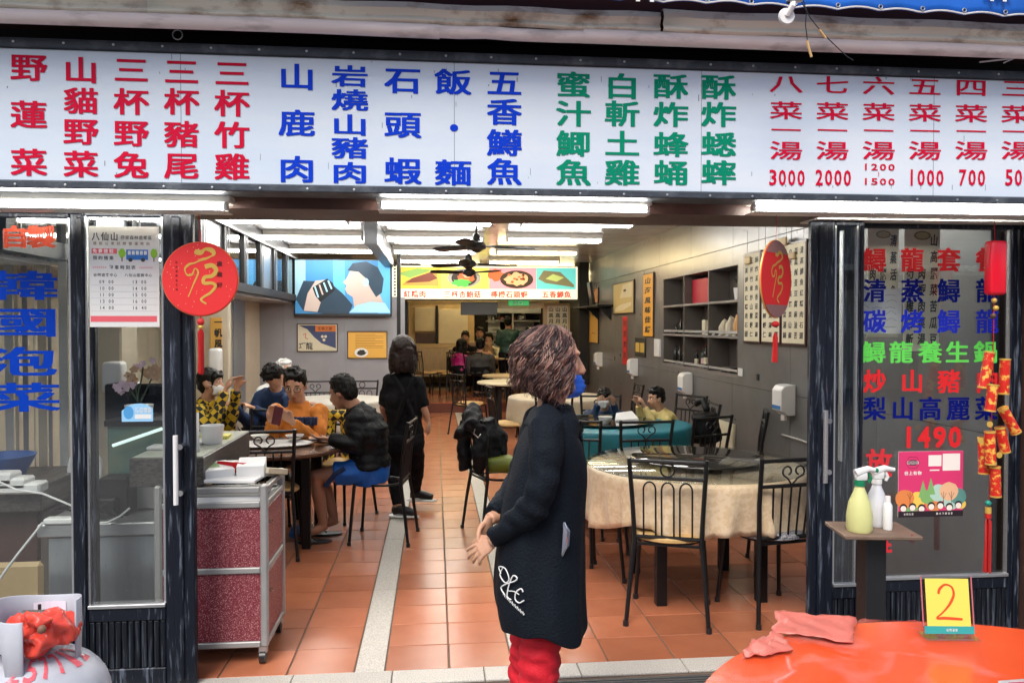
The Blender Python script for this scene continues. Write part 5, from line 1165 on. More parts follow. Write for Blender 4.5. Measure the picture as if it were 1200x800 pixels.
def face_bits(root, c, Rm, s=1.0, mask=None, glasses=False):
    T = lambda x, y, z: c + Rm @ V((x * s, y * s, z * s)); rot = Rm
    for sx in (-1, 1):
        MB().ell(T(sx * .030, .077, .013), (.0135 * s, .008 * s, .0065 * s), 10, 6, rot=rot).build('eye', m_white, root)
        MB().ell(T(sx * .030, .0835, .013), (.0058 * s, .003 * s, .0058 * s), 8, 6, rot=rot).build('iris', m_ink, root)
        MB().tube([T(sx * .014, .087, .034), T(sx * .030, .088, .040), T(sx * .048, .078, .036)], [.0025 * s, .0035 * s, .002 * s], 6).build('eyebrow', m_hair, root)
    if not mask:
        MB().tube([T(-.020, .093, -.053), T(0, .0985, -.055), T(.020, .093, -.053)], [.0022 * s, .0035 * s, .0022 * s], 6).build('lips', pm('#9c5248'), root)
    if mask:
        q = MB(); vs = []; fs = []
        for i in range(9):
            for j in range(7):
                a = (i - 4) / 4; b = j / 6; x = a * .066; y = .113 - .062 * a * a - .018 * (b - .55) ** 2 * 4 + (.003 if j % 2 else 0); z = -.012 - b * .082 * (1 - .12 * a * a); vs.append(T(x, y, z))
        for i in range(8):
            for j in range(6): fs.append((i * 7 + j, i * 7 + j + 1, (i + 1) * 7 + j + 1, (i + 1) * 7 + j))
        q.add(vs, fs); o = q.build('face_mask', mask, root, ang=180); m_ = o.modifiers.new('s', 'SOLIDIFY'); m_.thickness = .003
        for sx in (-1, 1): MB().tube([T(sx * .062, .055, -.02), T(sx * .078, .0, .005)], .0015, 5).build('mask_strap', m_whitep, root)
    if glasses:
        for sx in (-1, 1):
            MB().tube([T(sx * .032 + .024 * math.cos(a), .100 - abs(sx * .032 + .024 * math.cos(a)) * .15, .010 + .017 * math.sin(a)) for a in [i * math.pi / 8 for i in range(17)]], .0022 * s, 6, cap=False).build('spectacle_rim', m_blackp, root)
            MB().tube([T(sx * .056, .092, .013), T(sx * .076, .02, .016)], .0022 * s, 5).build('spectacle_arm', m_blackp, root)

def hair_cap(root, c, Rm, mat, s=1.0, style='short', seed=1):
    rr = random.Random(seed); T = lambda x, y, z: c + Rm @ V((x * s, y * s, z * s))
    q = MB()
    if style == 'short':
        q.ell(T(0, -.020, .052), (.080 * s, .095 * s, .076 * s), 18, 12, rot=Rm); q.ell(T(0, -.052, .010), (.076 * s, .058 * s, .078 * s), 14, 10, rot=Rm); q.ell(T(0, .034, .096), (.062 * s, .044 * s, .022 * s), 12, 8, rot=Rm); [q.ell(T(sx * .064, -.016, .028), (.018 * s, .050 * s, .045 * s), 10, 8, rot=Rm) for sx in (-1, 1)]
        for k in range(40):
            a = rr.uniform(0, 6.28); e = rr.uniform(.45, 1.4); d = V((math.cos(a) * math.cos(e), math.sin(a) * math.cos(e), math.sin(e)))
            p = V((d.x * .076, d.y * .09 - .018, d.z * .074 + .052)); q.tube([T(*p), T(*(p + d * .012 + V((0, .010, .004)))), T(*(p + d * .020 + V((rr.uniform(-.01, .01), .018, .002))))], [.013 * s, .009 * s, .004 * s], 6)
    elif style == 'bob':
        q.ell(T(0, -.018, .040), (.086 * s, .104 * s, .092 * s), 18, 12, rot=Rm)
        q.tube([T(0, -.055, .03), T(0, -.062, -.06), T(0, -.058, -.135)], [(.06 * s, .088 * s), (.055 * s, .095 * s), (.042 * s, .090 * s)], 16, ref=tuple(Rm @ V((0, 1, 0))))
        for sx in (-1, 1): q.tube([T(sx * .06, .01, .05), T(sx * .082, .022, -.03), T(sx * .078, .02, -.12)], [.03 * s, .022 * s, .016 * s], 8)
        for k in range(26):
            a = rr.uniform(math.pi * .9, math.pi * 2.1); x, y = math.cos(a) * .086, math.sin(a) * .09 - .02; q.tube([T(x, y, -.02), T(x * 1.08, y * 1.05, -.10), T(x * 1.02, y, -.155 + rr.uniform(-.01, .01))], [.012 * s, .011 * s, .004 * s], 6)
    elif style == 'tied':
        q.ell(T(0, -.020, .048), (.083 * s, .098 * s, .084 * s), 18, 12, rot=Rm); q.ell(T(0, -.055, .0), (.072 * s, .055 * s, .085 * s), 14, 10, rot=Rm)
        q.tube([T(0, -.11, .05), T(0, -.15, .02), T(0, -.16, -.08), T(0, -.14, -.14)], [.022 * s, .030 * s, .026 * s, .01 * s], 8)
        for sx in (-1, 1): q.tube([T(sx * .045, .062, .10), T(sx * .070, .060, .04), T(sx * .074, .04, -.03)], [.016 * s, .013 * s, .006 * s], 7)
        q.tube([T(-.05, .072, .06), T(0, .085, .065), T(.05, .072, .06)], [.014 * s, .016 * s, .014 * s], 7)
    return remesh(q, .0085 * s, 1, .006, 40).build('hair', mat, root, ang=60)

def torso_vols(q, pel, chest, neck, rt, s, k=1.0, bulk=1.0, low=True):
    ax = (neck - pel).normalized(); f = ax.cross(rt).normalized(); f = f if True else f
    g = k * s; waist = lerp(pel, chest, .5)
    pts = [pel - ax * .09 * s, pel, waist, chest, lerp(chest, neck, .6), lerp(chest, neck, .92), lerp(chest, neck, 1.0 + .12 * (k > 1))]
    rad = [(.11 * g, .155 * g), (.115 * g, .165 * g), (.100 * g * bulk, .140 * g), (.115 * g * bulk, .165 * g), (.092 * g, .150 * g), (.068 * g, .085 * g), (.055 * g, .060 * g)]
    if not low: pts = pts[1:]; rad = rad[1:]
    q.tube(pts, rad, 16, ref=tuple(f))

def person(name, label, base, pel, chest, neck, head, face, rt, sh, el, wr, hand=None, hip=None, knee=None, ank=None, toe=None, s=1.0, skin=None, top=m_black, bottom=m_black, shoes=m_blackp,
           hair=m_hair, hstyle='short', sleeve=1.0, trouser=1.0, mask=None, glasses=False, vox=.013, headpitch=0, headyaw=None, bulk=1.0, topk=1.10, topnz=.012, toplow=True, seed=1, group=None, lgap=.10, curls=(.5, .5), topvox=None, faced=True, hs=1.0, topfn=None):
    """sh/el/wr etc are pairs (left, right) of world points; rt points to the person's right"""
    skin = skin or m_skin
    root = thing(name, label, 'person', base, group)
    rt = V(rt).normalized(); q = MB()
    fwd = V((-rt.y, rt.x, 0)).normalized()    # facing
    hy = math.atan2(fwd.y, fwd.x) - math.pi / 2 if headyaw is None else headyaw
    Rm = rotm(hy, headpitch)
    torso_vols(q, pel, chest, neck, rt, s, .92)
    q.tube([lerp(chest, neck, .7), neck, lerp(neck, head, .7)], [.058 * s, .056 * s, .054 * s], 12)
    head_vols(q, head, Rm, s)
    for i in (0, 1):
        q.tube([sh[i], lerp(sh[i], el[i], .5), el[i], lerp(el[i], wr[i], .3), wr[i]], [.050 * s, .043 * s, .036 * s, .036 * s, .024 * s], 10); q.ell(sh[i], .052 * s, 10, 8)
        hd = (V(wr[i]) - V(el[i])).normalized()
        pn = (hand[i] if hand else V((0, 0, -1)))
        hand_vols(q, V(wr[i]), hd if not hand or len(hand) < 4 else hand[2 + i], pn, (1 if i == 0 else -1), curls[i], s)
        if hip:
            q.tube([hip[i], lerp(hip[i], knee[i], .5), knee[i], lerp(knee[i], ank[i], .35), ank[i]], [.080 * s, .070 * s, .052 * s, .050 * s, .032 * s], 12)
            td = (V(toe[i]) - V(ank[i])); q.tube([V(ank[i]) - td * .25 + V((0, 0, -.03 * s)), lerp(ank[i], toe[i], .45) + V((0, 0, -.01)), V(toe[i])], [.030 * s, .034 * s, .022 * s], 10)
    remesh(q, vox, 2).build('body', skin, root, ang=180)
    # upper garment
    q = MB(); torso_vols(q, pel, chest, neck, rt, s, topk, bulk, toplow)
    for i in (0, 1):
        e = sleeve; pts = [lerp(chest, neck, .45) * .35 + V(sh[i]) * .65, V(sh[i])]; rr = [.07 * s, .062 * s * topk]
        if e <= .5: pts += [lerp(sh[i], el[i], e * 2)]; rr += [.056 * s * topk]
        else: pts += [lerp(sh[i], el[i], .5), V(el[i]), lerp(el[i], wr[i], (e - .5) * 2 * .5), lerp(el[i], wr[i], (e - .5) * 2 * .96)]; rr += [.054 * s * topk, .047 * s * topk, .043 * s * topk, .033 * s * topk]
        q.tube(pts, rr, 12); q.ell(sh[i], .060 * s * topk, 12, 8)
    remesh(q, topvox or vox, 2, topnz, 11, topfn).build('top', top, root, ang=180)
    if hip:
        q = MB(); ax = (chest - pel).normalized(); q.tube([pel + ax * .05, pel - ax * .02, pel - ax * .115 * s], [(.135 * s, .175 * s), (.140 * s, .182 * s), (.120 * s, .168 * s)], 14, ref=tuple(ax.cross(rt)))
        for i in (0, 1):
            e = trouser; pts = [V(hip[i]), lerp(hip[i], knee[i], min(1, e * 2) * .6), lerp(hip[i], knee[i], min(1, e * 2))]; rr = [.092 * s, .085 * s, .068 * s if e >= .5 else .085 * s]
            if e > .5: pts += [lerp(knee[i], ank[i], .4 * (e - .5) * 2), lerp(knee[i], ank[i], .97 * (e - .5) * 2)]; rr += [.062 * s, .046 * s]
            q.tube(pts, rr, 12)
        remesh(q, vox, 2, .010, 12).build('trousers' if trouser > .5 else 'shorts', bottom, root, ang=180)
        if shoes:
            for i in (0, 1):
                td = V(toe[i]) - V(ank[i]); td.z = 0; td.normalize(); g = V(ank[i]); q = MB(); q.tube([g - td * .045 * s + V((0, 0, -.045 * s)), g + td * .02 * s + V((0, 0, -.03 * s)), g + td * .10 * s + V((0, 0, -.045 * s)), g + td * .165 * s + V((0, 0, -.058 * s))], [.036 * s, .042 * s, .038 * s, .026 * s], 12)
                remesh(q, .009, 1).build('shoe', shoes, root, ang=180)
    hair_cap(root, head, Rm, hair, s * hs, hstyle, seed)
    if faced: face_bits(root, head, Rm, s, mask, glasses)
    return root

Z3 = V((0, 0, 1))
def seated(label, head, chair_xy, yaw, s=1.0, zseat=.48, arms='table', elz=.80, z0=0.0, legs=True, reach=.42, wrz=.80, lean=None, **k):
    """generic seated diner at chair_xy facing yaw (0 = +y)"""
    fwd = V((-math.sin(yaw), math.cos(yaw), 0)); rt = V((math.cos(yaw), math.sin(yaw), 0))
    pel = V((chair_xy[0], chair_xy[1], zseat + .09 * s)); head = V(head)
    neck = head - (head - pel).normalized() * .08 * s - Z3 * .065 * s - fwd * .025; chest = lerp(pel, neck, .62) - fwd * .03
    sh = [neck - Z3 * .075 * s - rt * .185 * s, neck - Z3 * .075 * s + rt * .185 * s]
    el = [sh[0] * .5 + (sh[0] + fwd * .16 * s - rt * .06) * .5 + V((0, 0, -.24 * s)), sh[1] * .5 + (sh[1] + fwd * .16 * s + rt * .06) * .5 + V((0, 0, -.24 * s))]
    cz = wrz
    wr = [V((*(sh[0] + fwd * reach * s + rt * .08).xy, cz)), V((*(sh[1] + fwd * reach * s - rt * .08).xy, cz))]
    d = dict(sh=sh, el=el, wr=wr)
    if legs:
        hp = [pel - rt * .09 * s, pel + rt * .09 * s]; kn = [pel + fwd * .42 * s - rt * .11 * s - Z3 * .06, pel + fwd * .42 * s + rt * .11 * s - Z3 * .06]
        an = [V((kn[0].x, kn[0].y, z0 + .085)) - fwd * .03, V((kn[1].x, kn[1].y, z0 + .085)) - fwd * .03]; to = [an[0] + fwd * .16 * s - Z3 * .05, an[1] + fwd * .16 * s - Z3 * .05]
        d.update(hip=hp, knee=kn, ank=an, toe=to)
    d.update(k)
    return person('person', label, V((chair_xy[0], chair_xy[1], z0)), pel, chest, neck, head, fwd, rt, s=s, **d)

# --- standing woman in the foreground, seen from her right side -----------------------------------
m_hl0 = M('dark_brown_locks', (.022, .010, .010), .35, vs=14, col2=(.05, .024, .02), spec=.5, bump=.2); m_hl2 = M('pale_brown_locks', (.20, .095, .07), .35, vs=12, col2=(.40, .23, .17), spec=.5, bump=.2)  # dark and pale brown tones for separate strands
def woman():
    Yc = 2.74; root = thing('person', 'wavy haired woman in black dress and red trousers standing in the entrance', 'person', V((P(632, 400, Yc).x, Yc, -.0)))
    Q = lambda u, v, dy=0: P(u, v, Yc + dy)
    skin = m_skin; hc = Q(648, 424, .0); Rm = rotm(R(-84), R(4)); q = MB()
    # body skin
    head_vols(q, hc, Rm, 1.04)
    q.tube([Q(640, 505), Q(646, 472), Q(650, 445)], [.05, .050, .050], 12)
    q.tube([Q(636, 690), Q(634, 640), Q(640, 580), Q(643, 520), Q(640, 495)], [(.11, .14), (.10, .14), (.08, .11), (.08, .12), (.05, .10)], 16, ref=(1, 0, 0))
    # arms (far = left, near = right)
    arms = [([Q(636, 500, .15), Q(628, 560, .20), Q(606, 596, .14), Q(573, 608, .035)]), ([Q(643, 498, -.16), Q(640, 560, -.22), Q(628, 598, -.16), Q(575, 634, -.055)])]
    for a in arms: q.tube(a, [.05, .045, .038, .023], 10)
    q2 = MB(); hand_vols(q2, Q(573, 608, .03), V((-.30, -.15, -.93)), V((.65, -.65, .2)), 1, .38, .80, 4.0)
    hand_vols(q2, Q(580, 632, -.05), V((-.78, .12, -.56)), V((.35, .75, -.5)), -1, .32, .80, 4.5)
    for dy, dx in ((-.055, 8), (.075, -4)):
        q.tube([Q(625 + dx, 690, dy), Q(628 + dx, 745, dy), Q(622 + dx, 800, dy), V((Q(616 + dx, 800, dy).x, Yc + dy, .10))], [.085, .062, .055, .035], 12)
        a = V((Q(616 + dx, 800, dy).x, Yc + dy, .05)); q.tube([a + V((-.05, 0, -.02)), a + V((.06, 0, -.01)), a + V((.16, 0, -.025))], [.028, .033, .022], 10)
    remesh(q, .0072, 1).join(remesh(q2, .0032, 2)).build('body', skin, root, ang=180)
    MB().ell(hc + Rm @ V((-.030, .078, .013)), (.009, .007, .004), 8, 6, rot=Rm).build('eye', m_ink, root)
    # mask slipped below the nose, bunched blue
    q = MB(); c = hc; T = lambda x, y, z: c + Rm @ (V((x, y, z)) * 1.04); vs = []; fs = []
    for i in range(15):
        for j in range(13):
            a = (i - 7) / 7; b = j / 12; vs.append(T(a * .060, .116 - .058 * a * a - .10 * max(0, b - .62) ** 1.5 - .02 * (1 - b) ** 3 + (.004 if j % 3 == 0 else 0) + .007 * noise.noise((a * 3, b * 5, 2)), -.040 - b * .070 - .010 * a * a * (b - .3)))
    for i in range(14):
        for j in range(12): fs.append((i * 13 + j, i * 13 + j + 1, (i + 1) * 13 + j + 1, (i + 1) * 13 + j))
    q.add(vs, fs); o = q.build('face_mask', M('blue_mask_fabric', (.012, .12, .62), .7, bump=.2), root, ang=180); so = o.modifiers.new('s', 'SOLIDIFY'); so.thickness = .003
    # knitted dress: stations from hem to shoulder (u left, u right, v, half depth in y)
    st = [(584, 686, 731, .205), (577, 684, 700, .20), (580, 684, 660, .19), (584, 684, 620, .18), (589, 685, 590, .175), (597, 687, 560, .175), (604, 685, 535, .18), (610, 679, 515, .185), (617, 671, 500, .18), (629, 664, 484, .13), (637, 661, 472, .075)]
    q = MB(); n = 64; vs = []; fs = []
    for k, (u0, u1, v, hy) in enumerate(st):
        a, b = Q(u0, v), Q(u1, v); cx, hx = (a.x + b.x) / 2, (b.x - a.x) / 2; t = k / (len(st) - 1)
        for j in range(n):
            an = 2 * math.pi * j / n; w_ = max(0, 1 - t * 1.5); fold = (.018 * math.sin(an * 5 + 1.0) + .014 * math.sin(an * 9 + 2)) * w_ 
            rx = hx * (1 + fold * 2.0); ry = hy * (1 + fold * 2.2); z = a.z
            if k <= 1: z += (-.012 + .020 * math.sin(an * 3 + .6) + (.035 * math.cos(an - math.pi) if k == 0 else .02 * math.cos(an - math.pi)) + (.030 * max(0, math.cos(an)) if k == 0 else 0)) * (1 if k == 0 else .4)
            vs.append(V((cx + rx * math.cos(an), Yc + ry * math.sin(an) - .0, z + .004 * math.sin(an * 7))))
    m = len(st)
    for i in range(m - 1):
        for j in range(n): fs.append((i * n + j, i * n + (j + 1) % n, (i + 1) * n + (j + 1) % n, (i + 1) * n + j))
    q.add(vs, fs); q.v = [p + V((1, 1, 0)) * noise.noise(p * 9) * .006 for p in q.v]
    o = q.build('dress', m_navyd, root, ang=180); so = o.modifiers.new('s', 'SOLIDIFY'); so.thickness = .004; ss = o.modifiers.new('ss', 'SUBSURF'); ss.levels = 2; ss.render_levels = 2
    # sleeves blending at the shoulder
    q = MB()
    q.tube([Q(638, 488, -.10), Q(640, 500, -.165), Q(640, 530, -.205), Q(637, 565, -.225), Q(628, 592, -.205), Q(606, 610, -.14), Q(578, 630, -.06)], [.050, .062, .058, .053, .052, .046, .036], 14)
    q.tube([Q(634, 488, .10), Q(630, 505, .165), Q(618, 540, .20), Q(606, 570, .18), Q(590, 590, .11), Q(576, 602, .05)], [.06, .068, .060, .054, .045, .036], 14)
    q.tube([Q(650, 474), Q(650, 486), Q(646, 505)], [(.062, .07), (.088, .12), (.10, .17)], 14, ref=(1, 0, 0))
    def folds(p, nn):
        return p + nn * (.0035 * math.sin(p.z * 90 + p.x * 40 + 3 * noise.noise(p * 8)) * max(0, 1 - abs(p.z - .95) * 3))
    remesh(q, .009, 3, .008, 12, folds).build('sleeves', m_navyd, root, ang=180)
    # cowl collar: soft roll from nape to chest
    q = MB(); pts = [Q(636, 458, -.075), Q(650, 464, -.085), Q(664, 480, -.075), Q(676, 500, -.04), Q(680, 512, .0), Q(676, 500, .04), Q(664, 480, .075), Q(650, 464, .085), Q(636, 458, .075), Q(628, 456, .0), Q(636, 458, -.075)]
    q.tube(pts, [.026, .027, .026, .025, .022, .025, .026, .027, .026, .028, .026], 10, cap=False); q.tube([p + V((-.01, 0, -.035)) for p in pts], .027, 10, cap=False)
    remesh(q, .007, 3, .006, 14).build('cowl_collar', m_navyd, root, ang=180)
    # pocket
    q = MB(); q.tube([Q(661, 612, -.17), Q(664, 622, -.185), Q(663, 638, -.185), Q(659, 650, -.18)], [(.004, .004), (.012, .004), (.012, .005), (.003, .004)], 10, ref=(1, 0, 0)); q.build('pocket_lining', M('grey_lining', (.16, .17, .22), .5), root)
    MB().tube([Q(661.5, 612, -.178), Q(665.5, 622, -.19), Q(664, 640, -.19), Q(659, 651, -.185)], .003, 6).build('pocket_zip', m_chrome, root)
    # trousers bunched at the calf
    q = MB()
    for dy, dx in ((-.055, 8), (.075, -4)):
        pts = []; rr = []
        for i in range(26):
            t = i / 25; v = 690 + t * 130; p = Q(626 + dx - 10 * max(0, t - .45), v, dy)
            if i > 22: p = V((p.x, p.y, p.z))
            pts.append(p); rr.append(.078 - .010 * t)
        e = pts[-1]; pts.append(V((e.x - .01, e.y, .12))); rr.append(.06); q.tube(pts, rr, 18)
    def cr(p, nn): return p + nn * (.0038 * math.sin(p.z * 120 + 26 * p.x + 5 * noise.noise(p * 7)) + .005 * noise.noise(p * 26))
    remesh(q, .008, 1, .004, 20, cr).build('trousers', M('red_jersey', (.68, .006, .022), .75, vs=20, var=.25, bump=.3, bs=200), root, ang=180)
    for dy, dx in ((-.055, 8), (.075, -4)):
        a = V((Q(612 + dx, 800, dy).x, Yc + dy, .04)); q = MB().tube([a + V((-.07, 0, .0)), a + V((0, 0, .012)), a + V((.10, 0, 0)), a + V((.17, 0, -.012))], [.034, .042, .038, .024], 12); remesh(q, .009, 1).build('shoe', m_blackp, root, ang=180)
    # embroidered white script on the back of the skirt
    q = MB(); Y = Yc - .16
    def scr(pts, w0=.0038, kw=.55):
        n_ = len(pts); out = []
        for i in range(n_ - 1):
            for t in (0, .34, .67): 
                p0, p1, p2, p3 = [V((*pts[min(max(i + d, 0), n_ - 1)], 0)) for d in (-1, 0, 1, 2)]
                out.append(.5 * ((2 * p1) + (p2 - p0) * t + (2 * p0 - 5 * p1 + 4 * p2 - p3) * t * t + (3 * p1 - p0 - 3 * p2 + p3) * t ** 3))
        out.append(V((*pts[-1], 0)))
        def surf(u, v):
            c_ = Q(631, v).x; hx = .165; x = Q(u, v).x - c_; return V((0, -.205 * math.sqrt(max(.02, 1 - (x / hx) ** 2)) + .0, 0))
        q.tube([P(p.x, p.y, Yc) + surf(p.x, p.y) + V((0, -.006, 0)) - (P(p.x, p.y, Yc) - P(p.x, p.y, Yc - .15)) * 1.0 * V((1, 0, 1)).x * 0 for p in out], w0 * kw, 5)
    scr([(586, 652), (583, 662), (588, 668), (592, 662), (588, 652), (582, 654), (584, 660)]); scr([(588, 682), (584, 676), (590, 668), (598, 662), (600, 658), (596, 657), (592, 668), (590, 682), (594, 684)], .0045)
    scr([(606, 672), (604, 669), (599, 674), (598, 682), (602, 685), (607, 681)], .0045); scr([(590, 676), (597, 674), (602, 676)], .003)
    for i in range(8): u = 586 + i * 2.7; v = 681 + i * 1.9; scr([(u, v + 2), (u + 1, v - 1), (u + 1.6, v + 3), (u + 2.4, v + 1)], .0022)
    q.build('embroidery', m_white, root)
    # wavy hair: soft inner mass, then locks
    q = MB(); q.ell(T(0, -.018, .040), (.082, .098, .082), 20, 14, rot=Rm)
    q.tube([T(0, -.035, .03), T(0, -.038, -.03), T(0, -.034, -.075)], [(.075, .088), (.072, .090), (.05, .08)], 18, ref=tuple(Rm @ V((0, 1, 0))))
    for sx in (-1, 1): q.tube([T(sx * .05, .0, .06), T(sx * .085, .012, -.02), T(sx * .082, .0, -.085)], [.035, .034, .022], 8)
    remesh(q, .009, 3, .01, 25).build('hair', m_hl0, root, ang=180)
    rr = random.Random(4); qs = [MB(), MB(), MB()]
    for k in range(2300):
        if k % 12 == 0: ca, ce, cph, cfr, cam_, cq, cez = rr.uniform(0, 2 * math.pi), rr.uniform(.05, 1.42), rr.uniform(0, 6.28), rr.uniform(20, 30), rr.uniform(.009, .017), rr.choice((0, 0, 1, 1, 2)), rr.uniform(-.028, .035)
        q = qs[cq if rr.random() < .7 else rr.choice((0, 1, 2))]
        a = ca + rr.gauss(0, .10); e = min(1.45, max(0, ce + rr.gauss(0, .08))); 
        front = math.cos(a - math.pi / 2)          # 1 = towards the face
        if front > .72 and e < .75: continue
        d = V((math.cos(a) * math.cos(e), math.sin(a) * math.cos(e), math.sin(e))); p = V((d.x * .080, d.y * .096 - .014, d.z * .080 + .046))
        out = V((d.x, d.y * 1.05 - .1, 0)); out = out.normalized() if out.length > .1 else V((0, -1, 0))
        if out.y > .55: out = V((math.copysign(.9, out.x), .3, 0)).normalized()
        end_z = -.118 + cez * .8 + rr.gauss(0, .008) + (.03 if out.y > .1 else 0) + .045 * max(0, -out.y)
        tgt = V((out.x * .094, out.y * .100 - .018, 0)); L_ = []; ph = cph + rr.gauss(0, .22); am = cam_ * rr.uniform(.8, 1.25); fr = cfr; K_ = 13
        for i in range(K_):
            t = i / (K_ - 1); s_ = min(1, t * 1.9); z = p.z * (1 - t) + end_z * t + .018 * math.sin(t * 3.14) ; xy = V((p.x, p.y, 0)).lerp(tgt * (1 + .12 * math.sin(t * 3)) + V((rr.uniform(-.004, .004), rr.uniform(-.004, .004), 0)), s_ ** .8)
            wv = am * min(1, t * 2.5) * math.sin(fr * z * 2.2 + ph); tn = V((-out.y, out.x, 0)); xy = xy + out * (.004 + .006 * math.sin(ph * 3)) + tn * wv + out * am * .7 * math.cos(fr * z * 2.2 + ph) * min(1, t * 2)
            if i > K_ - 3: xy = xy + out * rr.uniform(-.004, .012)
            L_.append(T(xy.x, xy.y, z))
        r0 = rr.uniform(.0010, .0022); q.tube(L_, [r0 * .7] + [r0] * (K_ - 4) + [r0 * .85, r0 * .6, r0 * .2], 4)
    for q, m_ in zip(qs, (m_hl0, m_hairp, m_hl2)): o = q.build('hair_locks', m_, root, ang=180); o['kind'] = 'stuff'
    return root
woman()

# --- waitress ------------------------------------------------------------------------------------
def Wp(u, v, Y): return P(u, v, Y)
def waitress():
    Y = 6.6; Q = lambda u, v, dy=0: P(u, v, Y + dy)
    rt = V((.96, -.20, 0)); h = Q(473, 413)
    person('person', 'waitress with brown bob in black clothes and black apron walking away', V((Q(478, 600).x, Y, 0)), Q(474, 515), Q(473, 468), Q(473, 437), h, None, rt,
           sh=[Q(458, 447), Q(489, 448, -.03)], el=[Q(449, 478, .05), Q(497, 480, -.04)], wr=[Q(456, 500, .2), Q(502, 492, -.02)], hand=[V((1, 0, 0)), V((-1, .2, 0)), V((.2, .8, -.4)), V((.15, .1, -1))],
           hip=[Q(466, 520, .05), Q(484, 520, -.03)], knee=[Q(463, 560, .05), Q(488, 550, .1)], ank=[Q(466, 592, -.05), Q(487, 574, .30)], toe=[Q(480, 600, -.08), Q(497, 582, .28)],
           top=m_black, bottom=m_black, shoes=m_blackp, hair=m_hairb, hstyle='bob', sleeve=.45, vox=.012, headyaw=R(-15), s=.95, faced=False, curls=(.5, .5), hs=1.22)
r = waitress()
wr_ = [o for o in COL.objects if o.type == 'EMPTY' and 'waitress' in o.get('label', '')][0]
q = MB().tube([P(461, 440, 6.50), P(474, 462, 6.45), P(489, 500, 6.46)], [(.008, .02)] * 3, 8, ref=(0, 1, 0)).tube([P(487, 442, 6.46), P(474, 466, 6.44), P(462, 500, 6.48)], [(.008, .02)] * 3, 8, ref=(0, 1, 0)); q.build('apron_straps', m_black, wr_)
for (u0, v0, d0, u1, v1, d1) in ((466, 592, -.05, 480, 600, -.08), (487, 574, .30, 497, 582, .28)):
    a = P(u0, v0, 6.6 + d0); b = P(u1, v1, 6.6 + d1); d = V((b.x - a.x, b.y - a.y, 0)).normalized(); z = a.z - .085
    MB().tube([V((a.x, a.y, z)) - d * .07, V((a.x, a.y, z)), V((a.x, a.y, z)) + d * .10, V((a.x, a.y, z)) + d * .185], [(.010, .034), (.012, .044), (.012, .042), (.009, .026)], 12, ref=(0, 0, 1)).build('shoe_sole', m_white, wr_)

# --- man in black puffer jacket and blue shorts --------------------------------------------------
def navyman():
    Y = 5.95; Q = lambda u, v, dy=0: P(u, v, Y + dy)
    rt = V((.12, .99, 0)); h = Q(402, 461)
    r = person('person', 'man in black padded jacket and blue shorts sitting sideways with a phone', V((Q(430, 560).x, Y, 0)), Q(434, 546), Q(430, 505), Q(417, 478), h, None, rt,
           sh=[Q(419, 491, -.15), Q(420, 489, .17)], el=[Q(418, 524, -.22), Q(411, 524, .15)], wr=[Q(387, 514, -.14), Q(386, 517, .03)], hand=[V((0, .2, 1)), V((0, -.1, 1)), V((-.98, .15, .05)), V((-.98, -.1, .05))],
           hip=[Q(432, 550, -.10), Q(430, 550, .10)], knee=[Q(370, 558, -.14), Q(376, 556, .14)], ank=[Q(379, 613, -.08), Q(392, 606, .12)], toe=[Q(362, 625, -.1), Q(376, 616, .12)],
           top=m_jack, bottom=m_bluesh, shoes=None, trouser=.33, skin=m_skind, vox=.0125, headyaw=R(68), headpitch=R(16), topk=1.24, topnz=.016, bulk=1.1, toplow=False, s=1.06, curls=(.3, .3), topfn=lambda p, n_: p + n_ * (.007 * abs(math.sin(p.z * 52 + p.x * 5)) - .003))
    q = MB().tube([Q(416, 482, -.07), Q(425, 478, .0), Q(420, 478, .07), Q(410, 484, .05), Q(407, 487, -.04), Q(416, 482, -.07)], .03, 10, cap=False); q.build('jacket_collar', m_jack, r)
    for k in range(5):    # quilting seams across back and sleeve
        v = 494 + k * 10; q = MB(); q.tube([Q(440 - abs(k - 2.5) * .5 + 2, v, -.10), Q(432, v + 3, -.175), Q(418, v + 2, -.19)], .0035, 6); q.build('quilting_seam', m_blackp, r)
    MB().tube([Q(404, 548, -.235), Q(392, 556, -.225), Q(381, 570, -.20)], [(.004, .018)] * 3, 8, ref=(0, 1, 0)).build('shorts_stripe', m_navy, r)
    for i, (u, v, dy) in enumerate(((368, 627, -.09), (381, 619, .12))):
        c = Q(u, v, dy); c.z = .012; s_ = MB(); s_.lathe([(0, -.010), (.05, -.010), (.052, 0), (.05, .006), (0, .006)], (0, 0, 0), 20); s_.v = [c + V((p.x * 2.5, p.y * .95, p.z)) for p in s_.v]; s_.build('flip_flop', m_blackp, r)
        MB().tube([c + V((-.07, 0, .01)), c + V((-.03, -.03, .055)), c + V((.02, -.045, .02))], .006, 6).build('flip_flop_strap', m_blackp, r)
    c = Q(373, 517, -.06); ph = tag(MB().bev(c + V((-.065, -.035, .01)), c + V((.065, .035, .02)), .004).build('mobile_phone', m_blackp), 'black phone held flat by the man in blue shorts', 'phone')
    return r
navyman()

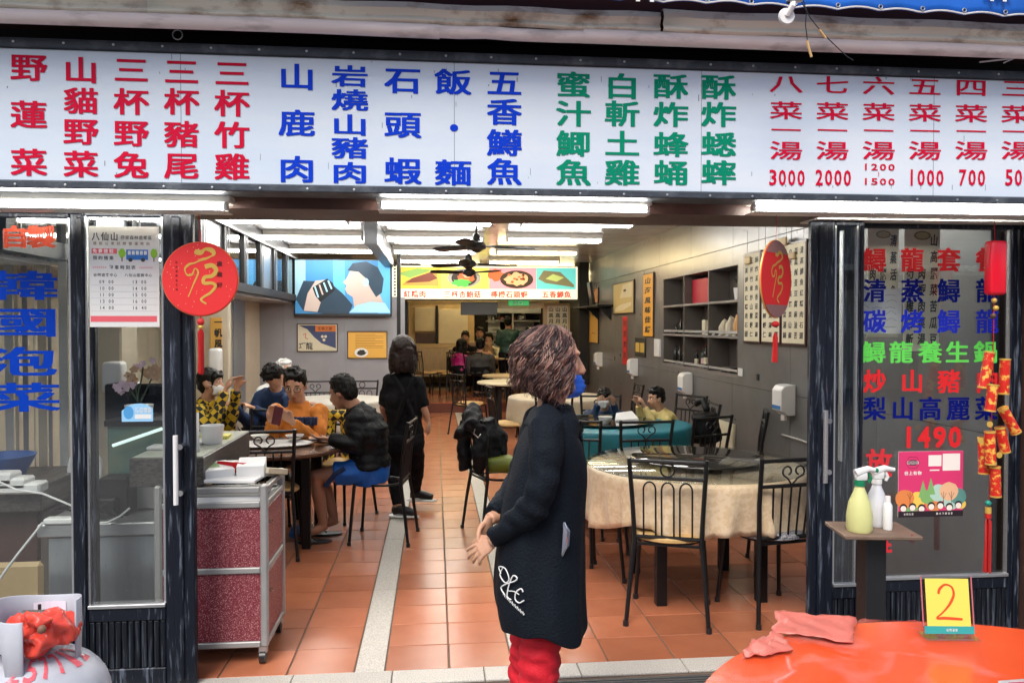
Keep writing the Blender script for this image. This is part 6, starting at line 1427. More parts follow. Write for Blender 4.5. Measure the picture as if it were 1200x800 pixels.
# --- man in orange sweatshirt with glasses -------------------------------------------------------
def orangeman():
    Y = 6.42; Q = lambda u, v, dy=0: P(u, v, Y + dy)
    yaw = R(168); fwd = V((-math.sin(yaw), math.cos(yaw), 0)); rt = V((math.cos(yaw), math.sin(yaw), 0)); h = Q(346, 452)
    base = V((Q(346, 500).x, Y + .1, 0)); pel = V((base.x + .03, base.y + .08, .56))
    r = person('person', 'man in an orange sweatshirt and glasses reading a phone held up at the table', base, pel, Q(349, 520, .05), Q(350, 474, .06), h, None, rt,
           sh=[Q(375, 484, .02), Q(324, 484, .02)], el=[Q(375, 521, -.14), Q(317, 521, -.14)], wr=[Q(343, 494, -.30), Q(318, 492, -.30)], hand=[V((-.4, -.5, .2)), V((.5, -.4, .1)), V((-.65, -.2, .6)), V((.1, -.2, .98))],
           hip=[pel + rt * -.1, pel + rt * .1], knee=[pel + fwd * .42 - rt * .14 - Z3 * .05, pel + fwd * .42 + rt * .14 - Z3 * .05], ank=[pel + fwd * .40 - rt * .14 - Z3 * .47, pel + fwd * .40 + rt * .14 - Z3 * .47], toe=[pel + fwd * .56 - rt * .14 - Z3 * .52, pel + fwd * .56 + rt * .14 - Z3 * .52],
           top=m_orange, bottom=m_black, shoes=pm('#2a5a9a'), glasses=True, headyaw=R(178), headpitch=R(20), vox=.0115, topk=1.08, topnz=.02, bulk=1.1, curls=(.5, .7), seed=5, s=1.13)
    q = MB(); c = Q(353, 496, -.155); pl = PL(c, (1, 0, 0), (0, 0, 1))
    for i, ch in enumerate('MIDWEST'[:0]): pass
    cc = Q(325, 487, -.40); ph = MB().bev((-.036, -.005, -.07), (.036, .005, .07), .006); ph.xf(Matrix.Translation(cc) @ Matrix.Rotation(R(-12), 4, 'Z') @ Matrix.Rotation(R(12), 4, 'Y'))
    tag(ph.build('mobile_phone', pm('#5a2630')), 'dark red phone held up by the man in orange', 'phone')
    for k in range(6): MB().bev(Q(343 + k * 5, 499 - (k % 2), -.142 + abs(k - 2.5) * .008), Q(346.5 + k * 5, 489, -.142 + abs(k - 2.5) * .008) + V((0, .06, 0)), .002).build('chest_print', m_navy, r)
orangeman()
# others at the left
Qp = P
seated('person in dark blue leaning over with head down behind the man in orange', P(322, 441, 7.2), (P(318, 441, 7.55).x, 7.5), R(150), top=m_navy, bottom=m_black, headpitch=R(62), headyaw=R(150), topk=1.22, seed=9, faced=False, wrz=.9, vox=.014)
r = seated('person in white with a white hood sitting behind the person in blue', P(333, 436, 8.3), (P(300, 441, 8.5).x, 8.5), R(-140), top=m_white, bottom=m_black, hair=m_white, topk=1.2, seed=2, vox=.015)
r = seated('woman with tied black hair, white mask and yellow checked shirt', P(247, 449, 6.55), (P(240, 449, 6.7).x, 6.72), R(-100), top=m_check, bottom=m_black, hstyle='tied', mask=m_white, headyaw=R(-100), wrz=1.08, reach=.20, seed=4, topk=1.15, topnz=.01)
# two boys
m_boyb = M('dark_blue_padded_fabric', (.01, .03, .09), .6, var=.3, bump=.3); m_boyy = M('pale_yellow_knit', (.66, .52, .20), .8, var=.1, bump=.3)
seated('boy in a dark blue jacket eating from a white bowl', P(708, 467, 7.45), (P(708, 467, 7.62).x, 7.62), R(172), s=.80, zseat=.50, top=m_boyb, bottom=m_navy, wrz=.87, reach=.30, headpitch=R(22), topk=1.2, vox=.012, seed=6)
bowl(V((P(707, 480, 7.18).x, 7.18, .835)), .055, 'white bowl held up by the boy in dark blue')
seated('boy in a pale yellow sweater eating at the teal table', P(769, 467, 7.0), (P(776, 467, 7.15).x, 7.05), R(100), s=.80, zseat=.50, top=m_boyy, bottom=m_navy, wrz=.88, reach=.24, headpitch=R(8), headyaw=R(100), topk=1.18, vox=.012, seed=7)
# far diners on the raised floor
seated('diner with black hair in a magenta top in the back room', P(542, 405, 15.6), (P(538, 430, 15.5).x, 15.5), R(-60), z0=.18, zseat=.65, s=1.15, top=pm('#a8146c'), wrz=1.0, vox=.022, faced=False, hair=m_hair, hstyle='bob')
seated('diner in dark grey seen from behind in the back room', P(563, 405, 15.3), (P(563, 430, 15.4).x, 15.2), R(-10), z0=.18, zseat=.65, s=1.15, top=M('charcoal_cloth', (.05, .05, .05), .8), wrz=1.0, vox=.022, faced=False, hair=m_hair)
seated('diner with short brown hair facing the entrance in the back room', P(545, 396, 17.2), (P(546, 430, 17.3).x, 17.4), R(170), z0=.18, zseat=.65, s=1.15, top=m_black, wrz=1.0, vox=.024, hair=m_hairb, skin=m_skind)
seated('smiling diner with tied hair facing the entrance beside the cook', P(562, 391, 17.4), (P(563, 430, 17.6).x, 17.6), R(175), z0=.18, zseat=.65, s=1.15, top=pm('#8a6a50'), wrz=1.0, vox=.024, skin=m_skind, hair=m_hairb)
seated('diner in a cream top at the right of the back room group', P(573, 398, 17.6), (P(574, 430, 17.8).x, 17.8), R(160), z0=.18, zseat=.65, s=1.15, top=m_scroll, wrz=1.0, vox=.024)
def cook():
    Y = 16.2; Q = lambda u, v, dy=0: P(u, v, Y + dy); rt = V((1, 0, 0))
    person('person', 'person in dark green top standing with back turned before the kitchen hatch', V((Q(595, 460).x, Y, .18)), Q(594, 415), Q(595, 398), Q(595, 386), Q(595, 378), None, rt, sh=[Q(585, 389), Q(605, 389)], el=[Q(583, 402), Q(612, 399, .1)], wr=[Q(587, 408, .25), Q(613, 402, .35)],
           hip=[Q(589, 418), Q(599, 418)], knee=[Q(589, 437), Q(599, 437)], ank=[Q(589, 455), Q(599, 455)], toe=[Q(589, 457, .15), Q(599, 457, .15)], top=pm('#28483f'), bottom=m_black, sleeve=.7, vox=.022, headyaw=0, faced=False)
cook()
# ---------------------------------------------------------------- print on the glass doors
def gl_text(parent, Y, items, mat, heavy=.03, bold=.0, name='character'):
    for (ch, u, v, wp, hp) in items:
        mb = MB(); c = P(u, v, Y); m1 = (P(u + 1, v, Y) - P(u, v, Y)).x
        put(mb, PL((0, Y, 0)), ch, c.x, c.z, wp * m1, hp * m1, bold, .0, heavy=heavy, mat=0); mb.build(name, mat, parent, smooth=False)
VN = lambda n_, c: M(n_, c, .6, var=.12, vs=30, spec=.08)
m_gb = VN('blue_glass_vinyl', (.002, .045, .42)); m_gn = VN('navy_glass_vinyl', (.002, .008, .16)); m_gr = VN('red_glass_vinyl', (.70, .025, .03)); m_gg = VN('green_glass_vinyl', (.13, .70, .10)); m_gor = VN('orange_glass_vinyl', (.80, .11, .06)); m_gvb = VN('violet_blue_vinyl', (.015, .03, .45))
YA = 3.652; YD = 3.642
gl_text(dA, YA, [('自', 17, 278, 32, 27), ('製', 48, 278, 32, 27)], m_gor, .05)
gl_text(dA, YA, [('韓', 24, 335, 86, 36), ('國', 26, 378, 84, 36), ('泡', 24, 424, 84, 36), ('菜', 28, 466, 84, 36)], m_gb, .028)
cs4 = lambda st, v, us, w_=26, h_=26: [(ch, u, v, w_, h_) for ch, u in zip(st, us)]
u4 = (1025, 1069, 1112, 1157)
gl_text(dD, YD, cs4('鱘龍套餐', 305, u4), m_gr, .04); gl_text(dD, YD, cs4('清蒸鱘龍', 341, u4), m_gn, .03); gl_text(dD, YD, cs4('碳烤鱘龍', 377, u4), m_gvb, .03)
gl_text(dD, YD, cs4('鱘龍養生鍋', 413, (1024, 1056, 1090, 1122, 1155), 27, 24), m_gg, .03)
gl_text(dD, YD, cs4('炒山豬肉', 447, u4), m_gr, .03); gl_text(dD, YD, cs4('梨山高麗菜', 479, (1025, 1058, 1090, 1123, 1156)), m_gn, .03)
gl_text(dD, YD, [(ch, 1065 + i * 18, 512, 13, 22) for i, ch in enumerate('1490')], m_gr, .07)
gl_text(dD, YD, [('放', 1030, 543, 30, 32), ('山', 1030, 590, 30, 30), ('雞', 1030, 633, 30, 32)], plain('faded_red_vinyl', (.62, .02, .03)), .03)

# bus timetable
def sheet_on(name, label, u0, v0, u1, v1, Y, mat=m_paper, th=.003):
    a = P(u0, v0, Y); b = P(u1, v1, Y); t = thing(name, label, 'poster', ((a.x + b.x) / 2, Y, b.z)); MB().box((a.x, Y, b.z), (b.x, Y + th, a.z)).build('paper', mat, t, smooth=False)
    return t, PL((a.x, Y - .0002, b.z)), b.x - a.x, a.z - b.z
t, pl, W_, H_ = sheet_on('timetable', 'white bus timetable with a blue bus drawing taped to the narrow door', 104, 265, 187, 383, 3.575)
q = MB(); k = [pm('#3a3a3a'), pm('#e0606a'), pm('#2a6fc0'), pm('#8ac030'), pm('#7a5a3a'), m_paper, pm('#b0b0b4'), pm('#ffffff')]
gx, gy = W_ / 83, H_ / 118
put(q, pl, '八仙山', 8 * gx, 106 * gy, 9 * gx, 10 * gy, l=.0006, mat=0, step=11 * gx, heavy=.015); put(q, pl, '國家森林遊樂區', 40 * gx, 105 * gy, 4.6 * gx, 5 * gy, l=.0006, mat=0, step=5.4 * gx)
put(q, pl, '接駁公車試辦營運時刻', 7 * gx, 98 * gy, 4 * gx, 4 * gy, l=.0006, mat=4, step=7 * gx)
pl.rect(q, 3 * gx, 86 * gy, 33 * gx, 92 * gy, .0005, 1); put(q, pl, '免費接駁', 7 * gx, 89 * gy, 5 * gx, 5 * gy, l=.0009, mat=7, step=6.5 * gx); put(q, pl, '預約搭乘', 7 * gx, 81 * gy, 5 * gx, 5 * gy, l=.0009, mat=0, step=6.5 * gx)
pl.rect(q, 44 * gx, 79 * gy, 70 * gx, 91 * gy, .0005, 2); 
for i in range(5): pl.rect(q, (46 + i * 4.8) * gx, 85 * gy, (49.5 + i * 4.8) * gx, 89.5 * gy, .0009, 5)
for x in (49, 64): pl.oval(q, x * gx, 79 * gy, 2.6 * gx, 2.4 * gy, .001, 0)
for x in (39, 77): pl.oval(q, x * gx, 87 * gy, 4.2 * gx, 5.5 * gy, .0006, 3, jit=.12); pl.rect(q, (x - .7) * gx, 77 * gy, (x + .7) * gx, 83 * gy, .0005, 4)
for i in range(7): put(q, pl, '>', (5 + i * 2.4) * gx, 70 * gy, 1.6 * gx, 2.4 * gy, l=.0006, mat=1); put(q, pl, '<', (60 + i * 2.4) * gx, 70 * gy, 1.6 * gx, 2.4 * gy, l=.0006, mat=1)
put(q, pl, '發車時刻表', 26 * gx, 70 * gy, 5 * gx, 5 * gy, l=.0006, mat=0, step=6.6 * gx)
put(q, pl, '谷關遊客中心', 7 * gx, 61 * gy, 4 * gx, 4 * gy, l=.0006, mat=0, step=4.8 * gx); put(q, pl, '八仙山服務中心', 44 * gx, 61 * gy, 4 * gx, 4 * gy, l=.0006, mat=0, step=4.8 * gx)
for j, (a_, b_) in enumerate((('09:00', '13:00'), ('10:00', '14:00'), ('11:00', '15:00'), ('13:00', '16:00'), ('14:00', '16:40'))):
    y = (53 - j * 7.6) * gy; pl.rect(q, 2 * gx, y - 4 * gy, 81 * gx, y - 3.7 * gy, .0005, 6)
    for st_, x0 in ((a_, 13), (b_, 52)):
        for i, ch in enumerate(st_): put(q, pl, ch, (x0 + i * 3.6) * gx, y, (2.2 if ch != ':' else 1) * gx, 4 * gy, l=.0006, mat=0)
pl.rect(q, 1 * gx, 6 * gy, 80 * gx, 13 * gy, .0005, 1)
q.build('print', k, t, smooth=False)
# blue oval sticker lower on that door
a = P(141, 473, 3.57); b = P(178, 494, 3.57); t = thing('sticker', 'small pale blue sticker on the narrow glass door', 'sticker', (a.x, 3.57, b.z)); q = MB(); pl = PL((a.x, 3.5835, b.z)); W_, H_ = b.x - a.x, a.z - b.z
pl.poly(q, [(0, 0), (W_, 0), (W_, H_ * .7), (W_ * .85, H_ * .9), (W_ * .6, H_), (W_ * .3, H_ * .95), (0, H_ * .6)], 0, 0); pl.oval(q, W_ * .22, H_ * .5, W_ * .16, H_ * .36, .0005, 1); put(q, pl, '防疫標章', W_ * .5, H_ * .62, W_ * .12, H_ * .3, l=.0008, mat=2, step=W_ * .13); pl.rect(q, W_ * .42, H_ * .15, W_ * .95, H_ * .4, .0006, 2); q.build('print', [pm('#8fc4e8'), pm('#4a94cc'), m_paper], t, smooth=False)
# calligraphy sheets seen through the right glass
rr = random.Random(8); m_scrollb = M('cream_paper_lifted_for_shade', (.86, .82, .64), .6, vs=3, var=.06)  # lighter copy of the cream paper, offsets the shade behind the glass
for (u0, v0, u1, v1, nc_, lb, col) in ((1003, 262, 1012, 340, 1, 'leftmost narrow cream menu scroll behind the right glass', 0), (1017, 264, 1052, 395, 3, 'middle cream menu scroll with brush writing behind the right glass', 2), (1060, 264, 1100, 411, 3, 'right cream menu scroll with brush writing behind the right glass', 1)):
    t, pl, W_, H_ = sheet_on('menu_scroll', lb, u0, v0, u1, v1, 3.90, m_scrollb); t['group'] = 'cream menu scrolls behind the right glass'; q = MB(); n = int(H_ / .085)
    if nc_ > 1: pl.oval(q, W_ * .5, H_ * .92, W_ * .24, H_ * .035, .0012, 1); pl.oval(q, W_ * .5, H_ * .92, W_ * .19, H_ * .026, .0016, 2)
    for i in range(nc_):
        for j in range(n):
            if j < 2 and i < nc_ - 1 and nc_ > 1: continue
            s_ = ['清蒸活魚香菇肉絲', '炒竹筍湯雞白斬土', '東坡肉蝦肉菜湯鍋', '山高麗菜苦瓜豆腐'][(i + col) % 4]; put(q, pl, s_[j % 8], W_ * (i + .5) / nc_, H_ - (j + .9) * H_ / (n + .6), W_ / nc_ * .62, .062, l=.001, mat=0, heavy=.02, shear=.12)
    q.build('lettering', [m_ink, pm('#8a7f5a'), pm('#c9bd92')], t, smooth=False)
t, pl, W_, H_ = sheet_on('white_notice', 'white handwritten notice taped inside the right glass at left', 1001, 338, 1056, 391, 3.72); q = MB()
for i in range(6):
    for j in range(3): x = .02 + j * .07 + rr.uniform(0, .02); y = H_ * (.85 - i * .14); pl.line(q, [(x, y), (x + .03, y + .01 + rr.uniform(-.01, .01)), (x + .055, y)], .002, .001, 0)
q.build('handwriting', [pm('#777788')], t, smooth=False)
# pink poster
t, pl, W_, H_ = sheet_on('pink_poster', 'pink poster with cartoon villagers and trees stuck on the right glass', 1053, 529, 1128, 604, 3.634)
pk = ['#d83a6e', '#f4a7a0', '#f2c95a', '#7fb06a', '#5c8f86', '#e2854a', '#2a2026', '#f7e6d8', '#b0d0c0', '#5a3a4a', '#f0e8e0', '#e8b48c']; q = MB(); pl.rect(q, 0, 0, W_, H_, .0004, 0)
O = lambda x, y, rx, ry, l, m, n=16, jit=0: pl.oval(q, x * W_, y * H_, rx * W_, ry * H_, l, m, n=n, jit=jit)
for (x, y, r_, m_) in ((.1, .28, .16, 5), (.3, .26, .14, 2), (.45, .30, .12, 3), (.62, .36, .15, 8), (.78, .38, .16, 11), (.93, .30, .14, 4), (.55, .22, .16, 5), (.82, .22, .14, 8), (.2, .18, .14, 3), (.98, .18, .08, 2)): O(x, y, r_ * .9, r_ * .9, .0006 + y * .0003, m_, jit=.06)
for x, y in ((.38, .30), (.50, .34)): pl.poly(q, [((x - .07) * W_, y * H_), ((x + .07) * W_, y * H_), (x * W_, (y + .26) * H_)], .0012, 3)
for x in (.18, .70, .82): pl.line(q, [(x * W_, .16 * H_), (x * W_, .38 * H_)], .002, .0013, 6); pl.line(q, [((x - .04) * W_, .36 * H_), (x * W_, .27 * H_), ((x + .04) * W_, .36 * H_)], .002, .0013, 6)
for x, y in ((.08, .13), (.22, .14), (.36, .12), (.51, .15), (.65, .16), (.79, .13), (.93, .16)): O(x, y + .015, .058, .062, .0015, 6); O(x, y, .046, .045, .0017, 7); 
pl.rect(q, 0, 0, W_, .09 * H_, .0019, 6); put(q, pl, '谷關社區', .1 * W_, .045 * H_, .03 * W_, .035 * H_, l=.0022, mat=10, step=.04 * W_); put(q, pl, '觀光發展協會', .6 * W_, .045 * H_, .03 * W_, .035 * H_, l=.0022, mat=10, step=.045 * W_)
pl.line(q, [((.22 + .11 * math.cos(a)) * W_, (.83 + .10 * math.sin(a)) * H_) for a in [i * math.pi / 3 for i in range(7)]], .0016, .0010, 6); O(.22, .83, .085, .05, .0008, 9, 6); put(q, pl, 'GUGUAN', .14 * W_, .83 * H_, .022 * W_, .05 * H_, l=.0012, mat=10, step=.032 * W_)
put(q, pl, '谷上有你', .12 * W_, .67 * H_, .06 * W_, .06 * H_, l=.001, mat=10, step=.068 * W_, heavy=.03); pl.rect(q, .46 * W_, .77 * H_, .66 * W_, .94 * H_, .0006, 10); pl.rect(q, .68 * W_, .70 * H_, .95 * W_, .96 * H_, .0006, 10)
pl.rect(q, .48 * W_, .70 * H_, .63 * W_, .72 * H_, .001, 10)
q.build('print', [pm(h) for h in pk], t, smooth=False)

# ---------------------------------------------------------------- hanging ornaments
SNAKE = [(-.10, .62), (.05, .60), (.15, .68), (.30, .66), (.36, .56), (.20, .46), (.06, .42), (-.10, .34), (-.24, .30), (-.34, .18), (-.28, .04), (-.16, .06), (-.10, .20), (-.02, .10), (-.14, -.20), (-.26, -.50)]
SN2 = [(.05, .30), (.22, .34), (.32, .22), (.22, .08), (.04, .04), (.02, -.10), (.22, -.10), (.30, -.18), (.18, -.34), (.02, -.44), (-.05, -.52), (.08, -.62)]
def spl(pts, n=5):
    out = []; N_ = len(pts)
    for i in range(N_ - 1):
        p0, p1, p2, p3 = [V((*pts[min(max(i + d, 0), N_ - 1)], 0)) for d in (-1, 0, 1, 2)]
        for k in range(n): t = k / n; out.append(.5 * ((2 * p1) + (p2 - p0) * t + (2 * p0 - 5 * p1 + 4 * p2 - p3) * t * t + (3 * p1 - p0 - 3 * p2 + p3) * t ** 3))
    out.append(V((*pts[-1], 0))); return [(p.x, p.y) for p in out]
def tassel(root, c, L_, r=.011, knot=True):
    if knot: MB().ell(c + V((0, 0, -.012)), (.016, .012, .016), 10, 7).build('knot', m_redpl, root); MB().ell(c + V((0, 0, -.034)), (.012, .010, .010), 10, 7).build('knot', m_gold, root)
    q = MB(); rr = random.Random(1)
    for k in range(26):
        a = rr.random() * 6.28; d = V((math.cos(a), math.sin(a), 0)); q.tube([c + V((0, 0, -.04)) + d * .003, c + V((0, 0, -.06)) + d * r * rr.uniform(.4, 1), c + V((0, 0, -.04 - L_ + rr.uniform(-.008, .004))) + d * r * 1.25 * rr.uniform(.3, 1)], .0022, 4)
    o = q.build('tassel', m_redpl, root); o['kind'] = 'stuff'
# left disc
c = P(235, 327, 3.46); r_ = P(279, 327, 3.46).x - c.x; t = thing('round_ornament', 'round red velvet new year disc with gold snake calligraphy hanging at the left door', 'ornament', c)
q = MB().lathe([(0, -.006), (r_ - .002, -.006), (r_, -.003), (r_, .003), (r_ - .002, .006), (0, .006)], c, 64, axis='y'); q.build('disc', m_redcard, t)
q = MB(); q.tube([c + V((r_ * math.cos(a), 0, r_ * math.sin(a))) for a in [i * math.pi / 32 for i in range(65)]], .0035, 6, cap=False); q.build('gold_edge', pm('#d8643a'), t)
pl = PL(c + V((0, -.0065, 0))); q = MB(); p1 = spl(SNAKE); p2 = spl(SN2); n1 = len(p1)
pl.line(q, [(x * r_ * 1.1 - .004, y * r_ * 1.1 + .01) for x, y in p1], [(.018 if i < 22 else .011) * (1 - i / n1 * .5) * (1 + .3 * math.sin(i * .5)) for i in range(n1)], .0006, 0); n2 = len(p2)
pl.line(q, [(x * r_ * 1.1 + .012, y * r_ * 1.1) for x, y in p2], [.020 * (1 - i / n2 * .65) for i in range(n2)], .0009, 0)
put(q, pl, '歲歲好', r_ * .52, r_ * .42, .022, .022, l=.001, mat=1, vert=True, step=.045, heavy=.02); put(q, pl, '蛇來運轉金玉滿', -r_ * .62, r_ * .45, .009, .010, l=.001, mat=1, vert=True, step=.019)
for k in range(46):
    a = random.random() * 6.28; d_ = r_ * math.sqrt(random.random()) * .93; pl.oval(q, d_ * math.cos(a), d_ * math.sin(a), .0016, .0013, .0012, 2, n=5)
q.build('print', [m_gold, pm('#5a0a08'), pm('#ffd8a0')], t, smooth=False)
MB().tube([c + V((0, 0, r_)), P(233, 250, 3.46)], .0015, 5).build('string', m_redpl, t); MB().tube([c + V((0, 0, r_)), c + V((0, 0, r_ + .05))], .004, 6).build('loop', m_redpl, t)
MB().tube([c + V((0, 0, -r_)), c + V((0, 0, -r_ - .02))], .003, 6).build('string', m_redpl, t); tassel(t, c + V((0, 0, -r_ - .015)), .19)
# right fan shaped ornament, turned nearly edge on
c = P(909, 327, 3.44); hh = (P(909, 282, 3.44).z - P(909, 372, 3.44).z) / 2; wd = hh; t = thing('round_ornament', 'round red velvet disc with gold calligraphy turned sideways near the right door', 'ornament', c)
ang = R(-64); ux = V((math.cos(ang), math.sin(ang), 0)) * 1.0; Mr = Matrix.Translation(c) @ Matrix.Rotation(R(-66), 4, 'Z')
wd = hh
vx = (P(928, 327, 3.62).x - P(891, 327, 3.62).x) / 2; ca = vx / hh; ang = -math.acos(min(1, ca)) ; ang = -abs(ang) + R(20)
vd = V((c.x, c.y, 0)).normalized(); ang_view = math.atan2(vd.y, vd.x) - math.pi / 2; ang = ang_view - math.acos(min(1, ca * math.cos(ang_view) * 1.0)) * 1.0
Mr = Matrix.Translation(c) @ Matrix.Rotation(-abs(math.acos(min(1, ca))) * 1.0 + 0, 4, 'Z')
Mr = Matrix.Translation(c) @ Matrix.Rotation(R(44), 4, 'Z')
q = MB().lathe([(0, -.006), (hh - .002, -.006), (hh, -.003), (hh, .003), (hh - .002, .006), (0, .006)], (0, 0, 0), 64, axis='y').xf(Mr); q.build('disc', m_redcard, t)
q = MB().tube([Mr @ V((hh * math.cos(a), 0, hh * math.sin(a))) for a in [i * math.pi / 32 for i in range(65)]], .0035, 6, cap=False); q.build('gold_edge', m_gold, t)
Rr = Mr.to_3x3(); pl = PL(c + Rr @ V((0, -.0065, 0)), Rr @ V((1, 0, 0)), (0, 0, 1)); q = MB()
pl.poly(q, [(hh * math.cos(a), hh * math.sin(a)) for a in [R(42 + i * 8) for i in range(13)]], .0004, 1); pl.poly(q, [(hh * math.cos(a), hh * math.sin(a)) for a in [R(222 + i * 8) for i in range(13)]], .0004, 1)
pl.line(q, [(x * hh - .004, y * hh + .004) for x, y in p1], [(.016 if i < 22 else .012) * (1 - i / n1 * .4) for i in range(n1)], .0006, 0); pl.line(q, [(x * hh + .01, y * hh) for x, y in p2], [.016 * (1 - i / n2 * .5) for i in range(n2)], .0009, 0)
q.build('print', [m_gold, M('glitter_silver', (.55, .28, .26), .4, .4, vs=200, var=.5)], t, smooth=False)
MB().tube([c + V((0, 0, hh)), P(910, 250, 3.44)], .0015, 5).build('string', m_redpl, t); MB().ell(c + V((0, 0, -hh - .03)), (.020, .012, .014), 10, 7).build('knot', m_redpl, t); tassel(t, c + V((0, 0, -hh - .03)), .13, knot=False)
# firecracker string
YF = 3.46; F = lambda u, v, dy=0: P(u, v, YF + dy); t = thing('firecracker_string', 'string of red and gold paper firecrackers hanging in front of the right glass', 'ornament', F(1165, 480))
MB().tube([F(1165, 252), F(1166, 285)], .002, 5).build('string', m_redpl, t); MB().tube([F(1165, 345), F(1164, 420), F(1162, 500), F(1159, 590)], .002, 5).build('string', m_redpl, t)
a = F(1157, 282); b = F(1176, 346); MB().bev((a.x, YF - .03, b.z), (b.x, YF + .03, a.z), .018, seg=3).build('red_block', plain('glossy_red', (.75, .01, .03), .25), t)
for (u, v, m_) in ((1165, 352, m_gold), (1167, 361, m_gold), (1164, 370, m_tablewood)): MB().ell(F(u, v), .013, 12, 8).build('bead', m_, t)
m_crk = M('gold_flecked_red_foil', (.62, .022, .012), .35, col2=(.85, .48, .08), vs=34, thr=(.52, .60), var=.2, bump=.1, det=5)
def cracker(u0, v0, u1, v1, dy=0, r_=.024):
    a, b = F(u0, v0, dy), F(u1, v1, dy); ax = (b - a); o = MB(); L_ = ax.length; ax.normalize(); o.tube([a, a + ax * .006, a + ax * .007, b - ax * .007, b - ax * .006, b], [r_ * .98, r_, r_ * .97, r_ * .97, r_, r_ * .98], 18).build('firecracker', m_crk, t)
    for p in (a, b - ax * .008): MB().tube([p, p + ax * .008], r_ * 1.03, 18).build('gold_band', m_gold, t)
for k_ in ((1160, 412, 1152, 455, 0), (1178, 420, 1176, 462, .03), (1164, 450, 1160, 482, -.04), (1175, 478, 1191, 507, 0), (1160, 505, 1161, 544, -.03), (1172, 500, 1178, 530, .03), (1152, 512, 1153, 555, .02), (1166, 546, 1167, 582, -.02)): cracker(*k_)
for (u, v) in ((1149, 516), (1171, 533), (1160, 497)): MB().lathe([(0, -.002), (.014, -.002), (.014, .002), (0, .002)], F(u, v, -.05), 16, axis='y').build('gold_coin', m_gold, t)
MB().ell(F(1158, 589), (.015, .015, .013), 12, 8).build('jade_bead', pm('#1f8a78'), t); MB().tube([F(1158, 594), F(1158, 601)], .014, 12).build('gold_band', m_gold, t); MB().tube([F(1158, 601), F(1158, 607)], .0135, 12).build('red_band', m_redpl, t)
tassel(t, F(1158, 596), .26, .014, knot=False)

# ---------------------------------------------------------------- side stand with spray bottles
YB = 3.12; c = P(1022, 619, YB); zt = c.z
sd_ = thing('side_stand', 'small square wooden stand on a black post beside the right glass door', 'stand', (c.x, YB, 0))
q = MB().bev((-.155, -.12, -.018), (.155, .12, 0), .004); q.xf(Matrix.Translation((c.x, YB, zt)) @ Matrix.Rotation(R(-8), 4, 'Z')); q.build('top_board', M('weathered_plywood', (.20, .13, .09), .6, vs=8, var=.4, bump=.3), sd_)
MB().bev((c.x - .042, YB - .03, 0), (c.x + .048, YB + .05, zt - .02), .004).build('post', m_blackp, sd_); MB().bev((c.x - .16, YB - .12, 0), (c.x + .16, YB + .14, .03), .006).build('base_plate', m_blackp, sd_)
wire([(1055, 628), (1064, 631), (1070, 636), (1074, 630), (1068, 626)], YB - .12, m_redpl, sd_, .002, 'red_string')
def spray(u, h, r_, liq, head, label, dy=0, flip=1, neck=None):
    x = P(u, 615, YB + dy).x; c = V((x, YB + dy, zt + .001)); t = thing('spray_bottle', label, 'bottle', c)
    MB().lathe([(0, .0), (r_ * .92, 0), (r_, .012), (r_ * 1.0, h * .22), (r_ * .82, h * .42), (r_ * .42, h * .60), (r_ * .32, h * .66), (0, h * .66)], c, 24).build('bottle', liq, t)
    MB().lathe([(0, h * .66), (r_ * .42, h * .66), (r_ * .42, h * .73), (0, h * .73)], c, 16).build('collar', head, t)
    q = MB().bev(c + V((-.018, -.012, h * .735)), c + V((.03, .012, h * .86)), .006, seg=2); q.tube([c + V((-.02 * flip, 0, h * .84)), c + V((.035 * flip, 0, h * .90)), c + V((.065 * flip, 0, h * .88))], [.017, .014, .009], 10); q.build('spray_head', m_whitep, t)
    q = MB().tube([c + V((.038 * flip, 0, h * .84)), c + V((.048 * flip, 0, h * .76)), c + V((.04 * flip, 0, h * .70))], [.007, .008, .006], 8); q.build('trigger', head, t)
    MB().tube([c + V((.064 * flip, 0, h * .88)), c + V((.078 * flip, 0, h * .875))], .009, 10).build('nozzle', head, t)
spray(1007, .285, .052, M('yellow_translucent_plastic', (.66, .66, .28), .3, var=.1), pm('#137a52'), 'spray bottle of yellow liquid with green trigger on the side stand', -.03)
spray(1027, .27, .05, M('milky_plastic', (.62, .63, .66), .3, var=.1), m_whitep, 'milky white spray bottle behind the yellow one on the side stand', .05)
x = P(1040, 615, YB - .02).x; t = thing('small_bottle', 'slim white pump bottle at the right of the side stand', 'bottle', (x, YB - .02, zt)); MB().lathe([(0, .001), (.018, .001), (.019, .01), (.019, .10), (.012, .115), (0, .115)], (x, YB - .02, zt), 18).build('bottle', m_whitep, t); MB().lathe([(0, .115), (.012, .115), (.011, .14), (0, .14)], (x, YB - .02, zt), 12).build('cap', m_white, t)

# ---------------------------------------------------------------- orange round table in the foreground
TC = V((1.29, 1.36, 0)); TR_ = .80; TZ = .74
m_or = M('orange_plastic_top', (.78, .075, .004), .22, vs=3, var=.10, bump=.03, bs=12)
ot = thing('orange_table', 'glossy orange red round plastic table in the right foreground', 'table', TC)
MB().lathe([(0, TZ - .03), (TR_ - .05, TZ - .03), (TR_ - .012, TZ - .05), (TR_, TZ - .045), (TR_, TZ - .012), (TR_ - .006, TZ - .003), (TR_ - .02, TZ), (0, TZ)], TC, 96).build('tabletop', m_or, ot)
for k in range(4): a = R(45 + 90 * k); MB().tube([TC + V((.5 * math.cos(a), .5 * math.sin(a), TZ - .03)), TC + V((.58 * math.cos(a), .58 * math.sin(a), -.005))], .018, 10).build('leg', m_alum_d, ot)
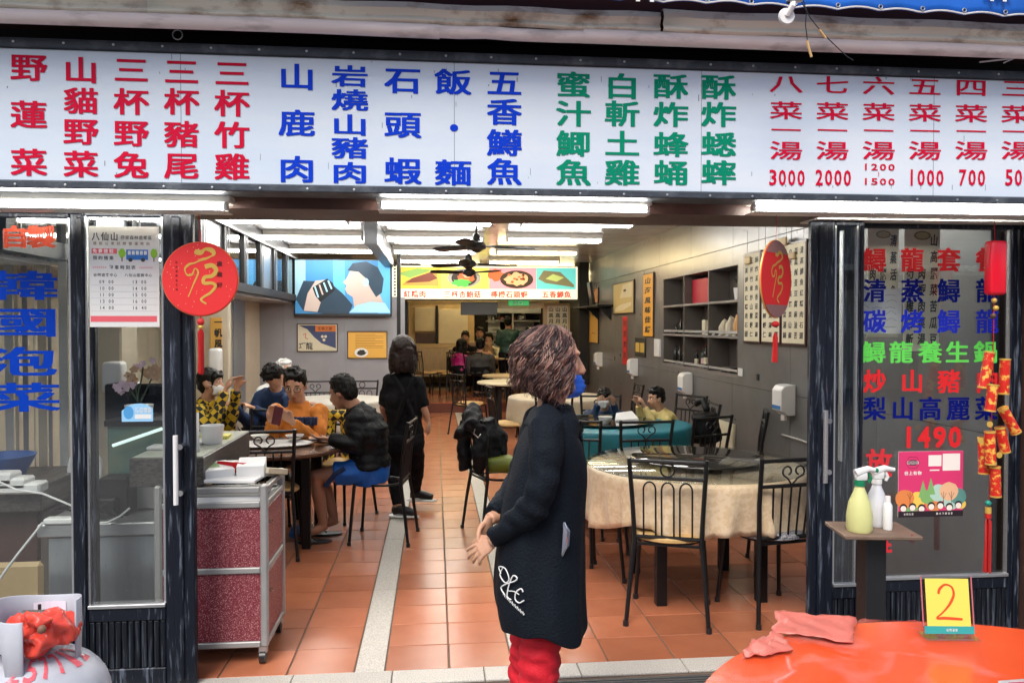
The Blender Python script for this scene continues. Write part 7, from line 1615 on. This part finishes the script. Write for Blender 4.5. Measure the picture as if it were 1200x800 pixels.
# crumpled clear film over it
m_film = bpy.data.materials.new('thin_plastic_film'); m_film.use_nodes = True; N = m_film.node_tree.nodes; L = m_film.node_tree.links; N.clear()
o_ = N.new('ShaderNodeOutputMaterial'); mx = N.new('ShaderNodeMixShader'); tr = N.new('ShaderNodeBsdfTransparent'); pb = N.new('ShaderNodeBsdfPrincipled'); pb.inputs['Base Color'].default_value = (.9, .30, .24, 1); pb.inputs['Roughness'].default_value = .22
lw = N.new('ShaderNodeLayerWeight'); lw.inputs[0].default_value = .35; tc = N.new('ShaderNodeTexCoord'); mpp = N.new('ShaderNodeMapping'); mpp.inputs['Scale'].default_value = (1, 1, 1); n1_ = N.new('ShaderNodeTexNoise'); n1_.inputs['Scale'].default_value = 5; n1_.inputs['Detail'].default_value = 6; n1_.inputs['Distortion'].default_value = 1.2
bp = N.new('ShaderNodeBump'); bp.inputs['Strength'].default_value = .5; bp.inputs['Distance'].default_value = .02
L.new(tc.outputs['Object'], mpp.inputs[0]); L.new(mpp.outputs[0], n1_.inputs['Vector']); L.new(n1_.outputs[0], bp.inputs['Height']); L.new(bp.outputs[0], pb.inputs['Normal']); L.new(bp.outputs[0], lw.inputs['Normal'])
mr = N.new('ShaderNodeMapRange'); mr.inputs[1].default_value = .50; mr.inputs[2].default_value = .68; mr.inputs[3].default_value = .06; mr.inputs[4].default_value = .38; L.new(n1_.outputs[0], mr.inputs[0])  # pale patches and crease lines paint glossy reflections into the film
vo = N.new('ShaderNodeTexVoronoi'); vo.feature = 'DISTANCE_TO_EDGE'; vo.inputs['Scale'].default_value = 2.6; nd = N.new('ShaderNodeTexNoise'); nd.inputs['Scale'].default_value = 3; va = N.new('ShaderNodeMix'); va.data_type = 'VECTOR'; va.inputs[0].default_value = .4
L.new(mpp.outputs[0], nd.inputs['Vector']); L.new(mpp.outputs[0], va.inputs[4]); L.new(nd.outputs[1], va.inputs[5]); L.new(va.outputs[1], vo.inputs['Vector'])
m1_ = N.new('ShaderNodeMapRange'); m1_.inputs[1].default_value = .0; m1_.inputs[2].default_value = .018; m1_.inputs[3].default_value = .65; m1_.inputs[4].default_value = 0; L.new(vo.outputs[0], m1_.inputs[0])
n3_ = N.new('ShaderNodeTexNoise'); n3_.inputs['Scale'].default_value = 3.7; L.new(mpp.outputs[0], n3_.inputs['Vector']); m3_ = N.new('ShaderNodeMapRange'); m3_.inputs[1].default_value = .42; m3_.inputs[2].default_value = .56; L.new(n3_.outputs[0], m3_.inputs[0])
mm_ = N.new('ShaderNodeMath'); mm_.operation = 'MULTIPLY'; L.new(m1_.outputs[0], mm_.inputs[0]); L.new(m3_.outputs[0], mm_.inputs[1]); mM = N.new('ShaderNodeMath'); mM.operation = 'MAXIMUM'; L.new(mm_.outputs[0], mM.inputs[0]); L.new(mr.outputs[0], mM.inputs[1]); L.new(mM.outputs[0], mx.inputs[0]); L.new(tr.outputs[0], mx.inputs[1]); L.new(pb.outputs[0], mx.inputs[2]); L.new(mx.outputs[0], o_.inputs[0])
q = MB(); G = 120; vs = []; idx = {}
def fh(x, y):
    n_ = noise.noise((x * 2.1, y * 2.1, 3)); r1 = 1 - abs(noise.noise((x * 3.2 + n_, y * 2.6, 0))) * 7; r2 = 1 - abs(noise.noise((x * 6.5 + n_ * 2, y * 5, 8))) * 8
    return .003 + .010 * max(0, r1) ** 2 + .006 * max(0, r2) ** 2 + .001 * noise.noise((x * 20, y * 20, 1))
for i in range(G + 1):
    for j in range(G + 1):
        x = -.86 + 1.72 * i / G; y = -.86 + 1.72 * j / G; r = math.hypot(x, y)
        edge = TR_ + .015 + .04 * noise.noise((x * 3, y * 3, 5))
        if r < edge: idx[i, j] = len(vs); vs.append(TC + V((x, y, TZ + fh(x, y) - (max(0, r - TR_ + .01) * 1.6))))
fs = [(idx[i, j], idx[i + 1, j], idx[i + 1, j + 1], idx[i, j + 1]) for i in range(G) for j in range(G) if all(k_ in idx for k_ in ((i, j), (i + 1, j), (i + 1, j + 1), (i, j + 1)))]
q.add(vs, fs); tag(q.build('plastic_cover', m_film, None, ang=180), 'thin crumpled clear plastic cover spread over the orange table', 'table cover')
# folded pink plastic flap at the left back edge
m_pinkf = M('pink_folded_film', (.66, .16, .12), .35, vs=9, var=.25, bump=.5, bs=9)
def flap(pts, label, lift, seed):
    q = MB(); n_ = 14; A, B_, C_, D_ = pts; vs = []
    for i in range(n_ + 1):
        for j in range(n_ + 1):
            s_, t_ = i / n_, j / n_; p = A.lerp(B_, s_).lerp(D_.lerp(C_, s_), t_); p = p + V((noise.noise((s_ * 3, t_ * 3, seed)) * .02, noise.noise((s_ * 3, t_ * 3, seed + 3)) * .02, lift * .5 * (abs(noise.noise((s_ * 5 + t_ * 3, t_ * 1.2, seed + 6))) * 1.3 + .2 * math.sin(s_ * 3.1)))); vs.append(p)
    q.add(vs, [(i * (n_ + 1) + j, (i + 1) * (n_ + 1) + j, (i + 1) * (n_ + 1) + j + 1, i * (n_ + 1) + j + 1) for i in range(n_) for j in range(n_)]); o = q.build('folded_film', m_pinkf, None, ang=180); so = o.modifiers.new('s', 'SOLIDIFY'); so.thickness = .002; tag(o, label, 'plastic film')
z1 = TZ + .012
flap([PZ(908, 742, z1), PZ(1000, 752, z1), PZ(1003, 724, z1 + .01), PZ(909, 717, z1 + .01)], 'folded pink plastic flap at the far left rim of the orange table', .03, 2)
flap([PZ(868, 775, z1 - .01), PZ(930, 760, z1), PZ(912, 741, z1), PZ(880, 752, z1)], 'smaller pinkish plastic fold hanging at the left rim of the orange table', .025, 7)
# number stand
c = PZ(1112, 746, TZ + .012); t = thing('number_stand', 'clear acrylic stand with a yellow card marked 2 on the orange table', 'table number', c)
m1 = (P(1113, 700, c.y) - P(1112, 700, c.y)).x; h = 66 * m1; wd = 27.5 * m1
Mx = Matrix.Translation(c) @ Matrix.Rotation(R(-7), 4, 'Z') @ Matrix.Rotation(R(-8), 4, 'X')
MB().bev((-wd, -.004, .004), (wd, .004, h), .001).xf(Mx).build('acrylic_plate', m_clear, t); MB().bev((-wd - .004, -.03, 0), (wd + .004, .03, .004), .001).xf(Matrix.Translation(c) @ Matrix.Rotation(R(-7), 4, 'Z')).build('acrylic_foot', m_clear, t)
MB().box((-wd * .86, -.0055, .018), (wd * .86, -.0045, h * .955)).xf(Mx).build('yellow_card', pm('#dcd45e'), t, smooth=False)
MB().box((-wd * .98, -.0065, .010), (wd * .98, -.0050, .030)).xf(Mx).build('teal_strip', pm('#2f9c9c'), t, smooth=False)
q = MB(); q9 = MB(); pl = PL((0, -.0060, 0)); two = spl([(-.5, .42), (-.42, .62), (-.1, .80), (.25, .70), (.34, .40), (.10, .02), (-.30, -.32), (-.66, -.56), (-.2, -.56), (.75, -.60)])
pl.line(q, [(x * wd * .72, h * .54 + y * h * .40) for x, y in two], [.0058 + .0015 * math.sin(i * .35) for i in range(len(two))], .0005, 0); put(q9, PL((0, -.0068, 0)), '谷關餐飲', -.006, .020, .006, .008, l=.0003, mat=1, step=.008); q9.xf(Mx); o9 = q9.build('fine_print', [m_ink, m_white], t, smooth=False); o9['kind'] = 'stuff'; q.xf(Mx); q.build('numeral', [pm('#c8502a'), m_white], t, smooth=False)
for s_ in (-1, 1): MB().box((s_ * wd - .003, -.0062, .03), (s_ * wd, -.0045, h)).xf(Mx).build('red_edge', pm('#b06a70'), t, smooth=False)
# card at lower right corner
a = PZ(1178, 800, TZ + .012); t = thing('menu_card', 'corner of a white card with red print at the lower right on the orange table', 'card', a); q = MB().add([PZ(1170, 797, TZ + .016), PZ(1166, 830, TZ + .016), PZ(1290, 830, TZ + .016), PZ(1290, 788, TZ + .016)], [(0, 1, 2, 3)]); o = q.build('card', m_paper, t); so = o.modifiers.new('s', 'SOLIDIFY'); so.thickness = .003
MB().add([PZ(1182, 799, TZ + .018), PZ(1180, 806, TZ + .018), PZ(1290, 804, TZ + .018), PZ(1290, 794, TZ + .018)], [(0, 1, 2, 3)]).build('red_print', pm('#c83050'), t)

# ---------------------------------------------------------------- gas cylinder with red bag
gc = P(42, 780, 2.42); gx_, gy_ = gc.x, 2.42; t = thing('gas_cylinder', 'pale grey gas cylinder with red stencilled numbers in the lower left corner', 'gas cylinder', (gx_, gy_, -.005))
m_gas = M('chalky_grey_enamel', (.46, .48, .53), .45, vs=6, col2=(.33, .34, .38), thr=(.5, .85), bump=.08, bs=40)
zs_ = P(45, 757, 2.42).z; r_ = P(125, 790, 2.42).x - gx_
prof = [(0, .0), (r_ * .8, 0), (r_ * .85, .03), (r_, .08), (r_, zs_ - .16)] + [(r_ * math.cos(a), zs_ - .16 + .155 * math.sin(a)) for a in [i * math.pi / 2 / 9 for i in range(1, 9)]] + [(.05, zs_), (0, zs_)]
MB().lathe(prof, (gx_, gy_, 0), 56).build('body', m_gas, t); MB().lathe([(0, zs_ - .01), (.042, zs_ - .01), (.042, zs_ + .02), (.035, zs_ + .024), (0, zs_ + .024)], (gx_, gy_, 0), 24).build('valve_boss', m_gas, t)
MB().tube([(gx_, gy_, zs_), (gx_, gy_, zs_ + .085)], .018, 12).build('valve', m_gold, t); MB().tube([(gx_ - .035, gy_, zs_ + .095), (gx_ + .035, gy_, zs_ + .095)], .014, 12).build('valve_wheel', pm('#5a5550'), t)
q = MB(); rc = P(92, 740, 2.42).x - gx_; n = 64; vs = []; fs = []
for i in range(n):
    a = 2 * math.pi * i / n; gap = 0 ; zb_ = zs_ - .055 + .0; ztp = P(45, 697, 2.5).z + .012 * math.cos(a * 2)
    low = zs_ - .05 + (.075 if abs(math.sin(a * 2)) > .5 else 0) ; ztp = ztp - .10 * gap
    for z in (low, ztp): vs.append((gx_ + rc * math.cos(a), gy_ + rc * math.sin(a), z))
for i in range(n):
    j = (i + 1) % n
    if 4.85 < 2 * math.pi * i / n < 6.12: continue
    fs.append((2 * i, 2 * j, 2 * j + 1, 2 * i + 1))
q.add(vs, fs); o = q.build('guard_collar', m_gas, t, ang=60); so = o.modifiers.new('s', 'SOLIDIFY'); so.thickness = .006; bv = o.modifiers.new('b', 'BEVEL'); bv.width = .002
# label on collar inside
q = MB(); a0, a1 = R(70), R(118); 
def cyl(a, z, rr_): return V((gx_ + rr_ * math.cos(a), gy_ + rr_ * math.sin(a), z))
zl0, zl1 = P(45, 722, 2.55).z, P(45, 702, 2.55).z; ri = rc - .008
for (b0, b1, z0, z1_, m_, rr_) in ((a0, a1, zl0, zl1, 0, ri), (a0 + .03, a1 - .03, zl0 + .004, zl0 + (zl1 - zl0) * .42, 1, ri - .001), (a1 - .18, a1 - .1, zl0 + (zl1 - zl0) * .5, zl1 - .006, 2, ri - .001)):
    k_ = 6
    for i in range(k_): q.add([cyl(b0 + (b1 - b0) * i / k_, z0, rr_), cyl(b0 + (b1 - b0) * (i + 1) / k_, z0, rr_), cyl(b0 + (b1 - b0) * (i + 1) / k_, z1_, rr_), cyl(b0 + (b1 - b0) * i / k_, z1_, rr_)], [(0, 1, 2, 3)], m_)
q.build('maker_plate', [pm('#e8e0ec'), pm('#3a48b0'), m_ink], t, smooth=False)
# stencilled digits wrapped on the shoulder
def shoulder(a, zz):      # zz: arc parameter 0 (wall) .. 1 (top)
    e = zz * math.pi / 2; rr_ = r_ * math.cos(e) + .0012; return V((gx_ + rr_ * math.cos(a), gy_ + rr_ * math.sin(a), zs_ - .16 + .155 * math.sin(e) + .0012))
for i, ch in enumerate('257712'):
    vs, fs = glyph(ch, .02)
    bm = bmesh.new(); bv_ = [bm.verts.new((x, y, 0)) for x, y in vs]
    for f in fs:
        try: bm.faces.new([bv_[k_] for k_ in f])
        except ValueError: pass
    bmesh.ops.subdivide_edges(bm, edges=bm.edges[:], cuts=5, use_grid_fill=True); bm.verts.index_update(); vs = [(v_.co.x, v_.co.y) for v_ in bm.verts]; fs = [tuple(v_.index for v_ in f.verts) for f in bm.faces]; bm.free()
    xs = [x for x, y in vs]; ys = [y for x, y in vs]; cx = (min(xs) + max(xs)) / 2; q = MB()
    q.add([shoulder(R(-51) + (i - 2) * .34 + (x - cx) / (max(xs) - min(xs) + .12) * .33, .50 + (y - min(ys)) / (max(ys) - min(ys)) * .30) for x, y in vs], fs); q.build('stencilled_digit', M('worn_red_stencil', (.72, .10, .13), .6, col2=(.48, .40, .44), vs=40, thr=(.58, .75)) if i == 0 else bpy.data.materials['worn_red_stencil'], t, smooth=False)
# red plastic bag stuffed in the collar
q = MB(); 
for (u, v, r1, dy) in ((26, 740, .065, -.02), (62, 736, .07, -.02), (40, 732, .05, -.05), (76, 732, .035, 0), (14, 748, .05, -.02), (45, 752, .05, -.06)): q.ell(P(u, v, 2.42 + dy), (r1, r1 * .9, r1 * .72), 14, 10)
q.tube([P(30, 728, 2.33), P(46, 726, 2.32), P(56, 732, 2.32)], [.02, .018, .02], 10)
def crumple(p, n_):
    w_ = V((noise.noise(p * 9), noise.noise(p * 9 + V((5, 0, 0))), noise.noise(p * 9 + V((0, 5, 0))))) * .05; pp = p + w_
    return p + n_ * ((1 - abs(noise.noise(pp * 15)) * 5) * .010 + (1 - abs(noise.noise(pp * 30)) * 5) * .003)
m_bag = M('thin_red_plastic_bag', (.85, .085, .055), .3, vs=12, var=.3, bump=.3, bs=40)
tag(remesh(q, .007, 3, 0, 8, crumple).build('plastic_bag', m_bag, None, ang=70), 'crumpled orange red plastic bag stuffed into the gas cylinder collar', 'bag')
q = MB().ell(P(49, 737, 2.28), (.012, .01, .012), 10, 8); tag(q.build('bag_knot', M('bag_brown_knot', (.20, .10, .06), .6)), 'dark knot at the neck of the red plastic bag', 'knot')  # brown is the knot's own colour
# ---------------------------------------------------------------- across the street (what the glass reflects)
ob = thing('opposite_building', 'plain concrete building across the street behind the photographer', 'building', (0, -12, 0))
m_ob = M('pale_concrete', (.34, .33, .31), .8, vs=2, var=.25, bump=.2); m_ow = M('dark_window', (.03, .035, .04), .15)
MB().box((-16, -13, -.05), (16, -12, 6.2)).build('wall', m_ob, ob, smooth=False)
MB().bev((-16, -12.0, 2.9), (16, -10.6, 3.05), .01).build('canopy', m_rust, ob)
for k in range(7):
    x = -14 + k * 4.4
    MB().bev((x, -11.995, 3.8), (x + 2.2, -11.93, 5.2), .01).build('window', m_ow, ob); MB().bev((x - .3, -11.995, .0), (x + 2.9, -11.9, 2.5), .01).build('shutter', [m_alum_d, m_ow, m_cream][k % 3], ob)
    MB().bev((x - .9, -10.8, -.05), (x - .75, -10.65, 2.9), .01).build('canopy_post', m_signfr, ob)
